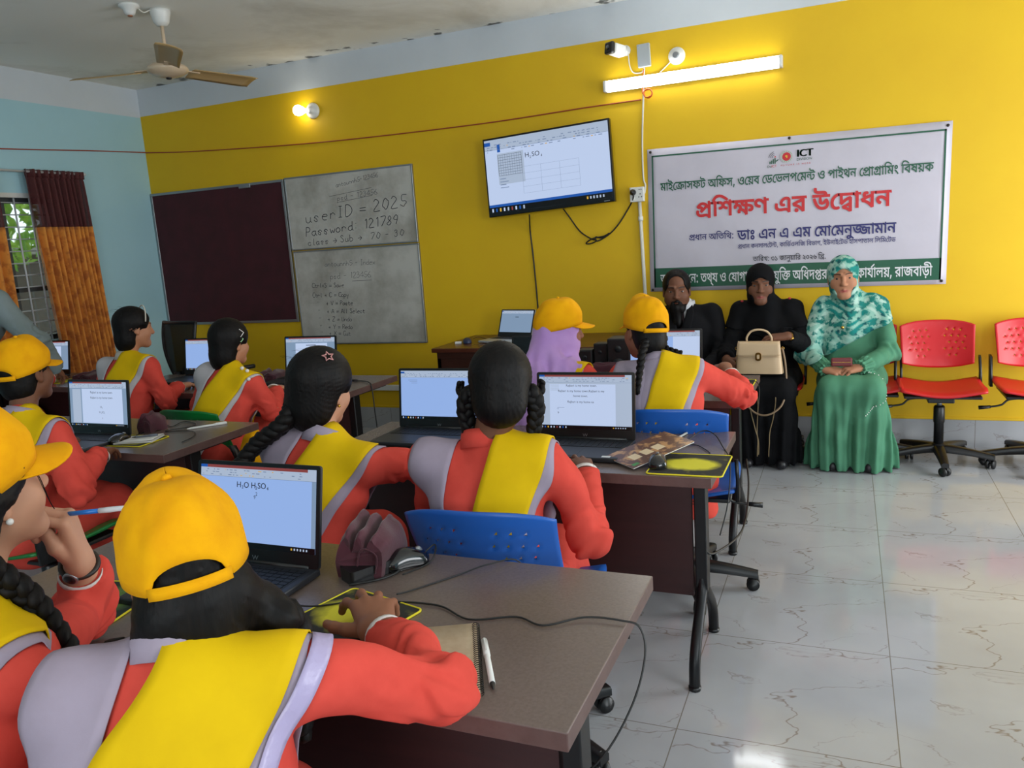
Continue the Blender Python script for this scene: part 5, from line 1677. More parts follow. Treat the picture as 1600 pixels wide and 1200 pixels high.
put_text(lg, 'ICT', 0.021, -0.456 + DX, 1.840 - BZ0, 0, 1, 'LEFT', MX)
lg.build('signal_logo', [M_BGREEN, M_BRED, M_BINK], banner)
lg = MB()
put_text(lg, 'ICT', 0.062, -0.303 + DX, 1.893 - BZ0, 0, 0, 'LEFT', MX, 1.02)
for q in range(1, 6):
    put_text(lg, 'ICT', 0.062, -0.303 + 0.0013 * q + DX, 1.893 - BZ0 - 0.0006 * (q % 3), 0, 0, 'LEFT', MX, 1.02)
put_text(lg, 'DIVISION', 0.0225, -0.301 + DX, 1.868 - BZ0, 0, 0, 'LEFT', MX)
put_text(lg, 'F U T U R E   I S   H E R E', 0.0135, -0.399 + DX, 1.842 - BZ0, 0, 1, 'LEFT', MX, 1.25)
lg.build('division_logo', [M_BGREEN, M_BRED], banner)
M_NAIL = mat('dark nail', '#3a3430', rough=0.4, metal=0.7)
for x, z in ((-bw + 0.022, bh - 0.02), (0.0, bh - 0.012), (bw - 0.025, bh - 0.025), (-bw + 0.018, 0.012), (bw - 0.025, 0.02)):
    p = BM @ Vector((x, -0.009, z))
    MB().lathe([(0.001, 0), (0.009, 0.001), (0.009, 0.003), (0.003, 0.006)], 12, 0, Matrix.Translation(p) @ Matrix.Rotation(PI / 2, 4, 'X')).build('nail', M_NAIL, banner)

# ------------------------------------------------------------------ wall fittings
M_TUBE = mat('lit tube diffuser', '#ffffff', rough=0.4, emit=('#f7fbff', 22.0))
t = thing('tube_light', 'long lit white tube light on the yellow wall', 'tube light', (-0.965, WY, 2.445))
RT = Matrix.Rotation(-0.004, 4, 'Y')
MB().box((-0.585, -0.03, 0.0), (0.585, 0, 0.075), 0, RT).build('back_plate', M_WHITE, t, bevel=0.004)
prof = [(0.0, -0.028)] + [(0.0375 - 0.0335 * math.cos(a), -0.028 - 0.030 * math.sin(a)) for a in [PI * i / 10 for i in range(11)]] + [(0.075, -0.028)]
m = MB()
m.grid([[RT @ Vector((x, p[1], p[0])) for p in prof] for x in (-0.56, 0.56)])
m.build('diffuser', M_TUBE, t)
for s in (-1, 1):
    MB().box((s * 0.5725 - 0.0125, -0.06, 0), (s * 0.5725 + 0.0125, 0, 0.075), 0, RT).build('end_cap', M_WHITE, t, bevel=0.008)

t = thing('wall_bulb', 'lit round bulb in a white holder on the yellow wall', 'light bulb', (-3.98, WY, 2.62))
MB().lathe([(0.0, 0), (0.062, 0), (0.062, 0.012), (0.05, 0.025), (0.03, 0.032), (0.026, 0.06), (0.020, 0.066), (0.0, 0.066)], 24, 0, Matrix.Rotation(PI / 2, 4, 'X')).build('holder', M_WHITE, t)
m = MB()
m.lathe([(0.014, 0.05), (0.018, 0.07), (0.032, 0.09), (0.041, 0.115), (0.041, 0.13), (0.034, 0.15), (0.018, 0.162), (0.001, 0.165)], 24, 0, Matrix.Rotation(-0.62, 4, 'Z') @ Matrix.Rotation(PI / 2, 4, 'X'))
m.build('bulb', mat('lit bulb glass', '#ffffff', rough=0.4, emit=('#fff6e2', 14.0)), t)

t = thing('security_camera', 'small white and black bullet camera beside the junction box high on the wall', 'camera', (-1.415, WY, 2.69))
MB().lathe([(0.0, 0), (0.035, 0), (0.035, 0.012), (0.014, 0.02), (0.012, 0.05), (0.0, 0.05)], 18, 0, T(0.02, 0, 0.01, PI / 2)).build('mount', M_WHITE, t)
mm = T(-0.012, -0.05, 0.006, R(-8), 0, R(-32))
MB().box((-0.036, -0.07, -0.038), (0.036, 0.035, 0.036), 0, mm).build('housing', M_WHITE, t, bevel=0.014)
MB().box((-0.038, -0.105, -0.04), (0.038, -0.07, 0.038), 0, mm).build('lens_hood', M_BLACK, t, bevel=0.012)
MB().lathe([(0.0, 0), (0.018, 0), (0.016, 0.004), (0, 0.005)], 16, 0, mm @ T(0, -0.105, 0, PI / 2)).build('lens', mat('lens glass', '#060608', rough=0.05, coat=1), t)
t = thing('junction_box', 'pale grey flat junction box above the tube light', 'junction box', (-1.265, WY, 2.575))
MB().box((-0.043, -0.03, 0), (0.043, 0, 0.148), 0, T(ry=R(-2))).build('lid', mat('grey plastic', '#aab0b2', rough=0.4), t, bevel=0.004)
for x in (-0.034, 0.034):
    for z in (0.012, 0.136):
        MB().ball((x, -0.031, z), 0.004).build('screw', M_FRAMEG, t)
t = thing('ceiling_rose', 'round white empty lamp holder on the wall above the tube light', 'lamp holder', (-1.05, WY, 2.617))
MB().lathe([(0.0, 0), (0.056, 0), (0.056, 0.01), (0.048, 0.018), (0.032, 0.022), (0.028, 0.04), (0.022, 0.042), (0.0, 0.034)], 24, 0, Matrix.Rotation(PI / 2, 4, 'X')).build('base', M_WHITE, t)
MB().lathe([(0.012, 0.034), (0.020, 0.036), (0.020, 0.046), (0.012, 0.046)], 18, 0, Matrix.Rotation(PI / 2, 4, 'X')).build('socket', M_FRAMEG, t)


def cable(name, label, pts, r, m, cat='cable', n=6, group=None, seg=6):
    P = spline(pts, n)
    o = Vector(pts[0])
    ob = MB().tube([p - o for p in P], r, seg).build(name, m)
    ob.location = o
    return tag(ob, label, cat, group)


M_ORWIRE = mat('orange wire', '#c45a18', rough=0.5)
M_WHWIRE = mat('white wire', '#d2cfc4', rough=0.5)
M_BKWIRE = mat('black wire', '#121212', rough=0.5)
wy = WY - 0.006
cable('wall_wire', 'thin red orange wire running along the top of both walls', [(WX + 0.008, 2.4, 2.36), (WX + 0.008, 3.6, 2.39), (WX + 0.008, 4.25, 2.41), (WX + 0.008, 5.0, 2.452), (WX + 0.012, 5.55, 2.478), (-5.76, wy, 2.474), (-5.195, wy, 2.43), (-3.94, wy, 2.37), (-2.565, wy, 2.350), (-1.694, wy, 2.366), (-1.30, wy, 2.37)], 0.0045, mat('red orange wire', '#9c3c24', rough=0.5))
cable('coiled_wire', 'small orange coil of wire hanging under the tube light', [(-1.268, wy - .03, 2.56), (-1.285, wy - 0.02, 2.42)] + [(-1.245 + 0.028 * math.cos(a * 0.785 + PI), wy - 0.012 - .002 * a, 2.40 + 0.028 * math.sin(a * 0.785 + PI)) for a in range(20)], 0.0035, M_ORWIRE)
cable('camera_wire', 'white wire looping from the camera to the junction box', [(-1.375, wy - 0.01, 2.69), (-1.37, wy, 2.60), (-1.345, wy, 2.552), (-1.29, wy, 2.545), (-1.27, wy, 2.575)], 0.004, M_WHWIRE)
cable('holder_wire', 'short white wire from the lamp holder to the tube light', [(-1.085, wy - .005, 2.59), (-1.13, wy, 2.555), (-1.165, wy - .01, 2.525)], 0.004, M_WHWIRE)
cable('thin_conduit', 'thin white conduit going down from the junction box to the socket', [(-1.27, wy - .002, 2.575), (-1.285, wy, 2.36), (-1.302, wy, 2.1), (-1.304, wy, 1.86), (-1.292, wy, 1.80), (-1.300, wy, 1.745)], 0.006, M_WHWIRE)
t = thing('conduit_pipe', 'white plastic conduit pipe below the socket', 'pipe', (-1.335, WY - 0.012, 0.2))
MB().tube([(0.03, 0, 0.0), (0.018, 0, 0.755), (0.0, 0, 1.49)], 0.0125, 12).build('pipe', M_WHWIRE, t)
for z in (0.78, 1.36):
    MB().lathe([(0.013, 0), (0.017, 0.002), (0.017, 0.03), (0.013, 0.032)], 14, 0, T(0.018 - 0.018 * (z - .755) / .735 if z > .755 else 0.018, 0, z)).build('collar', M_WHITE, t)
t = thing('wall_socket', 'white double wall socket between the television and the banner', 'socket', (-1.348, WY, 1.692))
MB().box((-0.05, -0.035, 0), (0.05, 0, 0.1)).build('plate', M_WHITE, t, bevel=0.005)
for x, z in ((0.014, 0.032), (0.034, 0.032), (0.024, 0.052), (0.018, 0.082), (0.032, 0.082)):
    MB().box((x - 0.003, -0.0365, z - 0.004), (x + 0.003, -0.034, z + 0.004)).build('socket_hole', M_BLACK, t)
MB().box((-0.036, -0.039, 0.016), (-0.016, -0.034, 0.034)).build('switch', M_WHITE, t, bevel=0.002)
t = thing('power_plug', 'black round plug pushed into the wall socket', 'plug', (-1.372, WY - 0.035, 1.757))
MB().lathe([(0.0, 0), (0.021, 0.001), (0.021, 0.02), (0.012, 0.034), (0.007, 0.045), (0, 0.046)], 16, 0, Matrix.Rotation(PI / 2, 4, 'X')).build('plug_body', M_BLACK, t)
struct('trim_2', MB().box((-4.9, WY - 0.028, 0.327), (-2.4, WY, 0.372)), M_WHITE, bevel=0.003)      # white cable trunking

# television
tv = thing('television', 'black wall television showing a document with a table', 'television', (-1.968, 5.508, 1.962))
tv.rotation_euler = (R(-3), R(-2.6), 0)
TW, TH = 0.957, 0.562
M_SCRW = mat('lit white page', '#000000', rough=0.3, emit=('#c3d4f4', 0.86))
M_SCRB = mat('lit pale blue page', '#000000', rough=0.3, emit=('#9dbdf6', 0.80))
M_SCRG = mat('lit grey blue', '#000000', rough=0.3, emit=('#8fa9c8', 0.7))
M_SCRL = mat('lit light toolbar', '#000000', rough=0.3, emit=('#b4c4dc', 0.8))
M_SCRD = mat('dark taskbar', '#07070c', rough=0.25)
M_SCRBL = mat('lit blue bar', '#000000', rough=0.3, emit=('#1e5fc0', 0.7))
M_SCRR = mat('lit red title bar', '#000000', rough=0.3, emit=('#a04a48', 0.6))
M_SCRT = mat('screen ink', '#000000', rough=0.3, emit=('#262a36', 0.6))
M_SCRF = mat('screen faint ink', '#000000', rough=0.3, emit=('#8195b8', 0.7))
M_SCRY = mat('lit folder yellow', '#000000', rough=0.3, emit=('#e0b040', 0.8))
SCM = [M_SCRW, M_SCRB, M_SCRG, M_SCRL, M_SCRD, M_SCRBL, M_SCRR, M_SCRT, M_SCRF, M_SCRY]
MB().box((-TW / 2, -0.012, -TH / 2), (TW / 2, 0.03, TH / 2)).build('casing', mat('glossy black plastic', '#0c0c0e', rough=0.2), tv, bevel=0.004)
MB().box((-0.2, 0.03, -0.16), (0.2, 0.075, 0.16)).build('back_bulge', M_BLACK, tv, bevel=0.01)
MB().box((-0.09, 0.06, -0.1), (0.09, 0.102, 0.1)).build('wall_bracket', M_BLACK, tv)
MB().box((TW / 2 - 0.075, -0.0135, -TH / 2 + 0.008), (TW / 2 - 0.035, -0.011, -TH / 2 + 0.013)).build('maker_mark', M_FRAMEG, tv)


class Screen:
    """flat lit picture made of small faces; coordinates 0..1 across and down"""

    def __init__(s, w, h, M):
        s.w, s.h, s.M = w, h, M
        s.mb = MB()
        s.tx = MB()

    def rect(s, x0, y0, x1, y1, mi, lay=0, tx=False):
        a = [(-s.w / 2 + x * s.w, s.h / 2 - y * s.h, lay * 0.0002) for x, y in ((x0, y1), (x1, y1), (x1, y0), (x0, y0))]
        (s.tx if tx else s.mb).add(a, [(0, 1, 2, 3)], mi, False, s.M)
        return s

    def text(s, str_, x, y, size, mi=7, align='CENTER', lay=3, sx=1.0):
        put_text(s.tx, str_, size, -s.w / 2 + x * s.w, s.h / 2 - y * s.h, lay * 0.0002, mi, align, s.M, sx)
        return s

    def done(s, parent):
        o = s.mb.build('display', SCM, parent)
        if s.tx.v:
            s.tx.build('screen_content', SCM, o)
        return o


def ribbon_ui(sc, red=False, seed=0, rows=2, top=0.035):
    rs = random.Random(seed)
    if red:
        sc.rect(0, 0, 0.93, top, 6, 1)
        sc.rect(0, 0, 0.06, top, 5, 2)
        sc.rect(0.93, 0, 1, top, 3, 1)
    else:
        sc.rect(0, 0, 1, top, 3, 1)
        sc.rect(0, top * 0.6, 0.05, top * 1.6, 5, 2)
    sc.rect(0, top, 1, 0.14, 3, 1)
    for j in range(rows + 1):
        y = top + 0.018 + j * 0.03
        x = 0.02
        while x < 0.95:
            w = rs.uniform(0.006, 0.03)
            if rs.random() < 0.55:
                sc.rect(x, y, x + w, y + 0.010, 9 if rs.random() < 0.08 else 8, 3, True)
            x += w + rs.uniform(0.008, 0.02)
    sc.rect(0, 0.138, 1, 0.142, 8, 3, True)


def taskbar(sc, y0=0.935, seed=0, blue=False):
    rs = random.Random(seed)
    sc.rect(0, y0, 1, 1, 4, 2)
    if blue:
        sc.rect(0, y0 - 0.035, 1, y0, 5, 2)
    for i in range(9):
        x = 0.02 + i * 0.033
        sc.rect(x, y0 + 0.018, x + 0.013, 0.985, (0, 5, 9, 0, 3, 6, 0, 5, 3)[i], 3, True)
    for i in range(6):
        x = 0.80 + i * 0.025
        sc.rect(x, y0 + 0.02, x + 0.012, 0.975, 9 if i == 0 else 3, 3, True)


s = Screen(TW - 0.024, TH - 0.04, Matrix(((1, 0, 0, 0), (0, 0, -1, -0.0125), (0, 1, 0, 0.006), (0, 0, 0, 1))))
s.rect(0, 0, 1, 1, 0)
ribbon_ui(s, False, 2, 3, 0.05)
s.rect(0.105, 0.075, 0.13, 0.18, 5, 3, True)
s.rect(0.10, 0.20, 0.32, 0.62, 3, 1)
for i in range(11):
    s.rect(0.105 + i * 0.0195, 0.22, 0.1075 + i * 0.0195, 0.50, 8 if i % 10 else 7, 3, True)
for j in range(9):
    s.rect(0.105, 0.22 + j * 0.035, 0.3025, 0.2235 + j * 0.035, 7, 3, True)
for j in range(4):
    s.rect(0.11, 0.54 + j * 0.04, 0.16 + 0.02 * (j % 2), 0.55 + j * 0.04, 8, 3, True)
s.text('H', 0.33, 0.305, 0.048, 7, 'LEFT')
s.text('2', 0.3685, 0.325, 0.026, 7, 'LEFT')
s.text('SO', 0.388, 0.305, 0.048, 7, 'LEFT')
s.text('4', 0.460, 0.325, 0.026, 7, 'LEFT')
for j in range(5):
    s.rect(0.30, 0.42 + j * 0.09, 0.76, 0.422 + j * 0.09, 8, 3, True)
for i in range(4):
    s.rect(0.30 + i * 0.153, 0.42, 0.3015 + i * 0.153, 0.78, 8, 3, True)
taskbar(s, 0.92, 3, True)
s.done(tv)
cable('television_cable', 'long black cable hanging straight down from the television', [(-2.13, 5.52, 1.66), (-2.168, wy, 1.55), (-2.156, wy, 1.36), (-2.146, wy, 1.1), (-2.14, wy, 0.8)], 0.006, M_BKWIRE)
cable('power_cable', 'black tangled power cable from the television to the wall socket', [(-1.885, 5.53, 1.70), (-1.86, wy, 1.63), (-1.784, wy, 1.52), (-1.70, wy - .01, 1.46), (-1.655, wy - .02, 1.445), (-1.70, wy - .02, 1.425), (-1.735, wy - .02, 1.43), (-1.68, wy - .03, 1.46), (-1.60, wy - .02, 1.472), (-1.56, wy - .02, 1.49), (-1.62, wy - .015, 1.462), (-1.66, wy - .02, 1.47), (-1.65, wy - .02, 1.44), (-1.57, wy, 1.48), (-1.497, wy, 1.545), (-1.42, wy, 1.65), (-1.372, wy - 0.035, 1.72), (-1.372, wy - 0.07, 1.757)], 0.005, M_BKWIRE)

# ceiling fan and lamp holder
FX, FY = -3.90, 4.03
fan = thing('ceiling_fan', 'cream three bladed ceiling fan', 'fan', (FX, FY, WZ))
M_CREAM = mat('cream enamel', '#cfb79a', rough=0.3, coat=0.3)
M_BLADE = mat('tan enamel', '#b99a6a', rough=0.35)
MB().lathe([(0.0, 0), (0.03, 0), (0.062, -0.004), (0.060, -0.02), (0.046, -0.075), (0.030, -0.095), (0.0, -0.098)], 24).build('canopy', M_WHITE, fan)
MB().tube([(0, 0, -0.09), (0, 0, -0.30)], 0.011, 12).build('down_rod', M_CREAM, fan)
MB().lathe([(0.0, -0.27), (0.022, -0.27), (0.03, -0.30), (0.05, -0.305), (0.085, -0.318), (0.118, -0.338), (0.124, -0.352), (0.118, -0.366), (0.085, -0.385), (0.03, -0.398), (0.0, -0.40)], 32).build('motor', M_CREAM, fan)
MB().lathe([(0.0, -0.398), (0.018, -0.398), (0.015, -0.408), (0.0, -0.41)], 16).build('motor_cap', M_BLACK, fan)
for k, a in enumerate((76, 196, 316)):
    mm = Matrix.Rotation(R(a), 4, 'Z')
    m = MB()
    m.box((0.09, -0.022, -0.352), (0.21, 0.022, -0.346), 0, mm)
    b = m.build('blade_iron', M_CREAM, fan)
    rows = []
    for i in range(9):
        u = i / 8
        x = 0.15 + 0.47 * u
        hw = 0.062 + 0.014 * u if u < 0.97 else 0.066
        c = 0.008
        rows.append([mm @ Vector((x, -hw + 2 * hw * j / 6, -0.349 + math.tan(R(-14)) * (-hw + 2 * hw * j / 6) - c * ((j - 3) / 3) ** 2)) for j in range(7)])
    MB().sheet(rows, 0.0025).build('blade', M_BLADE, fan)
t = thing('lamp_holder', 'white empty bulb holder on the ceiling beside the fan', 'lamp holder', (-3.97, 3.86, WZ))
MB().lathe([(0.0, 0), (0.06, 0), (0.06, -0.012), (0.04, -0.022), (0.03, -0.05), (0.022, -0.06), (0.0, -0.06)], 24).build('base', M_WHITE, t)
MB().lathe([(0.0, -0.058), (0.016, -0.058), (0.014, -0.066), (0.0, -0.066)], 14).build('socket', mat('copper', '#b0765a', rough=0.4, metal=0.6), t)
cable('fan_wire', 'short white wire between the ceiling lamp holder and the fan', [(-3.955, 3.915, WZ - 0.012), (-3.94, 3.94, WZ - 0.03), (-3.925, 3.97, WZ - 0.015), (-3.91, 4.0, WZ - 0.012)], 0.004, M_WHWIRE)


# ------------------------------------------------------------------ desks
M_DESKTOP = mat('dark brown laminate', '#6f6059', rough=0.27, spec=0.6, vary=(140, '#665851', 0.35, 0.7), bump=(500, 0.12, 0.0004))
M_DESKEDGE = mat('brown edge band', '#5c4440', rough=0.4, vary=(30, '#523a36', 0.4, 0.7))
M_PANEL = mat('dark red brown board', '#35191a', rough=0.5, vary=(4, '#2c1415', 0.4, 0.7), stretch=(1, 1, 8))
M_DKMETAL = mat('black powder coated steel', '#121215', rough=0.4, metal=0.3, bump=(500, 0.1, 0.0003))
TZ = 0.73


def desk(label, x0, x1, y0, y1, group=None):
    cx, cy = (x0 + x1) / 2, (y0 + y1) / 2
    w, d = (x1 - x0) / 2, (y1 - y0) / 2
    t = thing('training_desk', label, 'desk', (cx, cy, 0), 0, group)
    m = MB()
    m.box((-w, -d, TZ - 0.034), (w, d, TZ), 0)
    for i, f in enumerate(m.f):
        if i != 1:
            m.m[i] = 1
    m.build('table_top', [M_DESKTOP, M_DESKEDGE], t, bevel=0.002)
    MB().box((-w + 0.10, -0.085, 0.24), (w - 0.10, -0.067, TZ - 0.036)).build('modesty_panel', M_PANEL, t, bevel=0.001)
    for s in (-1, 1):
        x = s * (w - 0.072)
        m = MB()
        m.box((x - 0.02, -0.095, 0.26), (x + 0.02, -0.035, TZ - 0.036))
        for q in (-1, 1):
            m.tube(spline([(x, -0.065 + q * 0.012, 0.31), (x, -0.065 + q * 0.035, 0.25), (x, -0.065 + q * 0.15, 0.15), (x, -0.065 + q * 0.195, 0.085), (x, -0.065 + q * 0.205, 0.012)], 4), 0.0185, 10)
        leg = m.build('leg', M_DKMETAL, t, bevel=0.004)
        for q in (-1, 1):
            MB().lathe([(0.0, 0), (0.019, 0.0), (0.021, 0.012), (0.0, 0.014)], 14, 0, T(x, -0.065 + q * 0.205, 0)).build('foot_cap', M_BLACK, leg)
        MB().box((x - 0.03, -d + 0.07, TZ - 0.05), (x + 0.03, d - 0.07, TZ - 0.034)).build('support_rail', M_DKMETAL, t)
    return t


desk('dark training desk in front with the kraft notebook and white pen on it', -1.89, -0.391, 1.04, 1.637)
desk('dark training desk with two open laptops, behind the blue chair of the braided girl', -1.86, -0.375, 2.37, 2.96)
desk('dark training desk in front of the seated man in the black suit', -1.90, -0.40, 3.50, 4.14)
desk('dark training desk at left with a white notebook and white pen on it', -4.02, -2.52, 2.30, 2.87)
desk('dark training desk at left behind the green chair, in front of the boards', -4.32, -2.50, 3.49, 4.10)
desk('dark training desk by the orange curtain at the far left', -5.75, -4.55, 3.62, 4.16)

TDZ = 0.78
t = thing('teacher_desk', 'large dark brown teacher desk against the yellow wall under the television', 'desk', (-2.01, 5.2, 0))
M_TDESK = mat('dark walnut board', '#3e1f17', rough=0.35, vary=(5, '#33180f', 0.4, 0.7), stretch=(1, 6, 6))
M_TDESKT = mat('walnut desk top', '#54291d', rough=0.3, vary=(5, '#46200f', 0.4, 0.7), stretch=(1, 6, 6))
MB().box((-0.66, -0.34, TDZ - 0.03), (0.66, 0.38, TDZ)).build('table_top', M_TDESKT, t, bevel=0.004)
MB().box((-0.63, -0.31, 0.10), (0.63, -0.29, TDZ - 0.03)).build('front_panel', M_TDESK, t)
for s in (-1, 1):
    MB().box((s * 0.62 - 0.014, -0.31, 0), (s * 0.62 + 0.014, 0.36, TDZ - 0.03)).build('side_panel', M_TDESK, t)
MB().box((-0.63, -0.317, TDZ - 0.075), (0.63, -0.31, TDZ - 0.032)).build('rail', M_TDESK, t, bevel=0.002)


# ------------------------------------------------------------------ moulded swivel chairs
def holed_sheet(mb, rows, th, holes, mi=0):
    A = np.array(rows, float)
    nu, nv = A.shape[:2]
    N = np.cross(np.gradient(A, axis=0), np.gradient(A, axis=1))
    N /= np.maximum(np.linalg.norm(N, axis=2, keepdims=True), 1e-9)
    Bk = A - N * th
    v = [tuple(p) for p in A.reshape(-1, 3)] + [tuple(p) for p in Bk.reshape(-1, 3)]
    o = nu * nv
    f = []
    for i in range(nu - 1):
        for j in range(nv - 1):
            a, b, c, d = i * nv + j, i * nv + j + 1, (i + 1) * nv + j + 1, (i + 1) * nv + j
            h = holes.get((i, j))
            if h is None:
                f += [(d, c, b, a), (a + o, b + o, c + o, d + o)]
            else:               # triangular opening
                q = (a, b, c, d)
                tri = q[:3] if h == 0 else (q[0], q[2], q[3])
                op = (q[0], q[2], q[3]) if h == 0 else q[:3]
                f += [tri[::-1], tuple(k + o for k in tri)]
                for k in range(3):
                    e0, e1 = op[k], op[(k + 1) % 3]
                    f.append((e1, e0, e0 + o, e1 + o))
    rim = [j for j in range(nv)] + [i * nv + nv - 1 for i in range(1, nu)] + [(nu - 1) * nv + j for j in range(nv - 2, -1, -1)] + [i * nv for i in range(nu - 2, 0, -1)]
    for k in range(len(rim)):
        a, b = rim[k], rim[(k + 1) % len(rim)]
        f.append((a, b, b + o, a + o))
    mb.add(v, f, mi, True)


def swivel_chair(label, m, x, y, rz, group=None, spin=0.0):
    t = thing('swivel_chair', label, 'chair', (x, y, 0), R(rz), group)
    # backrest: faces +y, behind the sitter at -y
    nu, nv = 22, 34
    rows = []
    for i in range(nu + 1):
        u = i / nu
        z = 0.545 + 0.285 * u
        hw = 0.205 * (1 - 0.0 * u)
        row = []
        for j in range(nv + 1):
            k = -1 + 2 * j / nv
            xx = hw * k * (1 - 0.06 * (1 - u) * abs(k))
            zz = z + (0.0 - 0.028 * abs(k) ** 3.0) * (u ** 2) + 0.035 * (1 - u) ** 2 * (abs(k) ** 2.2)
            yy = -0.235 - 0.055 * u + 0.052 * k * k + 0.018 * math.cos(PI * u)
            row.append((xx, yy, zz))
        rows.append(row)
    holes = {}
    for s in (0, 1):
        for a, b in ((5, 8), (5, 11), (8, 4), (8, 7), (8, 10), (8, 13), (11, 5), (11, 8), (11, 11), (14, 4), (14, 7), (14, 10), (14, 13), (17, 6), (17, 9), (17, 12)):
            holes[(a, nv - 1 - b if s else b)] = s
    m1 = MB()
    holed_sheet(m1, rows, 0.006, holes)
    m1.build('backrest', m, t)
    rows = []
    for i in range(15):
        u = i / 14
        row = []
        for j in range(19):
            k = -1 + 2 * j / 18
            rr = 1 - 0.10 * max(0, abs(u - 0.5) * 2 - 0.6) ** 2 * 3
            row.append((0.225 * k * rr, -0.21 + 0.43 * u, 0.455 + 0.020 * k * k + 0.015 * (u - 0.45) ** 2 * 4 - 0.03 * max(0, u - 0.8) * 5 * 0.5 - 0.012 * math.cos(k * PI) * 0.5))
        rows.append(row)
    m1 = MB()
    m1.sheet([r[::-1] for r in rows], 0.012)
    m1.build('seat', m, t)
    for s in (-1, 1):
        mb = MB()
        mb.sheet([[(s * 0.222, -0.175 - 0.02, 0.44), (s * 0.222, -0.13, 0.44)], [(s * 0.224, -0.20, 0.53), (s * 0.222, -0.155, 0.52)], [(s * 0.222, -0.232, 0.62), (s * 0.220, -0.19, 0.61)]], 0.014 * s)
        mb.build('upright', M_BLACK, t)
    MB().box((-0.2, -0.17, 0.425), (0.2, 0.17, 0.442)).box((-0.07, -0.09, 0.385), (0.07, 0.09, 0.43)).build('under_frame', M_BLACK, t, bevel=0.006)
    m1 = MB()
    m1.tube(spline([(0.06, 0.0, 0.40), (0.16, 0.02, 0.395), (0.20, 0.03, 0.365), (0.26, 0.04, 0.355)], 4), 0.006, 8)
    m1.tube([(0.255, 0.04, 0.355), (0.315, 0.045, 0.35)], [0.009, 0.012], 8)
    m1.build('lever', M_BLACK, t)
    MB().lathe([(0, 0.10), (0.027, 0.10), (0.027, 0.25), (0.031, 0.255), (0.031, 0.345), (0.024, 0.355), (0, 0.355)], 20).build('gas_column', M_BLACK, t)
    MB().lathe([(0, 0.35), (0.014, 0.35), (0.014, 0.392), (0, 0.392)], 14).build('piston', M_FRAMEG, t)
    MB().lathe([(0, 0.07), (0.042, 0.07), (0.045, 0.10), (0.036, 0.125), (0, 0.128)], 18).build('hub', M_BLACK, t)
    for k in range(5):
        a = R(spin + 72 * k)
        mm = Matrix.Rotation(a, 4, 'Z')
        mb = MB()
        rows = []
        for i in range(8):
            u = i / 7
            xx = 0.03 + 0.265 * u
            zt = 0.118 - 0.036 * u ** 1.5
            hw = 0.029 - 0.010 * u
            th = 0.045 - 0.017 * u
            rows.append([mm @ Vector(p) for p in ((xx, -hw, zt - th), (xx, -hw, zt - 0.006), (xx, -hw * 0.6, zt), (xx, hw * 0.6, zt), (xx, hw, zt - 0.006), (xx, hw, zt - th), (xx, -hw, zt - th))])
        mb.grid(rows)
        mb.add(rows[-1][:6], [(5, 4, 3, 2, 1, 0)])
        arm = mb.build('base_arm', M_BLACK, t)
        cm = mm @ T(0.275, 0, 0, 0, 0, R(40 * k))
        cb = MB()
        for s in (-1, 1):
            cb.lathe([(0, 0), (0.016, 0), (0.0255, 0.004), (0.027, 0.010), (0.0255, 0.018), (0, 0.019)], 16, 0, cm @ T(0, s * 0.004, 0.027, -s * PI / 2))
        cb.tube([cm @ Vector((0, 0, 0.03)), cm @ Vector((0, 0, 0.085))], 0.008, 8)
        cb.box((-0.012, -0.006, 0.04), (0.022, 0.006, 0.06), 0, cm)
        cb.build('caster', M_BLACK, arm)
    return t


M_PRED = mat('red moulded plastic', '#c4121e', rough=0.36, spec=0.5)
M_PBLUE = mat('blue moulded plastic', '#1f5cb4', rough=0.36)
M_PGREEN = mat('green moulded plastic', '#0b7431', rough=0.36)
swivel_chair('empty red swivel chair in full view beside the woman in green', M_PRED, 0.515, 5.22, 180, 'red swivel chairs along the wall', 20)
swivel_chair('empty red swivel chair cut off by the right edge of the photo', M_PRED, 1.03, 5.24, 180, 'red swivel chairs along the wall', 4)
swivel_chair('red swivel chair under the woman in the green dress', M_PRED, 0.09, 5.26, 180, 'red swivel chairs along the wall', 40)
swivel_chair('red swivel chair under the woman in the black veil', M_PRED, -0.47, 5.27, 180, 'red swivel chairs along the wall', 10)
swivel_chair('swivel chair hidden under the man in the black suit', M_PRED, -1.0, 5.27, 180, 'red swivel chairs along the wall', 30)
swivel_chair('blue swivel chair under the bareheaded girl with two braids', M_PBLUE, -0.875, 1.99, 4, 'blue swivel chairs', 46)
swivel_chair('blue swivel chair under the capped girl at the third desk', M_PBLUE, -0.62, 3.18, 4, 'blue swivel chairs', 0)
swivel_chair('green swivel chair with its backrest to us behind the left desk and white pen', M_PGREEN, -3.07, 3.27, -4, 'green swivel chairs', 12).scale = (1, 1, 0.91)
swivel_chair('green swivel chair at the left behind the girl resting her chin', M_PGREEN, -2.90, 2.02, 0, 'green swivel chairs', 30)

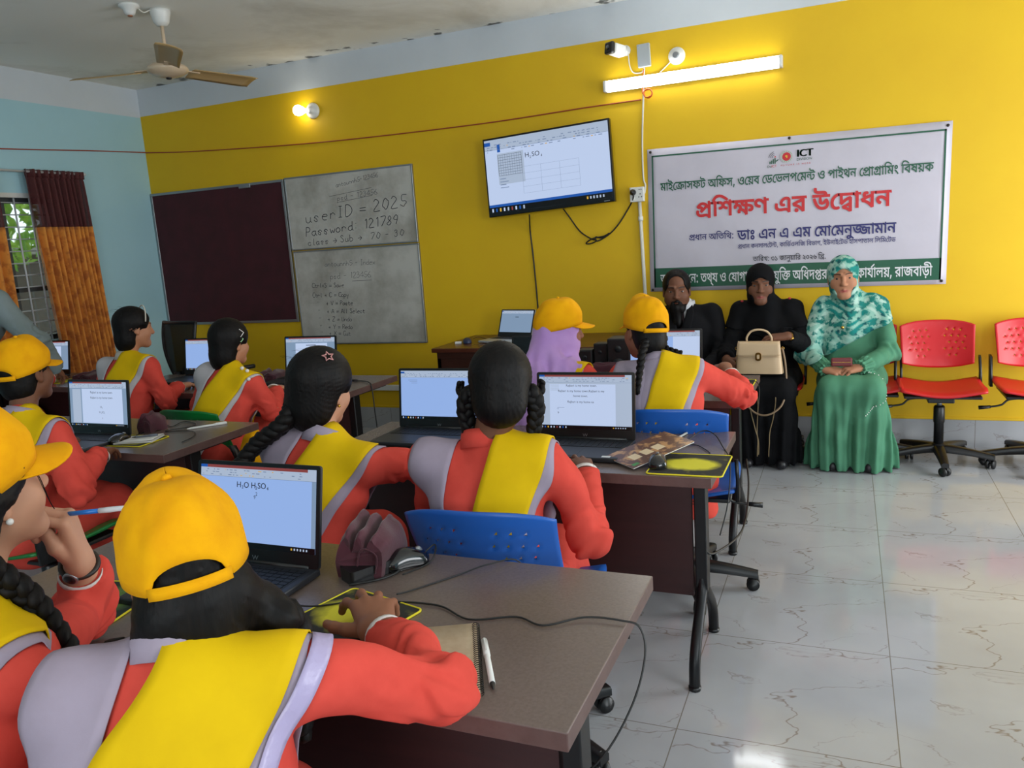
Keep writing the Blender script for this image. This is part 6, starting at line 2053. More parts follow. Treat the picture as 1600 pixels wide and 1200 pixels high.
# black mesh chair by the notice board
t = thing('mesh_chair', 'black mesh back office chair in front of the notice board', 'chair', (-4.45, 4.66, 0), R(-14))
M_MESH = mat('black chair mesh', '#15181a', rough=0.8, alpha=0.80)
rows = [[(-0.21 * (1 - .12 * (1 - i / 12)) + 0.42 * (1 - .12 * (1 - i / 12)) * j / 10, -0.25 - 0.06 * math.sin(i / 12 * 2.6) + 0.05 * ((j - 5) / 5) ** 2, 0.60 + 0.46 * i / 12) for j in range(11)] for i in range(13)]
MB().sheet(rows, 0.004).build('mesh_back', M_MESH, t)
rim = [rows[0][j] for j in range(11)] + [rows[i][10] for i in range(1, 13)] + [rows[12][j] for j in range(9, -1, -1)] + [rows[i][0] for i in range(11, 0, -1)]
MB().tube(rim, 0.013, 8, 0, True).build('back_frame', M_BLACK, t)
MB().box((-0.25, -0.22, 0.43), (0.25, 0.25, 0.50)).build('seat', M_BLACK, t, bevel=0.03, )
for s in (-1, 1):
    MB().tube(spline([(s * 0.23, -0.12, 0.45), (s * 0.29, -0.1, 0.50), (s * 0.29, -0.08, 0.66), (s * 0.28, 0.0, 0.68), (s * 0.28, 0.16, 0.68)], 5), 0.017, 8).build('armrest', M_BLACK, t)
MB().tube([(0, -0.16, 0.44), (0, -0.28, 0.5), (0, -0.30, 0.70)], 0.025, 8).build('back_support', M_BLACK, t)
MB().lathe([(0, 0.08), (0.03, 0.08), (0.03, 0.44), (0, 0.44)], 16).build('gas_column', M_BLACK, t)
for k in range(5):
    a = 2 * PI * k / 5
    arm = MB().tube([(0, 0, 0.10), (0.28 * math.cos(a), 0.28 * math.sin(a), 0.075)], [0.03, 0.018], 8).build('base_arm', M_BLACK, t)
    MB().ball((0.28 * math.cos(a), 0.28 * math.sin(a), 0.028), 0.028).build('caster', M_BLACK, arm)

# ------------------------------------------------------------------ laptops
M_LAPD = mat('dark grey laptop shell', '#2b2c30', rough=0.42, metal=0.3)
M_LAPS = mat('silver laptop shell', '#b9bbbd', rough=0.35, metal=0.5)
M_KEY = mat('black keycaps', '#0d0d0f', rough=0.5)
M_BEZEL = mat('matt black bezel', '#0a0a0b', rough=0.35)


def laptop(label, x, y, rz, content, z=TZ, tilt=14, w=0.375, shell=None, group='open laptops on the desks', logo=True, d=0.245, lh=0.245):
    """x, y is the middle of the hinge; the screen faces -y"""
    sh = shell or M_LAPD
    t = thing('laptop', label, 'laptop', (x, y, z), R(rz), group)
    MB().box((-w / 2, -d, 0.003), (w / 2, 0.008, 0.019)).build('base', sh, t, bevel=0.004)
    kb = MB()
    kb.box((-w / 2 + 0.018, -0.112, 0.0188), (w / 2 - 0.018, -0.012, 0.0194))
    kw = (w - 0.044) / 15
    for r_ in range(6):
        for c in range(15):
            if r_ == 0 and 3 <= c <= 7:
                if c == 3:
                    kb.box((-w / 2 + 0.022 + c * kw, -0.110, 0.0194), (-w / 2 + 0.022 + 8 * kw - 0.002, -0.0965, 0.0208))
                continue
            kb.box((-w / 2 + 0.022 + c * kw, -0.110 + r_ * 0.0162, 0.0194), (-w / 2 + 0.022 + (c + 1) * kw - 0.002, -0.110 + r_ * 0.0162 + 0.0135, 0.0208))
    kb.build('keyboard', M_KEY, t)
    MB().box((-0.075, -d + 0.018, 0.019), (0.035, -0.128, 0.0195)).build('touchpad', sh, t)
    MB().box((w / 2 - 0.06, -d + 0.012, 0.0188), (w / 2 - 0.03, -d + 0.03, 0.0194)).build('sticker', M_WHITE, t)
    mm = T(0, 0.002, 0.018, R(-tilt))
    lid = MB()
    lid.prism(rrect(w, lh, 0.008, 4, 0, lh / 2), -0.0075, 0, 0, mm @ Matrix(((1, 0, 0, 0), (0, 0, -1, 0), (0, 1, 0, 0), (0, 0, 0, 1))))
    L_ = lid.build('lid', sh, t)
    MS = mm @ Matrix(((1, 0, 0, 0), (0, 0, -1, -0.0002), (0, 1, 0, lh / 2), (0, 0, 0, 1)))
    bz = MB()
    bz.prism(rrect(w - 0.002, lh - 0.002, 0.008, 4), 0.0, 0.0012, 0, MS)
    bz.build('bezel', M_BEZEL, L_)
    MB().tube([(-w / 2 + 0.03, 0.004, 0.019), (w / 2 - 0.03, 0.004, 0.019)], 0.007, 10).build('hinge', M_BEZEL, t)
    sw, shh = w - 0.022, lh - 0.045
    MSS = MS @ Matrix.Translation((0, 0.0125, 0.0014))
    s = Screen(sw, shh, MSS)
    content(s)
    s.done(L_)
    if logo:
        lg = MB()
        put_text(lg, 'W', 0.016, 0.0, -lh / 2 + 0.008, 0.0016, 0, 'CENTER', MS, 1.15)
        lg.build('logo', M_FRAMEG, L_)
    return t


def c_chem(s):
    s.rect(0, 0, 1, 1, 1)
    ribbon_ui(s, True, 11)
    s.rect(0.965, 0.142, 1, 0.935, 2, 1)
    for t_, x, y, k in (('H', 0.345, 0.265, 1), ('2', 0.378, 0.278, .55), ('O H', 0.44, 0.265, 1), ('2', 0.497, 0.278, .55), ('SO', 0.545, 0.265, 1), ('4', 0.595, 0.278, .55)):
        for q in (0, 0.0012):
            s.text(t_, x + q, y, 0.0205 * k, 7)
    s.text('2', 0.50, 0.355, 0.0125)
    s.text('9', 0.485, 0.395, 0.0125)
    taskbar(s, 0.93, 5)


def c_blank(s):
    s.rect(0, 0, 1, 1, 1)
    ribbon_ui(s, False, 14)
    for j in range(3):
        s.rect(0.10 + 0.02 * j, 0.19 + 0.03 * j, 0.22, 0.197 + 0.03 * j, 8, 3, True)
    taskbar(s, 0.935, 6)


def c_home(s, town=True):
    s.rect(0, 0, 1, 1, 2)
    ribbon_ui(s, True, 21)
    s.rect(0, 0.142, 1, 0.93, 3, 1)
    s.rect(0.115, 0.17, 0.83, 0.93, 0, 2)
    for i in range(10):
        for j in range(6):
            s.rect(0.125 + i * .0095, 0.18 + j * .02, 0.1325 + i * .0095, 0.19 + j * .02, 3, 3, True)
    s.text('Rajbari is my home town.', 0.465, 0.215, 0.0115)
    s.text('Rajbari is my home town.Rajbari is my', 0.46, 0.315, 0.0115)
    s.text('home town.', 0.455, 0.405, 0.0115)
    s.text('Rajbari is my home to', 0.455, 0.515, 0.0115)
    s.rect(0.20, 0.60, 0.275, 0.606, 8, 3, True)
    s.text('H', 0.205, 0.64, 0.009, 8)
    s.text('9', 0.208, 0.72, 0.011)
    taskbar(s, 0.935, 7)


def c_list(s):
    s.rect(0, 0, 1, 1, 2)
    ribbon_ui(s, True, 31)
    s.rect(0.05, 0.165, 0.2, 0.93, 3, 1)
    s.rect(0.22, 0.155, 0.93, 0.93, 0, 2)
    s.text('Rajbari is my home town.', 0.57, 0.255, 0.0135)
    s.text('Rajbari is my home town.', 0.57, 0.375, 0.0135)
    s.text('H', 0.55, 0.585, 0.0135)
    s.text('2', 0.575, 0.595, 0.009)
    s.text('H  SO', 0.56, 0.70, 0.0125)
    s.text('2', 0.553, 0.712, 0.0075)
    s.text('4', 0.61, 0.712, 0.0075)
    s.rect(0.57, 0.80, 0.575, 0.83, 7, 3, True)
    taskbar(s, 0.94, 8)


def c_page(s):
    s.rect(0, 0, 1, 1, 2)
    ribbon_ui(s, True, 41)
    s.rect(0.25, 0.17, 0.80, 1, 0, 2)
    for j in range(6):
        s.rect(0.37, 0.25 + j * .075, 0.66, 0.263 + j * .075, 8, 3, True)


def c_split(s):
    s.rect(0, 0, 1, 1, 3)
    s.rect(0.0, 0.14, 0.62, 0.93, 1, 1)
    s.rect(0.62, 0.14, 1, 0.93, 0, 1)
    ribbon_ui(s, True, 51)
    taskbar(s, 0.94, 9)


def c_page2(s):
    s.rect(0, 0, 1, 1, 2)
    ribbon_ui(s, True, 61)
    s.rect(0.2, 0.17, 0.85, 1, 0, 2)
    s.rect(0.42, 0.22, 0.62, 0.24, 7, 3, True)
    taskbar(s, 0.94, 9)


def c_dark(s):
    s.rect(0, 0, 1, 1, 4)


def c_grey(s):
    s.rect(0, 0, 1, 1, 2)
    ribbon_ui(s, False, 71)
    s.rect(0, 0.142, 1, 1, 2, 1)
    s.rect(0.45, 0.28, 0.56, 0.31, 7, 3, True)


laptop('open laptop showing chemical formulas on the front desk', -1.329, 1.44, 0, c_chem, tilt=12)
laptop('open laptop with an almost blank blue page, left of the braided girl', -1.532, 2.80, 0, c_blank, tilt=8)
laptop('open laptop showing lines about a home town, right of the braided girl', -0.882, 2.715, 0, c_home, tilt=7)
laptop('open laptop with a blue page in front of the man in the suit', -0.85, 3.97, 0, c_split, tilt=9)
laptop('laptop with a dark screen beside the purple veiled girl', -1.52, 4.02, 3, c_dark, tilt=8, lh=0.22)
laptop('open laptop on the left desk with the white notebook', -3.105, 2.50, 0, c_list, tilt=7)
laptop('open laptop under the lower white board, right on its desk', -3.035, 3.97, 2, c_page2, tilt=8)
laptop('half hidden laptop between the headband girl and the butterfly clip girl', -3.86, 3.97, 0, c_split, tilt=8)
laptop('open laptop in front of the orange curtain at far left', -5.36, 4.0, 0, c_page, tilt=9)
laptop('silver laptop on the teacher desk under the television', -2.215, 5.28, -16, c_grey, z=TDZ, tilt=20, w=0.31, shell=M_LAPS, logo=False, d=0.22, lh=0.205)


# ------------------------------------------------------------------ things on the desks
def pad_mat(name, c1, c2):
    m = mat(name, c1, rough=0.8, bump=(700, 0.2, 0.0005))
    nt = m.node_tree
    L = nt.links.new
    tc = nt.nodes.new('ShaderNodeTexCoord')
    mp = nt.nodes.new('ShaderNodeMapping')
    mp.inputs['Scale'].default_value = (9.0, 12.5, 0)
    L(tc.outputs['Object'], mp.inputs[0])
    g = nt.nodes.new('ShaderNodeTexGradient')
    g.gradient_type = 'SPHERICAL'
    L(mp.outputs[0], g.inputs[0])
    n = nt.nodes.new('ShaderNodeTexNoise')
    n.inputs['Scale'].default_value = 22
    n.inputs['Detail'].default_value = 6
    L(tc.outputs['Object'], n.inputs[0])
    a = nt.nodes.new('ShaderNodeMath')
    a.operation = 'MULTIPLY_ADD'
    L(n.outputs[0], a.inputs[0])
    a.inputs[1].default_value = 0.5
    L(g.outputs[0], a.inputs[2])
    r = nt.nodes.new('ShaderNodeMapRange')
    r.inputs[1].default_value = 0.28
    r.inputs[2].default_value = 0.62
    L(a.outputs[0], r.inputs[0])
    mx = nt.nodes.new('ShaderNodeMix')
    mx.data_type = 'RGBA'
    L(r.outputs[0], mx.inputs[0])
    mx.inputs[6].default_value = (*lin(c2), 1)
    mx.inputs[7].default_value = (*lin(c1), 1)
    L(mx.outputs[2], nt.nodes['Principled BSDF'].inputs['Base Color'])
    return m


M_PADY = pad_mat('yellow and black pad print', '#d6cc2e', '#23221c')
M_PADG = pad_mat('green and black pad print', '#5d7a3a', '#1c2a20')
M_PADEDGE = mat('yellow stitched edge', '#d9c91e', rough=0.7, bump=(600, 0.3, 0.001))


def mouse_pad(label, x, y, rz, m, w=0.22, d=0.18, z=TZ, group='yellow edged mouse pads'):
    t = thing('mouse_pad', label, 'mouse pad', (x, y, z + 0.0005), R(rz), group)
    MB().prism(rrect(w, d, 0.012, 5), 0, 0.003, 0).build('mat', m, t)
    MB().tube([(a, b, 0.0022) for a, b in rrect(w, d, 0.012, 5)], 0.0026, 6, 0, True).build('stitched_edge', M_PADEDGE, t)
    return t


mouse_pad('black and yellow mouse pad under the hand on the front desk', -0.943, 1.287, -15, M_PADY, 0.215, 0.19)
mouse_pad('yellow mouse pad overhanging the right corner of the second desk', -0.462, 2.50, 0, M_PADY, 0.235, 0.24)
mouse_pad('yellow mouse pad on the right corner of the third desk', -0.515, 3.88, 0, M_PADY, 0.22, 0.24)
mouse_pad('yellow mouse pad under the white notebook on the left desk', -2.86, 2.47, 4, M_PADY, 0.22, 0.18)
mouse_pad('green mouse pad by the elbow of the girl resting her chin', -1.575, 1.20, 10, M_PADG, 0.22, 0.20)
mouse_pad('yellow mouse pad in front of the orange curtain', -5.05, 3.82, 0, M_PADY, 0.2, 0.17)

M_GLOSSB = mat('glossy black plastic shell', '#101012', rough=0.18, coat=0.5)


def mouse(label, x, y, rz, m=None, z=TZ, group=None, sc=1.0):
    t = thing('computer_mouse', label, 'mouse', (x, y, z), R(rz), group)
    rows = []
    for i in range(15):
        u = i / 14
        yy = -0.056 + 0.112 * u
        hw = (0.031 + 0.002 * math.cos(u * PI * 2)) * math.sqrt(max(0.02, 1 - (2 * u - 1) ** 4))
        hh = 0.037 * max(0.0, math.sin(PI * (0.12 + 0.80 * u))) ** 0.8
        row = []
        for j in range(13):
            a = PI * j / 12
            row.append(((-hw * math.cos(a)) * sc, yy * sc, (0.003 + hh * math.sin(a) ** 0.6) * sc))
        rows.append(row)
    m1 = MB()
    m1.grid([r[::-1] for r in rows])
    n = len(rows)
    m1.add([r[0] for r in rows] + [r[-1] for r in rows[::-1]], [tuple(range(2 * n))])
    m1.add(rows[0], [tuple(range(13))])
    m1.add(rows[-1], [tuple(range(12, -1, -1))])
    m1.build('shell', m or M_GLOSSB, t)
    MB().lathe([(0, -0.004), (0.009, -0.004), (0.009, 0.004), (0, 0.004)], 12, 0, T(0, 0.033 * sc, 0.028 * sc, 0, PI / 2)).build('scroll_wheel', M_FRAMEG, t)
    MB().tube([(0, 0.016, 0.0385 * sc), (0, 0.046, 0.024 * sc)], 0.0012, 5).build('button_seam', M_BLACK, t)
    return t


mouse('black mouse under the hand on the front desk', -0.880, 1.252, 30, z=TZ + 0.003)
mouse('shiny black mouse beside the maroon pouch on the front desk', -0.975, 1.555, -38, sc=1.1)
mouse('black mouse leaning at the book on the second desk', -0.560, 2.47, 12, z=TZ + 0.003)
mouse('dark blue mouse on the teacher desk', -2.52, 5.13, 30, mat('dark blue plastic', '#26304e', rough=0.4), z=TDZ)
mouse('black mouse under the hand of the girl with the white bracelet', -2.915, 2.44, 10, z=TZ + 0.003)
mouse('black mouse under the hand on the third desk', -0.525, 3.86, 10, z=TZ + 0.003)

# kraft notebook with a wire spiral
t = thing('spiral_notebook', 'kraft cover spiral notebook lying on the front desk', 'notebook', (-0.700, 1.160, TZ + 0.001), R(26.6))
M_KRAFT = mat('kraft card', '#b7a286', rough=0.8, vary=(40, '#ad977a', 0.4, 0.7))
M_PAPER = mat('white paper', '#d9d8d4', rough=0.85)
MB().box((-0.1, -0.127, 0.0), (0.093, 0.127, 0.0015)).build('back_cover', M_KRAFT, t)
MB().box((-0.097, -0.124, 0.0015), (0.090, 0.124, 0.008)).build('pages', M_PAPER, t)
rows = [[(-0.1 + 0.193 * i / 8, -0.127 + 0.254 * j / 4, 0.0085 + 0.004 * (1 - i / 8) ** 2) for j in range(5)] for i in range(9)]
MB().sheet(rows, 0.001).build('front_cover', M_KRAFT, t)
M_WIRE = mat('dark spiral wire', '#2a2622', rough=0.35, metal=0.7)
m = MB()
for k in range(34):
    yy = -0.120 + k * 0.240 / 33
    m.tube([(0.0915 + 0.0075 * math.cos(a), yy + 0.0012 * a / 6, 0.005 + 0.0075 * math.sin(a)) for a in [6.0 * i / 9 for i in range(10)]], 0.0009, 5)
m.build('spiral_wire', M_WIRE, t)


def pen(label, a, b, z, m, tipm, group=None, r=0.0048, cat='pen', name='pen', capm=None, clip=True):
    a, b = Vector((*a, z + r)), Vector((*b, z + r))
    d = (b - a)
    L_ = d.length
    t = thing(name, label, cat, tuple(a), math.atan2(d.y, d.x), group)
    MB().tube([(0.0, 0, 0), (0.004, 0, 0), (L_ - 0.018, 0, 0)], [r * 0.8, r, r], 12).build('barrel', m, t)
    MB().tube([(L_ - 0.018, 0, 0), (L_ - 0.004, 0, 0), (L_, 0, 0)], [r * 0.95, r * 0.4, 0.0006], 12).build('tip', tipm, t)
    MB().tube([(0.0, 0, 0), (L_ * 0.34, 0, 0)], [r * 1.12, r * 1.2], 12).build('cap', capm or m, t)
    if clip:
        MB().box((0.004, -0.0015, r * 1.15), (L_ * 0.28, 0.0015, r * 1.5)).build('clip', capm or m, t)
    return t


pen('white gel pen beside the kraft notebook on the front desk', (-0.632, 1.261), (-0.547, 1.112), TZ, M_WHITE, M_BLACK, r=0.0055)
pen('slim white pen lying near the far edge of the left desk', (-2.666, 2.826), (-2.777, 2.688), TZ, M_WHITE, M_WHITE, r=0.005)

# white notebook on the left desk, with a grey pen on it
t = thing('small_notebook', 'small white notebook lying open on the mouse pad of the left desk', 'notebook', (-2.838, 2.475, TZ + 0.0055), R(22))
MB().box((-0.085, -0.06, 0), (0.085, 0.06, 0.007)).build('pages', M_PAPER, t, bevel=0.001)
MB().sheet([[(-0.085 + 0.17 * i / 6, -0.06 + 0.12 * j / 3, 0.0078 + 0.004 * (i / 6) ** 3) for j in range(4)] for i in range(7)], 0.0006).build('top_sheet', M_PAPER, t)
pen('grey pen lying on the small white notebook', (-2.775, 2.520), (-2.865, 2.460), TZ + 0.016, mat('grey plastic barrel', '#6d7480', rough=0.35), M_BLACK, r=0.0042)

# maroon pouch standing in folds
M_MAROON = mat('maroon quilted cloth', '#4c1426', rough=0.75, sheen=0.25, vary=(9, '#3c0e1d', 0.4, 0.7), bump=(120, 0.3, 0.002))


def pouch(label, x, y, rz, w, d, h, z=TZ, n=3, seed=0):
    """a cloth case folded in on itself: sharp ridges running front to back"""
    rs = random.Random(seed)
    t = thing('pouch', label, 'pouch', (x, y, z), R(rz))
    prof = [(-1.0, 0.02), (-1.02, 0.4), (-0.94, 0.80)]
    for k in range(n):
        c = -0.85 + 1.7 * (k + 0.35) / n
        prof += [(c - 0.14, 0.93 - 0.06 * k), (c, 1.0 - 0.05 * k), (c + 0.13, 0.93 - 0.06 * k)]
        if k < n - 1:
            prof += [(c + 0.22, 0.66), (c + 0.30, 0.60), (c + 0.38, 0.68)]
    prof += [(0.96, 0.66), (1.02, 0.3), (0.98, 0.02)]
    P_ = spline([(a * w / 2, 0, b_ * h) for a, b_ in prof], 3)
    rows = []
    for i in range(13):
        u = -1 + i / 6
        e = math.sqrt(max(0, 1 - abs(u) ** 9))
        rows.append([(p.x * (0.96 + 0.04 * e) + 0.006 * math.sin(2.2 * u + p.z * 30), u * d / 2 + 0.004 * math.sin(p.x * 90 + p.z * 60), p.z * (0.90 + 0.10 * e) + 0.003 * math.sin(5 * u + p.x * 70)) for p in P_])
    m1 = MB()
    m1.grid(rows)
    m1.add(rows[0], [tuple(range(len(P_)))])
    m1.add(rows[-1], [tuple(range(len(P_) - 1, -1, -1))])
    m1.build('body', M_MAROON, t, bevel=0.0015)
    m1 = MB()
    m1.tube(spline([(w * 0.30, -d / 2 - 0.002, h * 0.12), (w * 0.36, -d / 2 - 0.003, h * 0.5), (w * 0.05, -d / 2 - 0.003, h * 0.62), (-w * 0.1, -d / 2 - 0.003, h * 0.1)], 6), 0.0022, 6)
    m1.build('piping', M_MAROON, t)
    return t


pouch('folded maroon pouch standing behind the front laptop', -1.055, 1.545, 12, 0.115, 0.17, 0.115, seed=2)
pouch('maroon pouch under the sleeve of the capped girl on the third desk', -1.135, 3.96, 80, 0.10, 0.16, 0.10, seed=5, n=2)
pouch('maroon pouch beside the laptop under the lower white board', -3.32, 3.95, 20, 0.13, 0.18, 0.06, seed=6, n=2)
pouch('maroon pouch right of the laptop on the left desk', -2.95, 2.66, 5, 0.075, 0.10, 0.085, seed=7, n=2)
pouch('purple maroon pouch on the far left desk by the orange curtain', -4.86, 3.93, 10, 0.15, 0.2, 0.05, seed=8, n=2)
t = thing('charger', 'black power adapter beside the maroon pouch on the front desk', 'charger', (-1.035, 1.478, TZ), R(-30))
MB().prism(rrect(0.062, 0.105, 0.008), 0.0, 0.032).build('brick', M_BLACK, t, bevel=0.003)
MB().tube(spline([(-0.01, 0.05, 0.016), (-0.012, 0.07, 0.018), (0.02, 0.085, 0.008), (0.05, 0.05, 0.006), (0.052, 0.0, 0.006), (0.03, -0.06, 0.006)], 6), 0.003, 6).build('cord', M_BKWIRE, t)

# cables on the desks
cable('mouse_cable', 'black cable crossing the front desk and hanging over its right edge', [(-0.905, 1.30, TZ + 0.02), (-0.90, 1.36, TZ + 0.006), (-0.79, 1.375, TZ + 0.004), (-0.70, 1.335, TZ + 0.004), (-0.61, 1.37, TZ + 0.004), (-0.545, 1.35, TZ + 0.004), (-0.475, 1.40, TZ + 0.006), (-0.40, 1.405, TZ + 0.006), (-0.365, 1.405, TZ - 0.004), (-0.352, 1.385, TZ - 0.05), (-0.365, 1.33, TZ - 0.12), (-0.41, 1.27, TZ - 0.2), (-0.5, 1.28, TZ - 0.3)], 0.0022, M_BKWIRE)
cable('mouse_cable', 'thin grey cable curving from the mouse pad to the far edge of the front desk', [(-0.90, 1.39, TZ + 0.01), (-0.885, 1.43, TZ + 0.003), (-0.82, 1.53, TZ + 0.003), (-0.765, 1.585, TZ + 0.012), (-0.72, 1.66, TZ - 0.01), (-0.70, 1.67, TZ - 0.12)], 0.002, M_BKWIRE)
cable('mouse_cable', 'black cable looping from the shiny mouse on the front desk', [(-0.945, 1.60, TZ + 0.018), (-0.93, 1.625, TZ + 0.03), (-0.915, 1.60, TZ + 0.022), (-0.92, 1.57, TZ + 0.004), (-0.95, 1.50, TZ + 0.003)], 0.0018, M_BKWIRE)
cable('usb_cable', 'white cable with a black plug at the right of the home town laptop', [(-0.66, 2.60, TZ + 0.01), (-0.62, 2.68, TZ + 0.012), (-0.59, 2.74, TZ + 0.01), (-0.56, 2.83, TZ + 0.006), (-0.545, 2.90, TZ + 0.004), (-0.55, 2.965, TZ - 0.01), (-0.56, 2.97, TZ - 0.15)], 0.0042, M_WHWIRE)
t = thing('cable_clip', 'black clip round the white cable on the second desk', 'clip', (-0.597, 2.725, TZ + 0.012), R(60))
MB().tube([(-0.014, 0, 0), (0.014, 0, 0)], [0.009, 0.011], 12).build('body', M_BLACK, t)
MB().tube([(0.014, 0, 0), (0.022, 0, 0)], [0.007, 0.005], 10).build('neck', M_FRAMEG, t)
cable('mouse_cable', 'black cable arching over the second desk from the mouse to the desk edge', [(-0.57, 2.56, TZ + 0.02), (-0.57, 2.64, TZ + 0.006), (-0.53, 2.72, TZ + 0.008), (-0.48, 2.83, TZ + 0.03), (-0.43, 2.80, TZ + 0.03), (-0.39, 2.72, TZ + 0.008), (-0.352, 2.62, TZ - 0.02), (-0.345, 2.5, TZ - 0.12), (-0.36, 2.42, TZ - 0.2)], 0.0022, M_BKWIRE)
cable('laptop_cable', 'black cable lying along the second desk behind the book', [(-0.70, 2.66, TZ + 0.012), (-0.64, 2.72, TZ + 0.004), (-0.56, 2.70, TZ + 0.004), (-0.49, 2.74, TZ + 0.004), (-0.44, 2.68, TZ + 0.004), (-0.42, 2.64, TZ + 0.004)], 0.0022, M_BKWIRE)
cable('charger_cable', 'black cable with a connector hanging under the second desk', [(-0.44, 2.58, 0.42), (-0.41, 2.62, 0.385), (-0.35, 2.9, 0.37), (-0.37, 3.3, 0.40), (-0.40, 3.5, 0.47)], 0.0038, M_BKWIRE)
cable('usb_cable', 'black cable hanging from the desk edge under the lower white board', [(-2.66, 3.88, TZ + 0.006), (-2.58, 3.87, TZ + 0.006), (-2.53, 3.83, TZ + 0.008), (-2.492, 3.80, TZ - 0.02), (-2.485, 3.80, TZ - 0.2), (-2.475, 3.81, 0.25), (-2.47, 3.82, 0.01)], 0.0035, M_BKWIRE)
MBx = MB().tube([(-0.025, 0, 0), (0.02, 0, 0)], [0.008, 0.006], 10).build('cable_plug', M_BLACK)
MBx.location = (-2.66, 3.885, TZ + 0.008)
tag(MBx, 'black cable plug lying near the desk corner under the lower white board', 'plug')
cable('mouse_cable', 'dark cable winding over the left desk behind the white notebook', [(-2.90, 2.50, TZ + 0.012), (-2.96, 2.62, TZ + 0.004), (-2.98, 2.75, TZ + 0.004), (-2.90, 2.72, TZ + 0.004), (-2.93, 2.82, TZ + 0.004), (-2.84, 2.80, TZ + 0.004), (-2.80, 2.74, TZ + 0.004), (-2.86, 2.64, TZ + 0.004), (-2.72, 2.66, TZ + 0.004), (-2.63, 2.58, TZ + 0.004), (-2.60, 2.48, TZ + 0.004)], 0.002, M_BKWIRE)
cable('laptop_cable', 'black cable on the front desk hidden edge by the chemistry laptop', [(-1.135, 1.30, TZ + 0.01), (-1.08, 1.29, TZ + 0.008), (-1.03, 1.31, TZ + 0.006), (-0.97, 1.35, TZ + 0.008)], 0.002, M_BKWIRE)

# book leaning over the mouse on the second desk
t = thing('book', 'brown and orange printed booklet leaning on the mouse of the second desk', 'book', (-0.605, 2.555, TZ + 0.030), R(-16))
t.rotation_euler = (R(3), R(-9), R(52))
M_BOOKC = mat('printed booklet cover', '#5e3b34', rough=0.3, vary=(26, '#b98a5c', 0.50, 0.60, 6))
MB().box((-0.13, -0.075, 0), (0.13, 0.075, 0.003)).build('pages', M_PAPER, t)
MB().box((-0.131, -0.076, 0.003), (0.131, 0.076, 0.0045)).build('cover', M_BOOKC, t)
m = MB()
for i in range(3):
    m.box((-0.09 + 0.05 * i, -0.03, 0.0045), (-0.055 + 0.05 * i, 0.01, 0.0049))
m.build('cover_lettering', mat('cream print', '#d8c2a0', rough=0.4), t)
MB().box((-0.12, -0.066, 0.0045), (-0.095, -0.05, 0.0048)).build('cover_logo', mat('green print', '#3c8a4a', rough=0.4), t)

# speakers and boxes on the third desk
def speaker_box(label, x, y, w, d, h, rz=0, group=None, drv=True, z=TZ, name='speaker', cat='speaker'):
    t = thing(name, label, cat, (x, y, z), R(rz), group)
    MB().box((-w / 2, -d / 2, 0.0), (w / 2, d / 2, h)).build('cabinet', mat('black vinyl', '#111114', rough=0.5), t, bevel=0.006)
    MB().box((-w / 2 + .006, -d / 2 - 0.003, 0.008), (w / 2 - .006, -d / 2, h - 0.008)).build('front_grille', M_BLACK, t)
    if drv:
        for zz, r_ in ((h * 0.35, min(w, h) * 0.30), (h * 0.75, min(w, h) * 0.14)):
            MB().lathe([(r_ * 0.2, 0.001), (r_ * 0.25, -0.003), (r_ * 0.8, 0.004), (r_, 0.0), (r_ * 1.05, 0.004), (0, 0.004)][::-1], 20, 0, T(0, -d / 2 - 0.005, zz, PI / 2)).build('driver', mat('dark grey cone', '#222428', rough=0.5), t)
    return t


speaker_box('small black speaker right of the purple veiled girl', -1.285, 4.06, 0.075, 0.08, 0.155, 4, 'black speakers on the third desk')
speaker_box('black speaker left of the capped girl on the third desk', -1.205, 4.085, 0.075, 0.08, 0.185, 0, 'black speakers on the third desk')
speaker_box('tall black subwoofer box behind the head of the capped girl', -1.095, 4.07, 0.12, 0.13, 0.215, 0, None)
t = thing('notebook', 'closed pale blue notebook beside the black speakers', 'notebook', (-1.24, 3.93, TZ), R(5))
MB().box((-0.075, -0.055, 0.002), (0.075, 0.055, 0.030)).build('pages', M_PAPER, t)
MB().box((-0.077, -0.057, 0.030), (0.077, 0.057, 0.033)).build('cover', mat('pale blue card', '#b9cbdc', rough=0.7), t)
cable('speaker_wire', 'thin black wire between the two small speakers', [(-1.24, 4.10, TZ + 0.09), (-1.235, 4.09, TZ + 0.05), (-1.245, 4.08, TZ + 0.02), (-1.24, 4.06, TZ + 0.004)], 0.002, M_BKWIRE)
cable('mouse_cable', 'thin black cable looping by the hand on the third desk', [(-0.53, 3.93, TZ + 0.02), (-0.56, 4.02, TZ + 0.012), (-0.60, 4.06, TZ + 0.02), (-0.55, 4.09, TZ + 0.03), (-0.49, 4.05, TZ + 0.02), (-0.47, 3.99, TZ + 0.006), (-0.44, 3.95, TZ + 0.006), (-0.385, 3.9, TZ + 0.0), (-0.38, 3.85, TZ - 0.1)], 0.0018, M_BKWIRE)
cable('laptop_cable', 'thin black cable from the silver laptop to the blue mouse', [(-2.37, 5.22, TDZ + 0.008), (-2.44, 5.27, TDZ + 0.012), (-2.49, 5.25, TDZ + 0.025), (-2.505, 5.20, TDZ + 0.02)], 0.0018, M_BKWIRE)
t = thing('eraser', 'small white eraser beside the blue mouse on the teacher desk', 'eraser', (-2.575, 5.10, TDZ), R(20))
MB().box((-0.025, -0.012, 0), (0.025, 0.012, 0.016)).build('block', M_WHITE, t, bevel=0.003)


# ------------------------------------------------------------------ the people in the room
M_SHOE = mat('black shoe leather', '#17161a', rough=0.4)
M_GOLD = mat('gold', '#c79a4a', rough=0.25, metal=1.0)
M_PEARL = mat('white pearl', '#e4e0dc', rough=0.2, coat=0.5)
M_SALWAR = mat('off white trouser cloth', '#c9c2c0', rough=0.85)


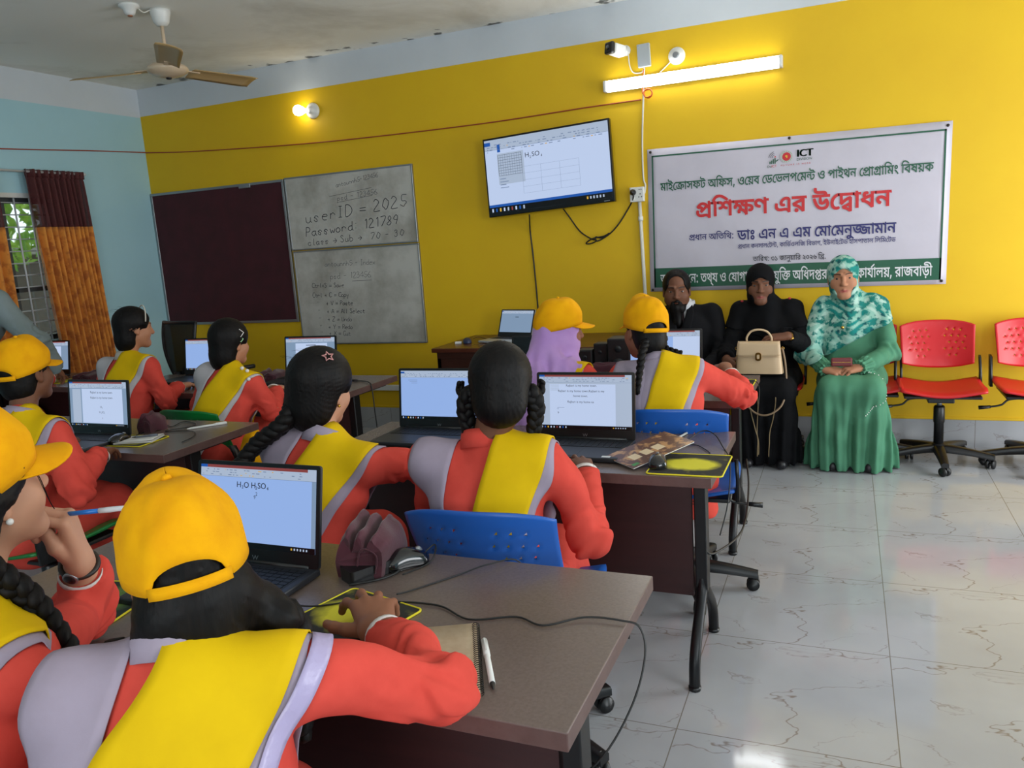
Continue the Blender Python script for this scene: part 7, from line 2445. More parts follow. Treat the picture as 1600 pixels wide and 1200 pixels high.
def legs_wear(p, m=M_SALWAR, h=0.012, top=None, r=0.06, shoe=M_SHOE, name='trousers'):
    S = Solid()
    for sd in 'LR':
        S.cone(p.hj[sd], p.kn[sd], 0.088, 0.066, 0.03)
        S.cone(p.kn[sd], p.an[sd], 0.068, r, 0.03)
    S.cone(p.hip, p.hip + np.array((0, 0, 0.08)), 0.12, 0.12, 0.05)
    S.post = wrinkles(0.004, 30, 5)
    pts = [p.hip] + [p.kn[k] for k in 'LR'] + [p.an[k] for k in 'LR']
    lo, hi = p.bounds(pts, 0.15)
    p.sol(name, [nets(S, lo, hi, h)], m)
    for sd in 'LR':
        K = Solid()
        a = p.an[sd]
        K.cone((a[0] - p.fw[0] * .05, a[1] - p.fw[1] * .05, 0.042), (a[0] + p.fw[0] * .05, a[1] + p.fw[1] * .05, 0.042), 0.040, 0.042, 0.02)
        K.cone((a[0] + p.fw[0] * .05, a[1] + p.fw[1] * .05, 0.040), (a[0] + p.fw[0] * .15, a[1] + p.fw[1] * .15, 0.033), 0.041, 0.030, 0.02)
        K.cut((0, 0, 0.003), (0, 0, -1))
        p.sol('shoe', [nets(K, (a[0] - .22, a[1] - .22, -0.02), (a[0] + .22, a[1] + .22, 0.12), 0.008)], shoe)


def bands(p, D, sash=True, right=True, left=True, sw=0.155, lm=M_LILAC, strap=False, dx=0.0, lx=0.0, sl=1.0):
    L = p.L
    if right:
        mb = MB()
        ribbon(mb, D, [L(.10 + dx, .10, -.24), L(.10 + dx, .09, -.10), L(.105 + dx, .02, .03), L(.098 + dx, -.07, -.02), L(.104 - .042 * sl + dx, -.12, -.14), L(.104 - .089 * sl + dx, -.13, -.27), L(.104 - .139 * sl + dx, -.13, -.40)], [.13, .16, .17, .185, .20, .21], 0.006, 0.002, 11)
        p.put(mb, 'scarf_end', lm)
    if left:
        mb = MB()
        ribbon(mb, D, [L(-.08 + lx, .12, -.30), L(-.09 + lx, .09, -.10), L(-.105 + lx, .0, .02), L(-.130 + lx, -.075, -.05), L(-.150 + lx, -.09, -.16), L(-.145 + lx, -.10, -.30), L(-.11 + lx, -.12, -.42)], [.10, .115, .13, .145, .145, .14, .13], 0.007, 0.002, 9)
        p.put(mb, 'scarf', lm)
    if sash:
        mb = MB()
        ribbon(mb, D, [L(.05 + dx, .13, -.26), L(.075 + dx, .10, -.10), L(.090 + dx, .02, .03), L(.09 - .012 * sl + dx, -.075, -.02), L(.09 - .055 * sl + dx, -.12, -.14), L(.09 - .102 * sl + dx, -.13, -.26), L(.09 - .145 * sl + dx, -.13, -.37), L(.09 - .175 * sl + dx, -.12, -.45)], [sw * .85, sw * .95, sw, sw * 1.02, sw * 1.05, sw * 1.05, sw, sw], 0.012, 0.003, 11)
        p.put(mb, 'sash', M_YELLOW)
    if strap:
        for t in (-1, 1):
            mb = MB()
            ribbon(mb, D, [L(t * .055, -.012, .03), L(t * .10, -.012, .0), L(t * .155, -.012, -.03)], 0.034, 0.013, 0.003, 4)
            o = p.put(mb, 'shoulder_strap', M_CORAL)


def schoolgirl(label, hip, shc, head, yaw, hyaw, hpitch=-8, hroll=0, hands=None, cap=None, h=0.007, hh=0.0055, skin='b', dloose=0.0, col=M_CORAL, hair=None,
               braids=(), collar_m=M_LILAC, strap=False, shw=0.15, seed=1, sw=0.15, shtilt=0, right=True, left=True, sash=True, lm=M_LILAC, eyes=False, group=None, hairpad=0.15, dx=0.0, dressw=0.006, sc=0.97, zmin=None, tors=0.94, lockf=None, lx=0.0, sl=1.15):
    p = Person(label, hip, shc, head, yaw, hyaw, hpitch, hroll, sc, skin, False, shw, hands, h=h, hh=hh, group=group, shtilt=shtilt, tors=tors)
    p.make_body(eyes=eyes)
    D = p.dress_solid(dloose, seed=seed, wr=dressw)
    p.D = D
    p.sol('dress', [p.dress_mesh(D, zmin=zmin)], col)
    for sd in p.hands:
        if 'd' in p.hands[sd]:
            p.cuff(sd, M_WHITEC, 0.039, 0.012 + p.hands[sd].get('cut', 0), 0.012)
    bands(p, D, sash, right, left, sw, lm, strap, dx, lx, sl)
    if collar_m:
        p.collar(collar_m)
    kw = dict(hair or {})
    S = p.hair_solid(kw.pop('vol', 0.008), **{k: v for k, v in kw.items() if k != 'extra'})
    for a, b, ra, rb in kw.get('extra', ()):
        S.cone(a, b, ra, rb, 0.02)
    mb = MB()
    for pts, r0, r1 in braids:
        braid(mb, pts, r0, r1)
    if not cap:
        flyaways(p, mb, 30, seed)
    for q in (lockf(p) if lockf else ()):
        S.cone(*q[:4], 0.025)
    p.sol('hair', [p.hair_mesh(S, 0.0045 if h < 0.0065 else 0.006, hairpad)], M_HAIR, extra=mb)
    if cap:
        p.cap(**cap)
    legs_wear(p)
    return p


V = lambda *a: np.array(a, float)
G = 'girls in coral dresses with yellow sashes'
CURL = (22, 28, 18)

# --- front row
p = schoolgirl('girl in a yellow cap seen from behind in the front middle, hand on a mouse', V(-.80, .60, .50), V(-.865, .765, .925), V(-.895, .83, 1.036), 32, 48, -10, -4,
               {'R': dict(w=V(-.800, 1.158, .790), e=V(-.590, 1.010, .795), d=V(-.60, .78, .10), n=V(-0.1, 0.1, -1), c=[(16, 26, 16), (10, 28, 20), (16, 34, 22), (24, 34, 20)], s=1.06, h=0.0028, spread=15, cut=.03,
                          thumb=[(0.020, 0.015, -0.010), (0.050, 0.036, -0.016), (0.072, 0.058, -0.020), (0.084, 0.076, -0.022)]),
                'L': dict(w=V(-1.10, 1.00, .62), d=V(.6, .6, -.2), n=V(0, 0, -1))},
               dict(peak=0.020, seed=3), h=0.0052, hh=0.0042, seed=4, shtilt=6, sw=0.175, sl=1.5, group=G, sc=0.96, lm=M_LILAC, lockf=lambda p: [(p.H(.045, -.05, -.04), p.H(.085, -.01, -.09), .045, .036), (p.H(.085, -.01, -.09), p.L(.13, .05, .05), .036, .03), (p.H(-.04, -.06, -.05), p.H(-.072, -.03, -.11), .045, .034), (p.H(0, -.06, -.04), p.H(.01, -.06, -.095), .055, .045)], dressw=0.0075)
for pts, ra, rb in (([p.H(.070, -.02, -.05), p.H(.090, .01, -.10), p.L(.14, .06, .05), p.L(.155, .10, -.03), p.L(.14, .14, -.14)], 0.026, 0.018), ([p.H(-.058, -.045, -.06), p.H(-.078, -.02, -.11), p.L(-.10, .04, .01), p.L(-.10, .12, -.10)], 0.028, 0.020)):
    mb = MB()
    braid(mb, pts, ra, rb)
    p.put(mb, 'braid', M_HAIR)
mb = MB()
ribbon(mb, p.D, [p.L(.185, .06, -.03), p.L(.190, .01, .0), p.L(.182, -.05, -.03), p.L(.158, -.09, -.13), p.L(.115, -.11, -.25), p.L(.06, -.12, -.38)], 0.030, 0.009, 0.002, 5)
p.put(mb, 'satin_border', M_SATIN)

p = schoolgirl('girl in a yellow cap at the left edge resting her chin on her hand', V(-1.37, .62, .50), V(-1.315, .765, .925), V(-1.336, .828, 1.130), -8, -6, 8, 3,
               {'R': dict(cut=.035, w=V(-1.352, 1.000, .938), e=V(-1.430, 1.055, .795), d=V(.06, -.14, .98), n=V(-.75, -.62, -.1), c=[(62, 78, 50), (66, 80, 50), (70, 80, 50), (72, 78, 50)], s=1.04, h=0.0028, spread=5,
                          thumb=[(0.018, 0.015, -0.010), (0.036, 0.046, -0.022), (0.030, 0.074, -0.030), (0.018, 0.092, -0.034)]),
                'L': dict(w=V(-1.57, .98, .62), d=V(.5, .7, 0), n=V(0, 0, -1))},
               dict(peak=0.012, seed=8), h=0.0058, hh=0.0038, seed=11, skin='d', eyes=True, collar_m=None, group=G, sc=1.0, lockf=lambda p: [(p.H(.060, .040, .035), p.H(.074, .008, -.004), .014, .012), (p.H(.070, -.03, .0), p.H(.062, -.06, -.07), .028, .03)])
mb = MB()
bq, _ = project(p.D, [V(-1.262, .79, .985), V(-1.232, .80, .925), V(-1.202, .79, .865), V(-1.160, .78, .79), V(-1.12, .78, .70)], 0.026)
braid(mb, [p.H(.050, -.075, -.055)] + [V(*q) for q in bq], 0.023, 0.017)
mb.tube(spline([p.H(.045, .070, .035), p.H(.060, .072, .0), p.H(.050, .082, -.05), p.H(.035, .094, -.075)], 6), 0.0009, 5)
mb.tube(spline([p.H(.048, .070, .035), p.H(.064, .068, .0), p.H(.056, .078, -.045), p.H(.042, .090, -.072)], 6), 0.0006, 5)
p.put(mb, 'braid', M_HAIR)
mb = MB()
mb.ball(tuple(p.H(.080, -.004, -.042)), 0.006)
p.put(mb, 'earring', M_PEARL)
c = Vector(p.wr['R'] * .9 + p.el['R'] * .1)
ax = Vector((p.wr['R'] - p.el['R'])).normalized()
n = ax.orthogonal().normalized()
b = ax.cross(n)
mb = MB()
mb.tube([c + (n * math.cos(a) + b * math.sin(a)) * 0.0325 for a in [2 * PI * i / 24 for i in range(24)]], 0.005, 6, 0, True)
w = p.put(mb, 'watch_strap', mat('dark braided strap', '#2a2018', rough=0.5))
out = (Vector((.45, -.9, 0)) - ax * Vector((.45, -.9, 0)).dot(ax)).normalized()
qm = out.to_track_quat('Z', 'Y').to_matrix().to_4x4()
mb = MB()
mb.lathe([(0, 0), (0.014, 0), (0.0145, 0.005), (0.012, 0.006), (0, 0.006)], 20, 0, Matrix.Translation(c + out * 0.032) @ qm)
p.put(mb, 'watch_case', M_FRAMEG, w)
mb = MB()
mb.lathe([(0, 0), (0.011, 0), (0.011, 0.001), (0, 0.001)], 20, 0, Matrix.Translation(c + out * 0.038) @ qm)
p.put(mb, 'watch_dial', M_BLACK, w)
P2 = p
t = thing('ballpoint_pen', 'blue ballpoint pen with a clear end held in the fist at her chin', 'pen', (-1.298, .985, 1.040))
M_PENB = mat('blue pen barrel', '#1f72c8', rough=0.3)
dv = Vector((.105, .015, .012))
MB().tube([dv * -.5, dv * 0.35], 0.0045, 10).build('barrel', M_PENB, t)
MB().tube([dv * 0.35, dv * 0.55, dv * 0.95, dv * 1.0], [0.0052, 0.0055, 0.0046, 0.003], 10).build('clear_end', mat('clear plastic', '#dfe6ea', rough=0.15, alpha=0.75), t)

# --- second row
p = schoolgirl('girl in a yellow cap at the left desk wearing a white bracelet', V(-2.92, 1.92, .50), V(-2.90, 2.02, .925), V(-2.935, 2.085, 1.105), 6, 8, 2, 0,
               {'R': dict(w=V(-2.70, 2.165, .768), e=V(-2.635, 1.99, .675), d=V(-.163, .25, -.015), n=V(0, 0, -1), c=CURL), 'L': dict(w=V(-3.15, 2.27, .77), d=V(.2, .5, 0), n=V(0, 0, -1), c=CURL)},
               dict(peak=0.010, seed=5), h=0.0065, hh=0.0055, seed=21, skin='c', group=G, braids=())
e, wv = p.el['R'], p.wr['R']
ax = Vector(wv - e).normalized()
n = ax.orthogonal().normalized()
b = ax.cross(n)
c = Vector(wv) - ax * 0.004
mb = MB()
for i in range(16):
    a = 2 * PI * i / 16
    mb.ball(tuple(c + (n * math.cos(a) + b * math.sin(a)) * 0.030), 0.0055, 0, 8, 6)
p.put(mb, 'bracelet', M_PEARL)

p = schoolgirl('girl with a pink star hair clip and long side braid at the second desk', V(-1.56, 1.84, .50), V(-1.475, 1.955, .905), V(-1.497, 2.005, 1.072), 4, -4, -8, 8,
               {'R': dict(w=V(-1.16, 2.33, .775), e=V(-1.225, 2.115, .80), d=V(-.1, .9, -.05), n=V(0, 0, -1), c=CURL), 'L': dict(w=V(-1.68, 2.28, .77), d=V(.2, .7, 0), n=V(0, 0, -1), c=CURL)},
               None, h=0.0060, hh=0.0050, seed=31, skin='d', group=G, shtilt=-6, sw=0.16, hair=dict(vol=0.020, down=0.02), hairpad=0.2)
mb = MB()
braid(mb, [p.H(-.045, -.075, -.06), p.L(-.10, -.085, .04), p.L(-.165, -.10, -.04), p.L(-.20, -.12, -.14), p.L(-.19, -.13, -.26)], 0.032, 0.022)
p.put(mb, 'braid', M_HAIR)
mb = MB()
c = p.L(-.198, -.13, -.135)
rs = random.Random(2)
for i in range(9):
    a = 2 * PI * i / 9
    mb.ball((c[0] + 0.026 * math.cos(a), c[1] + 0.022 * math.sin(a), c[2] + rs.uniform(-.008, .008)), (0.012, 0.012, 0.010), 0, 8, 6)
p.put(mb, 'scrunchie', mat('pale pink scrunchie', '#d9a8a4', rough=0.6))


def star(p, c, r, nrm, m, name, k=5, inner=0.45):
    c = Vector(c)
    q = Vector(nrm).to_track_quat('Z', 'Y').to_matrix().to_4x4()
    mb = MB()
    pts = [(r * (1 if i % 2 == 0 else inner) * math.sin(PI * i / k), r * (1 if i % 2 == 0 else inner) * math.cos(PI * i / k)) for i in range(2 * k)]
    M = Matrix.Translation(c) @ q
    mb.tube([M @ Vector((x, y, 0.003)) for x, y in pts], 0.0022, 6, 0, True)
    return p.put(mb, name, m)


star(p, p.H(.058, -.055, .110), 0.018, p.HF @ V(.6, -.5, .75), mat('pink metal', '#dd9d9a', rough=0.3, metal=0.4), 'star_clip')
mb = MB()
mb.ball(tuple(p.H(.079, -.004, -.044)), 0.005)
p.put(mb, 'earring', M_GOLD)

p = schoolgirl('bareheaded girl with two looped braids on the blue chair in the centre', V(-.89, 1.86, .50), V(-.925, 1.945, .915), V(-.878, 1.975, 1.085), 8, 20, -14, 2,
               {'R': dict(w=V(-.738, 2.255, .772), e=V(-.655, 2.03, .640), d=V(-.42, .80, .10), n=V(.1, -.1, -1), c=[(10, 26, 16), (6, 24, 16), (12, 28, 16), (18, 30, 16)], h=0.0034), 'L': dict(w=V(-1.12, 2.25, .775), d=V(.2, .8, 0), n=V(0, 0, -1), c=CURL)},
               None, h=0.0055, hh=0.0050, seed=41, skin='c', group=G, collar_m=M_CORAL, hair=dict(vol=0.015), sw=0.15, dx=0.03, lx=-.03, shw=0.17, sl=0.8, dressw=0.007)
for t in (-1, 1):
    mb = MB()
    braid(mb, [p.H(t * .075, -.03, -.01), p.H(t * .100, -.015, -.05), p.H(t * .094, .0, -.105), p.H(t * .088, .02, -.155)], 0.026, 0.017)
    braid(mb, [p.H(t * .088, -.01, -.03), p.H(t * .108, .0, -.02), p.H(t * .118, .01, .005), p.H(t * .112, .0, .02)], 0.017, 0.009)
    p.put(mb, 'braid', M_HAIR)
mb = MB()
mb.tube(spline([p.H(.0 + .004, .045, .124), p.H(.004, -.02, .131), p.H(.003, -.07, .112), p.H(.002, -.10, .075), p.H(.0, -.118, .03)], 5), 0.0022, 6)
p.put(mb, 'parting', mat('scalp parting', '#3c2a24', rough=0.7))

# --- third row
p = schoolgirl('girl in a yellow cap with one braid on her back at the third desk', V(-.66, 3.08, .50), V(-.715, 3.215, .925), V(-.775, 3.26, 1.078), 14, 40, -6, 4,
               {'R': dict(cut=.075, w=V(-.505, 3.65, .855), e=V(-.398, 3.420, .768), d=V(-.25, .90, -.12), n=V(0, 0, -1), c=(30, 40, 30), s=0.95), 'L': dict(w=V(-.98, 3.55, .77), d=V(.2, .8, 0), n=V(0, 0, -1), c=CURL)},
               dict(peak=0.022, seed=12), h=0.0072, hh=0.006, seed=51, skin='b', group=G, collar_m=M_LILAC, sw=0.155, left=True)
mb = MB()
braid(mb, [p.H(-.04, -.085, -.05), p.L(-.06, -.11, .05), p.L(-.075, -.125, -.02), p.L(-.095, -.135, -.12)], 0.022, 0.012)
p.put(mb, 'braid', M_HAIR)
mb = MB()
braid(mb, [p.H(.07, -.03, -.03), p.H(.085, -.01, -.08), p.L(.10, .0, .05)], 0.02, 0.014)
p.put(mb, 'braid', M_HAIR)
mb = MB()
ribbon(mb, p.D, [p.L(-.02, -.07, .03), p.L(-.04, -.11, -.06), p.L(-.06, -.12, -.18), p.L(-.08, -.13, -.34)], [.12, .16, .17, .17], 0.006, 0.002, 11)
p.put(mb, 'scarf_back', M_LILAC)

# purple veil under a cap
M_VEIL = mat('purple veil cloth', '#b48cc8', rough=0.75, sheen=0.2, vary=(8, '#a97fc0', 0.4, 0.7), bump=(400, 0.15, 0.0006))


def veil(p, m, face=(0.052, 0.075, 0.080), fc=(0, 0.108, -0.014), extra=(), h=0.0065, pad=0.32, amp=0.004, name='veil', vol=0.006, color=None, wide=0.0, freq=34, over=None, region=None, off=0.011, sq=(1.3, 1.3, 0.5)):
    """hood with a face opening; over=dress solid: the drape follows the dress inside the region"""
    S = Solid()
    E = lambda c, r, k=0.02, op=1: S.ell(p.H(*c), np.array(r) * p.sc, p.HF, k, op)
    E((0, -0.014, 0.030), (0.079 + vol, 0.098 + vol, 0.090 + vol))
    E((0, 0.012, -0.05), (0.070 + vol, 0.078 + vol, 0.075), 0.03)
    S.cone(p.H(0, 0.0, -0.085), p.L(0, 0.0, 0.02), 0.068, 0.080, 0.04)
    if over is None:
        for t in (-1, 1):
            S.cone(p.L(t * 0.03, 0, -0.005), p.L(t * (0.10 + wide), -0.005, -0.035), 0.085, 0.078, 0.04)
    for a, b, ra, rb in extra:
        S.cone(a, b, ra, rb, 0.04)
    cutf = Solid()
    cutf.ell(p.H(*fc), np.array(face) * p.sc, p.HF, 0.01)
    wr = wrinkles(amp, freq, 17, sq)

    def fn(P):
        d = S(P)
        if over is not None:
            q = np.maximum(over(P) - off, region((P - A3(p.shc)) @ p.F))
            d = smin(d, q, 0.03)
        d = d + wr(P) * np.clip((p.hc[2] - 0.04 - P[:, 2]) / 0.09, 0.12, 1)
        return -smin(-d, cutf(P), 0.008)
    c = (p.hc + p.shc) / 2 - V(0, 0, .05)
    p.sol(name, [nets(fn, c - pad, c + pad, h)], m, color=color)
    return S


p = Person('girl in a purple veil and yellow cap at the third desk', V(-1.19, 3.14, .50), V(-1.185, 3.25, .905), V(-1.16, 3.30, 1.082), -10, -48, -4, 0, 0.97, 'b', False, 0.15,
           {'R': dict(w=V(-.99, 3.56, .775), d=V(-.2, .8, 0), n=V(0, 0, -1), c=CURL), 'L': dict(w=V(-1.42, 3.56, .775), d=V(.2, .8, 0), n=V(0, 0, -1), c=CURL)}, h=0.0075, hh=0.006, group=G, tors=0.94)
p.make_body()
p.D = p.dress_solid(seed=61)
p.sol('dress', [p.dress_mesh(p.D)], M_CORAL)
bands(p, p.D, True, False, False, 0.16)
veil(p, M_VEIL, extra=[(p.H(0, -.05, -.03), p.L(-.02, -.09, -.08), .075, .10), (p.L(-.02, -.09, -.08), p.L(-.06, -.10, -.26), .10, .11), (p.L(.05, -.05, -.02), p.L(.02, -.09, -.2), .08, .07), (p.L(-.09, -.04, -.05), p.L(-.13, -.06, -.24), .08, .07)], pad=0.36, amp=0.012, freq=46, sq=(1.7, 1.7, 0.12))
p.cap(0.008, False, 17)
legs_wear(p)

# --- left block, far row
p = schoolgirl('girl with a white hairband at the desk under the notice board', V(-3.87, 3.28, .50), V(-3.865, 3.375, .935), V(-3.835, 3.43, 1.130), 2, -26, -6, 0,
               {'R': dict(w=V(-3.66, 3.535, .765), e=V(-3.62, 3.385, .705), d=V(-.05, .8, -.03), n=V(0, 0, -1), c=CURL), 'L': dict(w=V(-4.06, 3.55, .77), d=V(.2, .8, 0), n=V(0, 0, -1), c=CURL)},
               None, h=0.0075, hh=0.0055, seed=71, skin='a', eyes=True, group=G, hair=dict(vol=0.014, down=0.05), collar_m=mat('cream collar cloth', '#b9b0a4', rough=0.8), lm=mat('grey white scarf cloth', '#b7b1b4', rough=0.8), hairpad=0.18)
mb = MB()
mb.tube([p.H(.093 * math.sin(a), .036 + .012 * math.cos(a), .03 + .104 * math.cos(a)) for a in [R(-85 + 170 * i / 20) for i in range(21)]], 0.0035, 6)
p.put(mb, 'hairband', mat('ivory hairband', '#d9d0c2', rough=0.4))
mb = MB()
for i in range(5):
    mb.ball(tuple(p.H(.086 + .002 * i, -.05 + .008 * i, -.01 + .006 * math.sin(i * 2))), 0.0045, 0, 8, 6)
p.put(mb, 'hair_clip', mat('brown hair clip', '#6a4634', rough=0.4))

p = schoolgirl('girl with a pale green butterfly hair clip near the green chair', V(-3.07, 3.13, .50), V(-3.00, 3.255, .890), V(-3.015, 3.30, 1.052), 0, -12, -6, 4,
               {'R': dict(w=V(-2.915, 3.475, .765), e=V(-2.80, 3.315, .675), d=V(-.2, .85, -.03), n=V(0, 0, -1), c=(30, 36, 26)), 'L': dict(w=V(-3.2, 3.5, .77), d=V(.2, .8, 0), n=V(0, 0, -1), c=CURL)},
               None, h=0.0075, hh=0.0055, seed=81, skin='a', eyes=True, group=G, hair=dict(vol=0.018, down=0.06), collar_m=None, lm=mat('grey white scarf cloth', '#b7b1b4'), hairpad=0.18, sw=0.16)
M_CLIP = mat('pale green clip', '#a9d8a0', rough=0.3)
for k, (dx, dz, r) in enumerate(((0, .022, .020), (0.004, -.012, .014))):
    star(p, p.H(.085, -.005 + dx, .035 + dz), r, p.HF @ V(1, -.25, .2), M_CLIP if k else M_PEARL, 'butterfly_clip', 4, 0.7)
mb = MB()
for q in ((.10, -.035, .028), (.135, -.03, .012), (.16, -.03, -.02)):
    pt, _ = project(p.D, [p.L(*q)], 0.014)
    mb.ball(tuple(pt[0]), 0.010, 0, 10, 8)
p.put(mb, 'shoulder_pearls', M_PEARL)
# yellow cloth hanging at the chair side
t = thing('yellow_cloth', 'crumpled yellow cloth hanging by the coral skirt beside the left desk corner', 'cloth', (-2.71, 3.02, 0.0))
S = Solid()
S.cone((0.0, 0, .60), (-.02, .0, .40), .045, .075, .03)
S.cone((-.02, 0, .40), (0.0, 0.02, .25), .075, .06, .03)
S.cone((0.0, 0.02, .25), (0.0, 0.02, .03), .06, .09, .03)
S.cut((0, 0, 0.004), (0, 0, -1))
S.cone((0.05, 0, .56), (0.07, .0, .38), .03, .04, .03)
S.post = wrinkles(0.010, 42, 3, (1.4, 1.4, 0.5))
v, q = nets(S, (-.17, -.14, -.02), (.19, .16, .72), 0.006)
solid_object('folds', [(v, q)], M_CAP, t)

p = schoolgirl('girl mostly hidden behind the standing man, hand on her laptop by the orange curtain', V(-5.33, 3.28, .50), V(-5.32, 3.36, .90), V(-5.36, 3.40, 1.05), -4, -10, -10, 0,
               {'R': dict(w=V(-5.02, 3.76, .775), e=V(-5.06, 3.55, .74), d=V(-.35, .85, -.03), n=V(0, 0, -1), c=CURL), 'L': dict(w=V(-5.5, 3.7, .775), d=V(.2, .8, 0), n=V(0, 0, -1), c=CURL)},
               None, h=0.009, hh=0.007, seed=91, skin='b', group=G, hair=dict(vol=0.012))

# --- the standing man at the left edge
p = Person('man in a grey shirt leaning over at the left edge of the photo', V(-4.98, 3.02, .93), V(-4.86, 3.28, 1.375), V(-5.14, 3.46, 1.50), -6, 25, -30, 0, 1.05, 'b', True, 0.185,
           {'R': dict(w=V(-4.65, 3.50, .88), e=V(-4.565, 3.34, 1.07), d=V(-.3, .7, -.5), n=V(-.5, 0, -.6), c=CURL), 'L': dict(w=V(-5.35, 3.60, .80), d=V(0, .8, -.3), n=V(0, 0, -1), c=CURL)}, h=0.008, hh=0.006, seat=False, tors=1.12)
p.make_body()
M_GSHIRT = mat('grey cotton shirt', '#7e8a8c', rough=0.85, vary=(10, '#76827f', 0.4, 0.7), bump=(420, 0.2, 0.0006))
D = p.dress_solid(0.020, skirt=False, seed=99, wr=0.008, sleeve=1.25)
p.sol('shirt', [p.dress_mesh(D, 0.008, False)], M_GSHIRT)
p.collar(M_GSHIRT, 0.070)
S = p.hair_solid(0.006)
p.sol('hair', [p.hair_mesh(S, 0.006)], M_HAIR)
legs_wear(p, mat('dark trousers', '#2b2c33', rough=0.8), r=0.065)

# ------------------------------------------------------------------ the three adults on the red chairs
p = Person('bearded man in a black suit seated behind a laptop by the yellow wall', V(-1.00, 5.27, .50), V(-1.0, 5.33, .955), V(-1.030, 5.27, 1.092), 180, 190, -4, 0, 1.11, 'c', True, 0.19,
           {'R': dict(w=V(-1.16, 4.98, .60), d=V(.5, -.6, 0), n=V(0, 0, -1), c=CURL), 'L': dict(w=V(-.82, 4.98, .60), d=V(-.5, -.6, 0), n=V(0, 0, -1), c=CURL)}, h=0.008, hh=0.003, tors=1.12)
p.make_body(eyes=True)
M_SUIT = mat('black suit cloth', '#0d0d11', rough=0.85, spec=0.2, bump=(500, 0.15, 0.0005))
D = p.dress_solid(0.012, skirt=False, seed=7, wr=0.004, sleeve=1.12, cuff=0.01)
D.it = [i for i in D.it]
X = Solid()
X.it = [('s', D, None, 0, 0, 0.004, 1)]


def jacket(P):
    d = D(P)
    q = (P - A3(p.shc)) @ p.F
    # open V at the front
    half = np.clip((q[:, 2] + 0.30) / 0.30, 0, 1.2) * 0.062
    v = np.maximum(np.abs(q[:, 0]) - half, 0.02 - q[:, 1])
    return np.maximum(d, -v)


lo, hi = p.bounds([p.hip, p.shc, p.el['L'], p.el['R'], p.wr['L'], p.wr['R'], p.sh['L'], p.sh['R']], 0.17)
p.sol('jacket', [nets(jacket, lo, hi, 0.007)], M_SUIT)
mb = MB()
for t in (-1, 1):
    ribbon(mb, D, [p.L(t * .050, .03, .045), p.L(t * .060, .09, -.03), p.L(t * .045, .12, -.14), p.L(t * .008, .13, -.27)], [.02, .055, .06, .02], 0.004, 0.003, 6)
p.put(mb, 'lapels', M_SUIT)
S = Solid()
for t in (-1, 1):
    S.chain([p.L(t * .05, .008, -.32), p.L(t * .055, .0, -.09)], [.102, .078], .05)
S.cone(p.L(0, -.004, .03), p.L(0, 0, -.08), .064, .08, .03)
p.sol('shirt', [nets(S, p.shc - .3, p.shc + .2, 0.008)], mat('white shirt cotton', '#d6d6da', rough=0.8))
p.collar(mat('white shirt cotton', '#d6d6da'), 0.066, 0.02, 0.06)
mb = MB()
ribbon(mb, S, [p.L(0, .08, .015), p.L(0, .10, -.06), p.L(0, .12, -.2), p.L(0, .12, -.3)], [.026, .045, .06, .07], 0.006, 0.006, 6)
p.put(mb, 'tie', mat('dark maroon tie', '#33131a', rough=0.6))
B_ = Solid()
E = lambda c, r, k=0.02, op=1: B_.ell(p.H(*c), np.array(r) * p.sc, p.HF, k, op)
E((0, 0.052, -0.088), (0.044, 0.044, 0.036))
for t in (-1, 1):
    B_.cone(p.H(t * .058, .012, -.045), p.H(t * .03, .056, -.10), .013, .026, .02)
    B_.cone(p.H(t * .024, .082, -.062), p.H(t * .005, .093, -.054), .006, .007, .006)
    B_.cone(p.H(t * .026, .080, -.066), p.H(t * .028, .072, -.09), .007, .010, .01)
B_.cone(p.H(0, .070, -.10), p.H(0, .070, -.185), .040, .026, .03)
B_.cone(p.H(0, .070, -.185), p.H(0.004, .066, -.225), .026, .010, .03)
E((0, 0.105, -0.066), (0.021, 0.030, 0.0075), 0.006, -1)
B_.post = wrinkles(0.003, 140, 4, (1.5, 1.5, 0.3))
p.sol('beard', [nets(B_, p.hc - .27, p.hc + .16, 0.004)], M_HAIR)
S = p.hair_solid(0.007, front=-0.020)
S.ell(p.H(0, .085, .055), np.array((.058, .055, .048)), p.HF, 0.015, -1)
p.sol('hair', [p.hair_mesh(S, 0.0045)], M_HAIR)
legs_wear(p, M_SUIT, r=0.07)

# woman in black
M_BLACKV = mat('black veil cloth', '#0b0b0e', rough=0.85, spec=0.15, bump=(400, 0.15, 0.0006))
M_ABAYA = mat('black abaya cloth', '#0c0c0f', rough=0.85, spec=0.15, bump=(420, 0.15, 0.0006))
p = Person('woman in a black veil and black gown holding a cream handbag on her lap', V(-.455, 5.29, .50), V(-.470, 5.34, .955), V(-.503, 5.285, 1.108), 180, 186, -3, 0, 1.05, 'c', False, 0.150,
           {'L': dict(w=V(-.325, 4.985, .815), e=V(-.235, 5.19, .72), d=V(-1, -.12, -.06), n=V(0.0, 0.25, -1), c=[(18, 30, 18), (20, 30, 20), (22, 34, 20), (26, 34, 22)], h=0.0034, s=0.95),
            'R': dict(w=V(-.685, 5.02, .665), e=V(-.71, 5.22, .70), d=V(.55, -.60, -.55), n=V(.6, .5, -.3), c=(30, 36, 26), h=0.0034, s=0.95)}, h=0.0075, hh=0.003, tors=1.0)
for sd in 'LR':
    p.kn[sd] = p.kn[sd] - p.fw * .03
    p.an[sd] = V(*(p.kn[sd] - p.fw * .15)[:2], .075)
p.make_body(eyes=True, lips=lin('#8c4a44'))


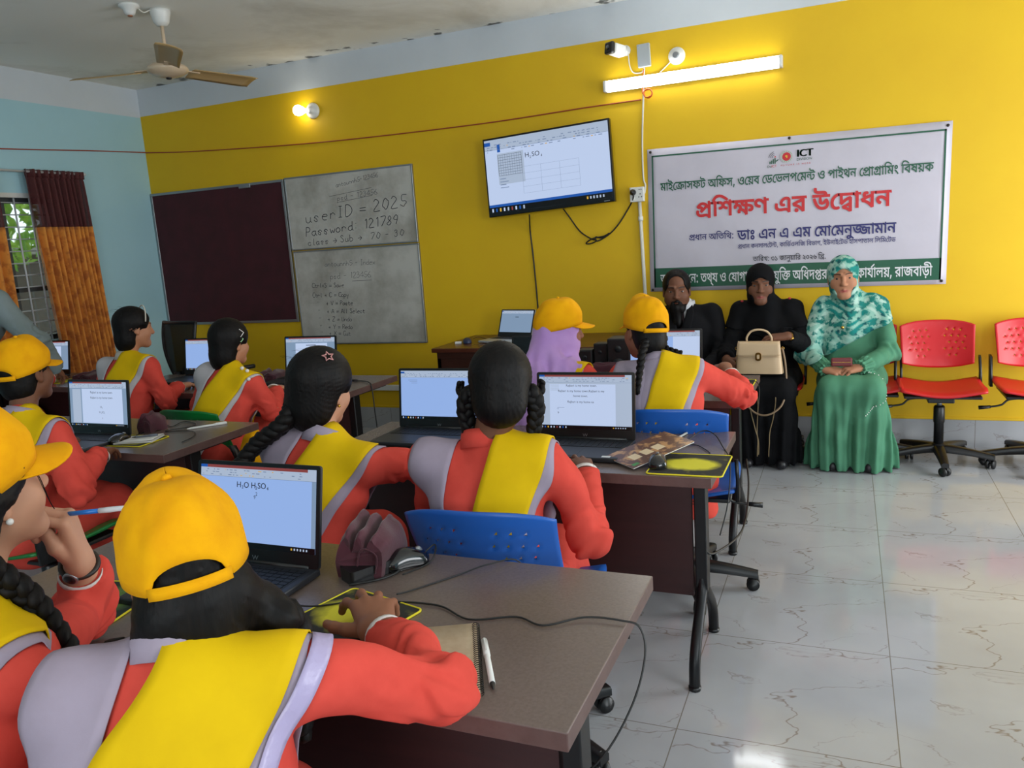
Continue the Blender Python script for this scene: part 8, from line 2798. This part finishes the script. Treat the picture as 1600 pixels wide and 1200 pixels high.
def gown(p, m, seed, hem=0.03, flare=0.05, amp=0.011, loose=0.012, nf=34, belly=0.0, name='gown', sleeve=1.15, amp2=0.004, fan=0.0):
    D = p.dress_solid(loose, hem=hem, flare=flare, seed=seed, wr=amp2, sleeve=sleeve, cuff=0.0, belly=belly)
    base = D.post
    kn = (p.kn['L'] + p.kn['R']) / 2

    def post(P):
        d = base(P)
        low = np.clip((0.56 - P[:, 2]) / 0.35, 0, 1)
        a = np.arctan2((P - A3(kn))[:, 0], -(P - A3(kn))[:, 1] + 0.35)
        return d + low * amp * (np.sin(a * nf + 2.0 * np.sin(P[:, 2] * 4 + 1)) + 0.5 * np.sin(a * nf * 1.9 + 1.3))
    D.post = post
    p.sol(name, [p.dress_mesh(D, 0.0075)], m)
    return D


D = gown(p, M_ABAYA, 5, 0.02, 0.03, 0.007, 0.004, 30, sleeve=1.1)
M_BRONZE = mat('bronze stripe', '#8f7a58', rough=0.5)
mb = MB()
for x in (-.085, -.03, .075):
    k = (p.kn['L'] + p.kn['R']) / 2
    st = [V(k[0] + x, k[1] - .10, .47), V(k[0] + x * 1.1, k[1] - .12, .33), V(k[0] + x * 1.15, k[1] - .13, .18), V(k[0] + x * 1.2, k[1] - .14, .06)]
    ribbon(mb, D, st, 0.005, 0.002, 0.002, 3)
p.put(mb, 'stripe_trim', M_BRONZE)
veil(p, M_BLACKV, face=(0.055, 0.075, 0.084), fc=(0, 0.110, -0.028), extra=[(p.L(0, .03, -.03), p.L(0, .075, -.13), .08, .075)], h=0.006, over=D, region=lambda q: -(q[:, 2] + .20 - 0.35 * np.abs(q[:, 0])) * 0.8, pad=0.36)
mb = MB()
for t in (-1, 1):
    pt = p.L(t * .15, .06, .0)
    pt, _ = project(D, [p.L(t * .145, .05, .03)], 0.03)
    mb.ball(tuple(pt[0]), (0.010, 0.006, 0.007), 0, 10, 6)
p.put(mb, 'shoulder_ornament', mat('red ornament', '#b42c34', rough=0.4))
c = Vector(p.wr['L'] * .93 + p.el['L'] * .07)
ax = Vector(p.wr['L'] - p.el['L']).normalized()
n = ax.orthogonal().normalized()
b = ax.cross(n)
mb = MB()
mb.tube([c + (n * math.cos(a) + b * math.sin(a)) * 0.030 for a in [2 * PI * i / 24 for i in range(24)]], 0.004, 6, 0, True)
mb.ball(tuple(c + (Vector((0, -1, .2)) - ax * Vector((0, -1, .2)).dot(ax)).normalized() * .032), (0.013, 0.006, 0.013), 0, 14, 8)
p.put(mb, 'watch', M_GOLD)
mb = MB()
hw = p.wr['L'] + V(-.088, -.012, -.004)
mb.tube([Vector(hw) + Vector((0, .011 * math.cos(a), .010 * math.sin(a))) for a in [2 * PI * i / 14 for i in range(14)]], 0.0018, 5, 0, True)
p.put(mb, 'ring', M_GOLD)

legs_wear(p, M_ABAYA, r=0.05)
# handbag on her lap
M_BAG = mat('cream leather', '#cdb08c', rough=0.42, bump=(250, 0.15, 0.0006))
t = thing('handbag', 'cream leather handbag with a gold clasp on the lap of the woman in black', 'handbag', (-.478, 4.925, .602), R(-3))
rows = []
for i in range(9):
    u = i / 8
    hw = 0.137 - 0.020 * u
    hd = 0.045 - 0.020 * u ** 1.3
    rows.append([(hw * math.copysign(abs(math.cos(a)) ** 0.28, math.cos(a)), hd * math.copysign(abs(math.sin(a)) ** 0.5, math.sin(a)), 0.185 * u) for a in [2 * PI * j / 40 for j in range(41)]])
m = MB()
m.grid(rows)
m.add(rows[0][:40], [tuple(range(39, -1, -1))])
m.add(rows[-1][:40], [tuple(range(40))])
m.build('body', M_BAG, t)
rows = []
for i in range(8):
    u = i / 7
    hw = 0.121 + 0.008 * u
    z = 0.192 - 0.085 * u
    y = -0.029 - 0.011 * u if i else -0.012
    rows.append([(hw * (-1 + 2 * j / 14), y - 0.0035, z + (0.006 if i == 7 else 0) * abs(-1 + 2 * j / 14) ** 6) for j in range(15)])
m = MB()
m.sheet(rows, -0.004)
m.build('flap', M_BAG, t)
m = MB()
m.tube([(0.137 * k / 6 * 0.93, -0.0445, 0.104) for k in range(-6, 7)], 0.0022, 6)
m.build('flap_piping', M_BAG, t)
MB().prism(rrect(0.034, 0.050, 0.014), 0, 0.008, 0, Matrix(((1, 0, 0, 0), (0, 0, -1, -0.043), (0, 1, 0, 0.105), (0, 0, 0, 1)))).build('clasp', M_GOLD, t, bevel=0.002)
MB().prism(rrect(0.014, 0.026, 0.006), 0, 0.011, 0, Matrix(((1, 0, 0, 0), (0, 0, -1, -0.043), (0, 1, 0, 0.105), (0, 0, 0, 1)))).build('clasp_slot', M_BAG, t)
m = MB()
m.tube(spline([(-.070, 0, .180), (-.072, -.004, .215), (-.045, -.006, .252), (0.0, -.006, .262), (.045, -.006, .25), (.07, -.004, .215), (.068, 0, .180)], 7), 0.0062, 10)
m.build('handle', M_BAG, t)
m = MB()
P_ = spline([(.132, .0, .15), (.150, -.01, .05), (.158, -.05, -.08), (.135, -.09, -.18), (.06, -.105, -.235), (-.02, -.09, -.225), (-.09, -.06, -.15), (-.12, -.02, -.05), (-.134, .0, .10)], 7)
m.tube(P_, 0.0055, 8)
m.build('shoulder_strap', mat('tan leather strap', '#8f765c', rough=0.5), t)
for s in (-1, 1):
    m = MB()
    m.tube([(s * .134 + .008 * math.cos(a), 0, .148 + .008 * math.sin(a)) for a in [2 * PI * i / 12 for i in range(12)]], 0.002, 6, 0, True)
    m.build('strap_ring', M_GOLD, t)

# woman in green
M_GREEN = mat('green crepe gown', '#4d8467', rough=0.8, spec=0.25, vary=(6, '#457a5d', 0.4, 0.7), bump=(380, 0.18, 0.0006))
p = Person('woman in a long green gown and teal floral scarf seated with clasped hands', V(.030, 5.29, .50), V(.020, 5.34, .965), V(-.018, 5.285, 1.130), 180, 181, -2, 3, 1.08, 'a', False, 0.150,
           {'L': dict(w=V(.082, 4.985, .628), e=V(.245, 5.18, .68), d=V(-.85, -.35, -.16), n=V(.1, .35, -1), c=[(34, 40, 26), (34, 40, 26), (36, 42, 26), (38, 42, 26)], h=0.0034, s=0.96),
            'R': dict(w=V(-.110, 4.985, .615), e=V(-.215, 5.18, .68), d=V(.85, -.35, -.16), n=V(-.1, .45, -1), c=[(30, 34, 22), (32, 36, 24), (36, 38, 26), (38, 40, 26)], h=0.0034, s=0.96)}, h=0.0075, hh=0.003, tors=1.04)
for sd in 'LR':
    p.kn[sd] = p.kn[sd] - p.fw * .05
    p.an[sd] = V(*(p.kn[sd] - p.fw * .15)[:2], .075)
p.make_body(eyes=True, lips=lin('#a85a52'))
D = gown(p, M_GREEN, 15, 0.012, 0.075, 0.014, 0.004, 26, sleeve=1.05)
PD = D


def scarf_color(V_):
    q = V_.astype(np.float64)
    a = np.sin(q[:, 0] * 41 + 3 * np.sin(q[:, 2] * 33)) * np.sin(q[:, 2] * 47 + 2.5 * np.sin(q[:, 0] * 29 + 1) + q[:, 1] * 20)
    b = np.sin(q[:, 0] * 83 + 2 * np.sin(q[:, 2] * 61 + 2)) * np.sin(q[:, 2] * 77 + 2 * np.sin(q[:, 0] * 53)) + 0.5 * a
    base = np.array(lin('#86b3a4'))
    teal = np.array(lin('#0f7a74'))
    pale = np.array(lin('#a9c6ba'))
    dark = np.array(lin('#14565a'))
    s1 = np.clip((a - 0.34) * 5, 0, 1)[:, None]
    s2 = np.clip((-a - 0.35) * 6, 0, 1)[:, None]
    s3 = np.clip((b - 0.62) * 8, 0, 1)[:, None]
    edge = np.clip((0.80 - q[:, 2]) * 14, 0, 1)[:, None]       # plain border towards the hem
    c = base * (1 - s1) + teal * s1
    c = c * (1 - s2) + pale * s2
    c = c * (1 - s3) + dark * s3
    return c * (1 - 0.75 * edge) + base * 0.75 * edge


M_SCARF = mat('teal floral scarf', '#5aa89a', rough=0.8, spec=0.25, attr='tint', vary=(22, '#1b746c', 0.50, 0.60, 3), bump=(400, 0.15, 0.0006))
veil(p, M_SCARF, face=(0.060, 0.078, 0.087), fc=(0, 0.108, -0.024), name='scarf', color=scarf_color, pad=0.42, h=0.006, amp=0.006, freq=36, over=D, off=0.013,
     region=lambda q: -(q[:, 2] + .235 + 0.52 * q[:, 0]) * 0.8, extra=[(p.L(0, .03, -.03), p.L(0, .075, -.15), .085, .08), (p.L(0.02, .075, -.15), p.L(.08, .08, -.24), .08, .06)])
# gathered cuffs
for sd in 'LR':
    e, wv = p.el[sd], p.wr[sd]
    ax = (wv - e) / np.linalg.norm(wv - e)
    K = Solid()
    c0 = wv - ax * 0.045
    K.cone(c0, c0 + ax * 0.04, 0.048, 0.036, 0.01)
    K.cone(wv - ax * 0.006, wv + ax * 0.018, 0.030, 0.047, 0.012)
    A_ = Vector(ax)
    n_ = A_.orthogonal().normalized()
    b_ = A_.cross(n_)

    def post(P, c0=c0, n_=A3(n_), b_=A3(b_)):
        q = P - A3(c0)
        return 0.0045 * np.sin(np.arctan2(q @ n_, q @ b_) * 11)
    K.post = post
    K.cut(wv + ax * 0.016, ax)
    p.sol('gathered_cuff', [nets(K, wv - .12, wv + .12, 0.005)], M_GREEN)
mb = MB()
rs = random.Random(6)
pts = []
kL = p.kn['L']
for i in range(22):
    pts.append(V(kL[0] - .01 + .045 * math.sin(i * .16), kL[1] + .05 - .006 * i, .57 - .010 * i))
pt, _ = project(D, pts, 0.002)
for q in pt:
    mb.ball(tuple(q), 0.0032, 0, 8, 6)
p.put(mb, 'beads', M_PEARL)
mb = MB()
pt, _ = project(p.D if hasattr(p, 'D') else D, [p.L(.035, .12, -.15)], 0.055)
mb.ball(tuple(pt[0]), (0.010, 0.006, 0.010), 0, 10, 8)
p.put(mb, 'brooch', M_GOLD)
legs_wear(p, M_GREEN, r=0.05)
t = thing('purse', 'small dark red purse held by the woman in green', 'purse', (-.022, 4.962, .640), R(4))
MB().box((-.058, -.012, -.005), (.058, .012, .045)).build('body', mat('dark red leather', '#6e2a2c', rough=0.45), t, bevel=0.008)
MB().box((-.05, -.0135, .018), (.05, -.011, .021)).build('seam', M_GOLD, t)
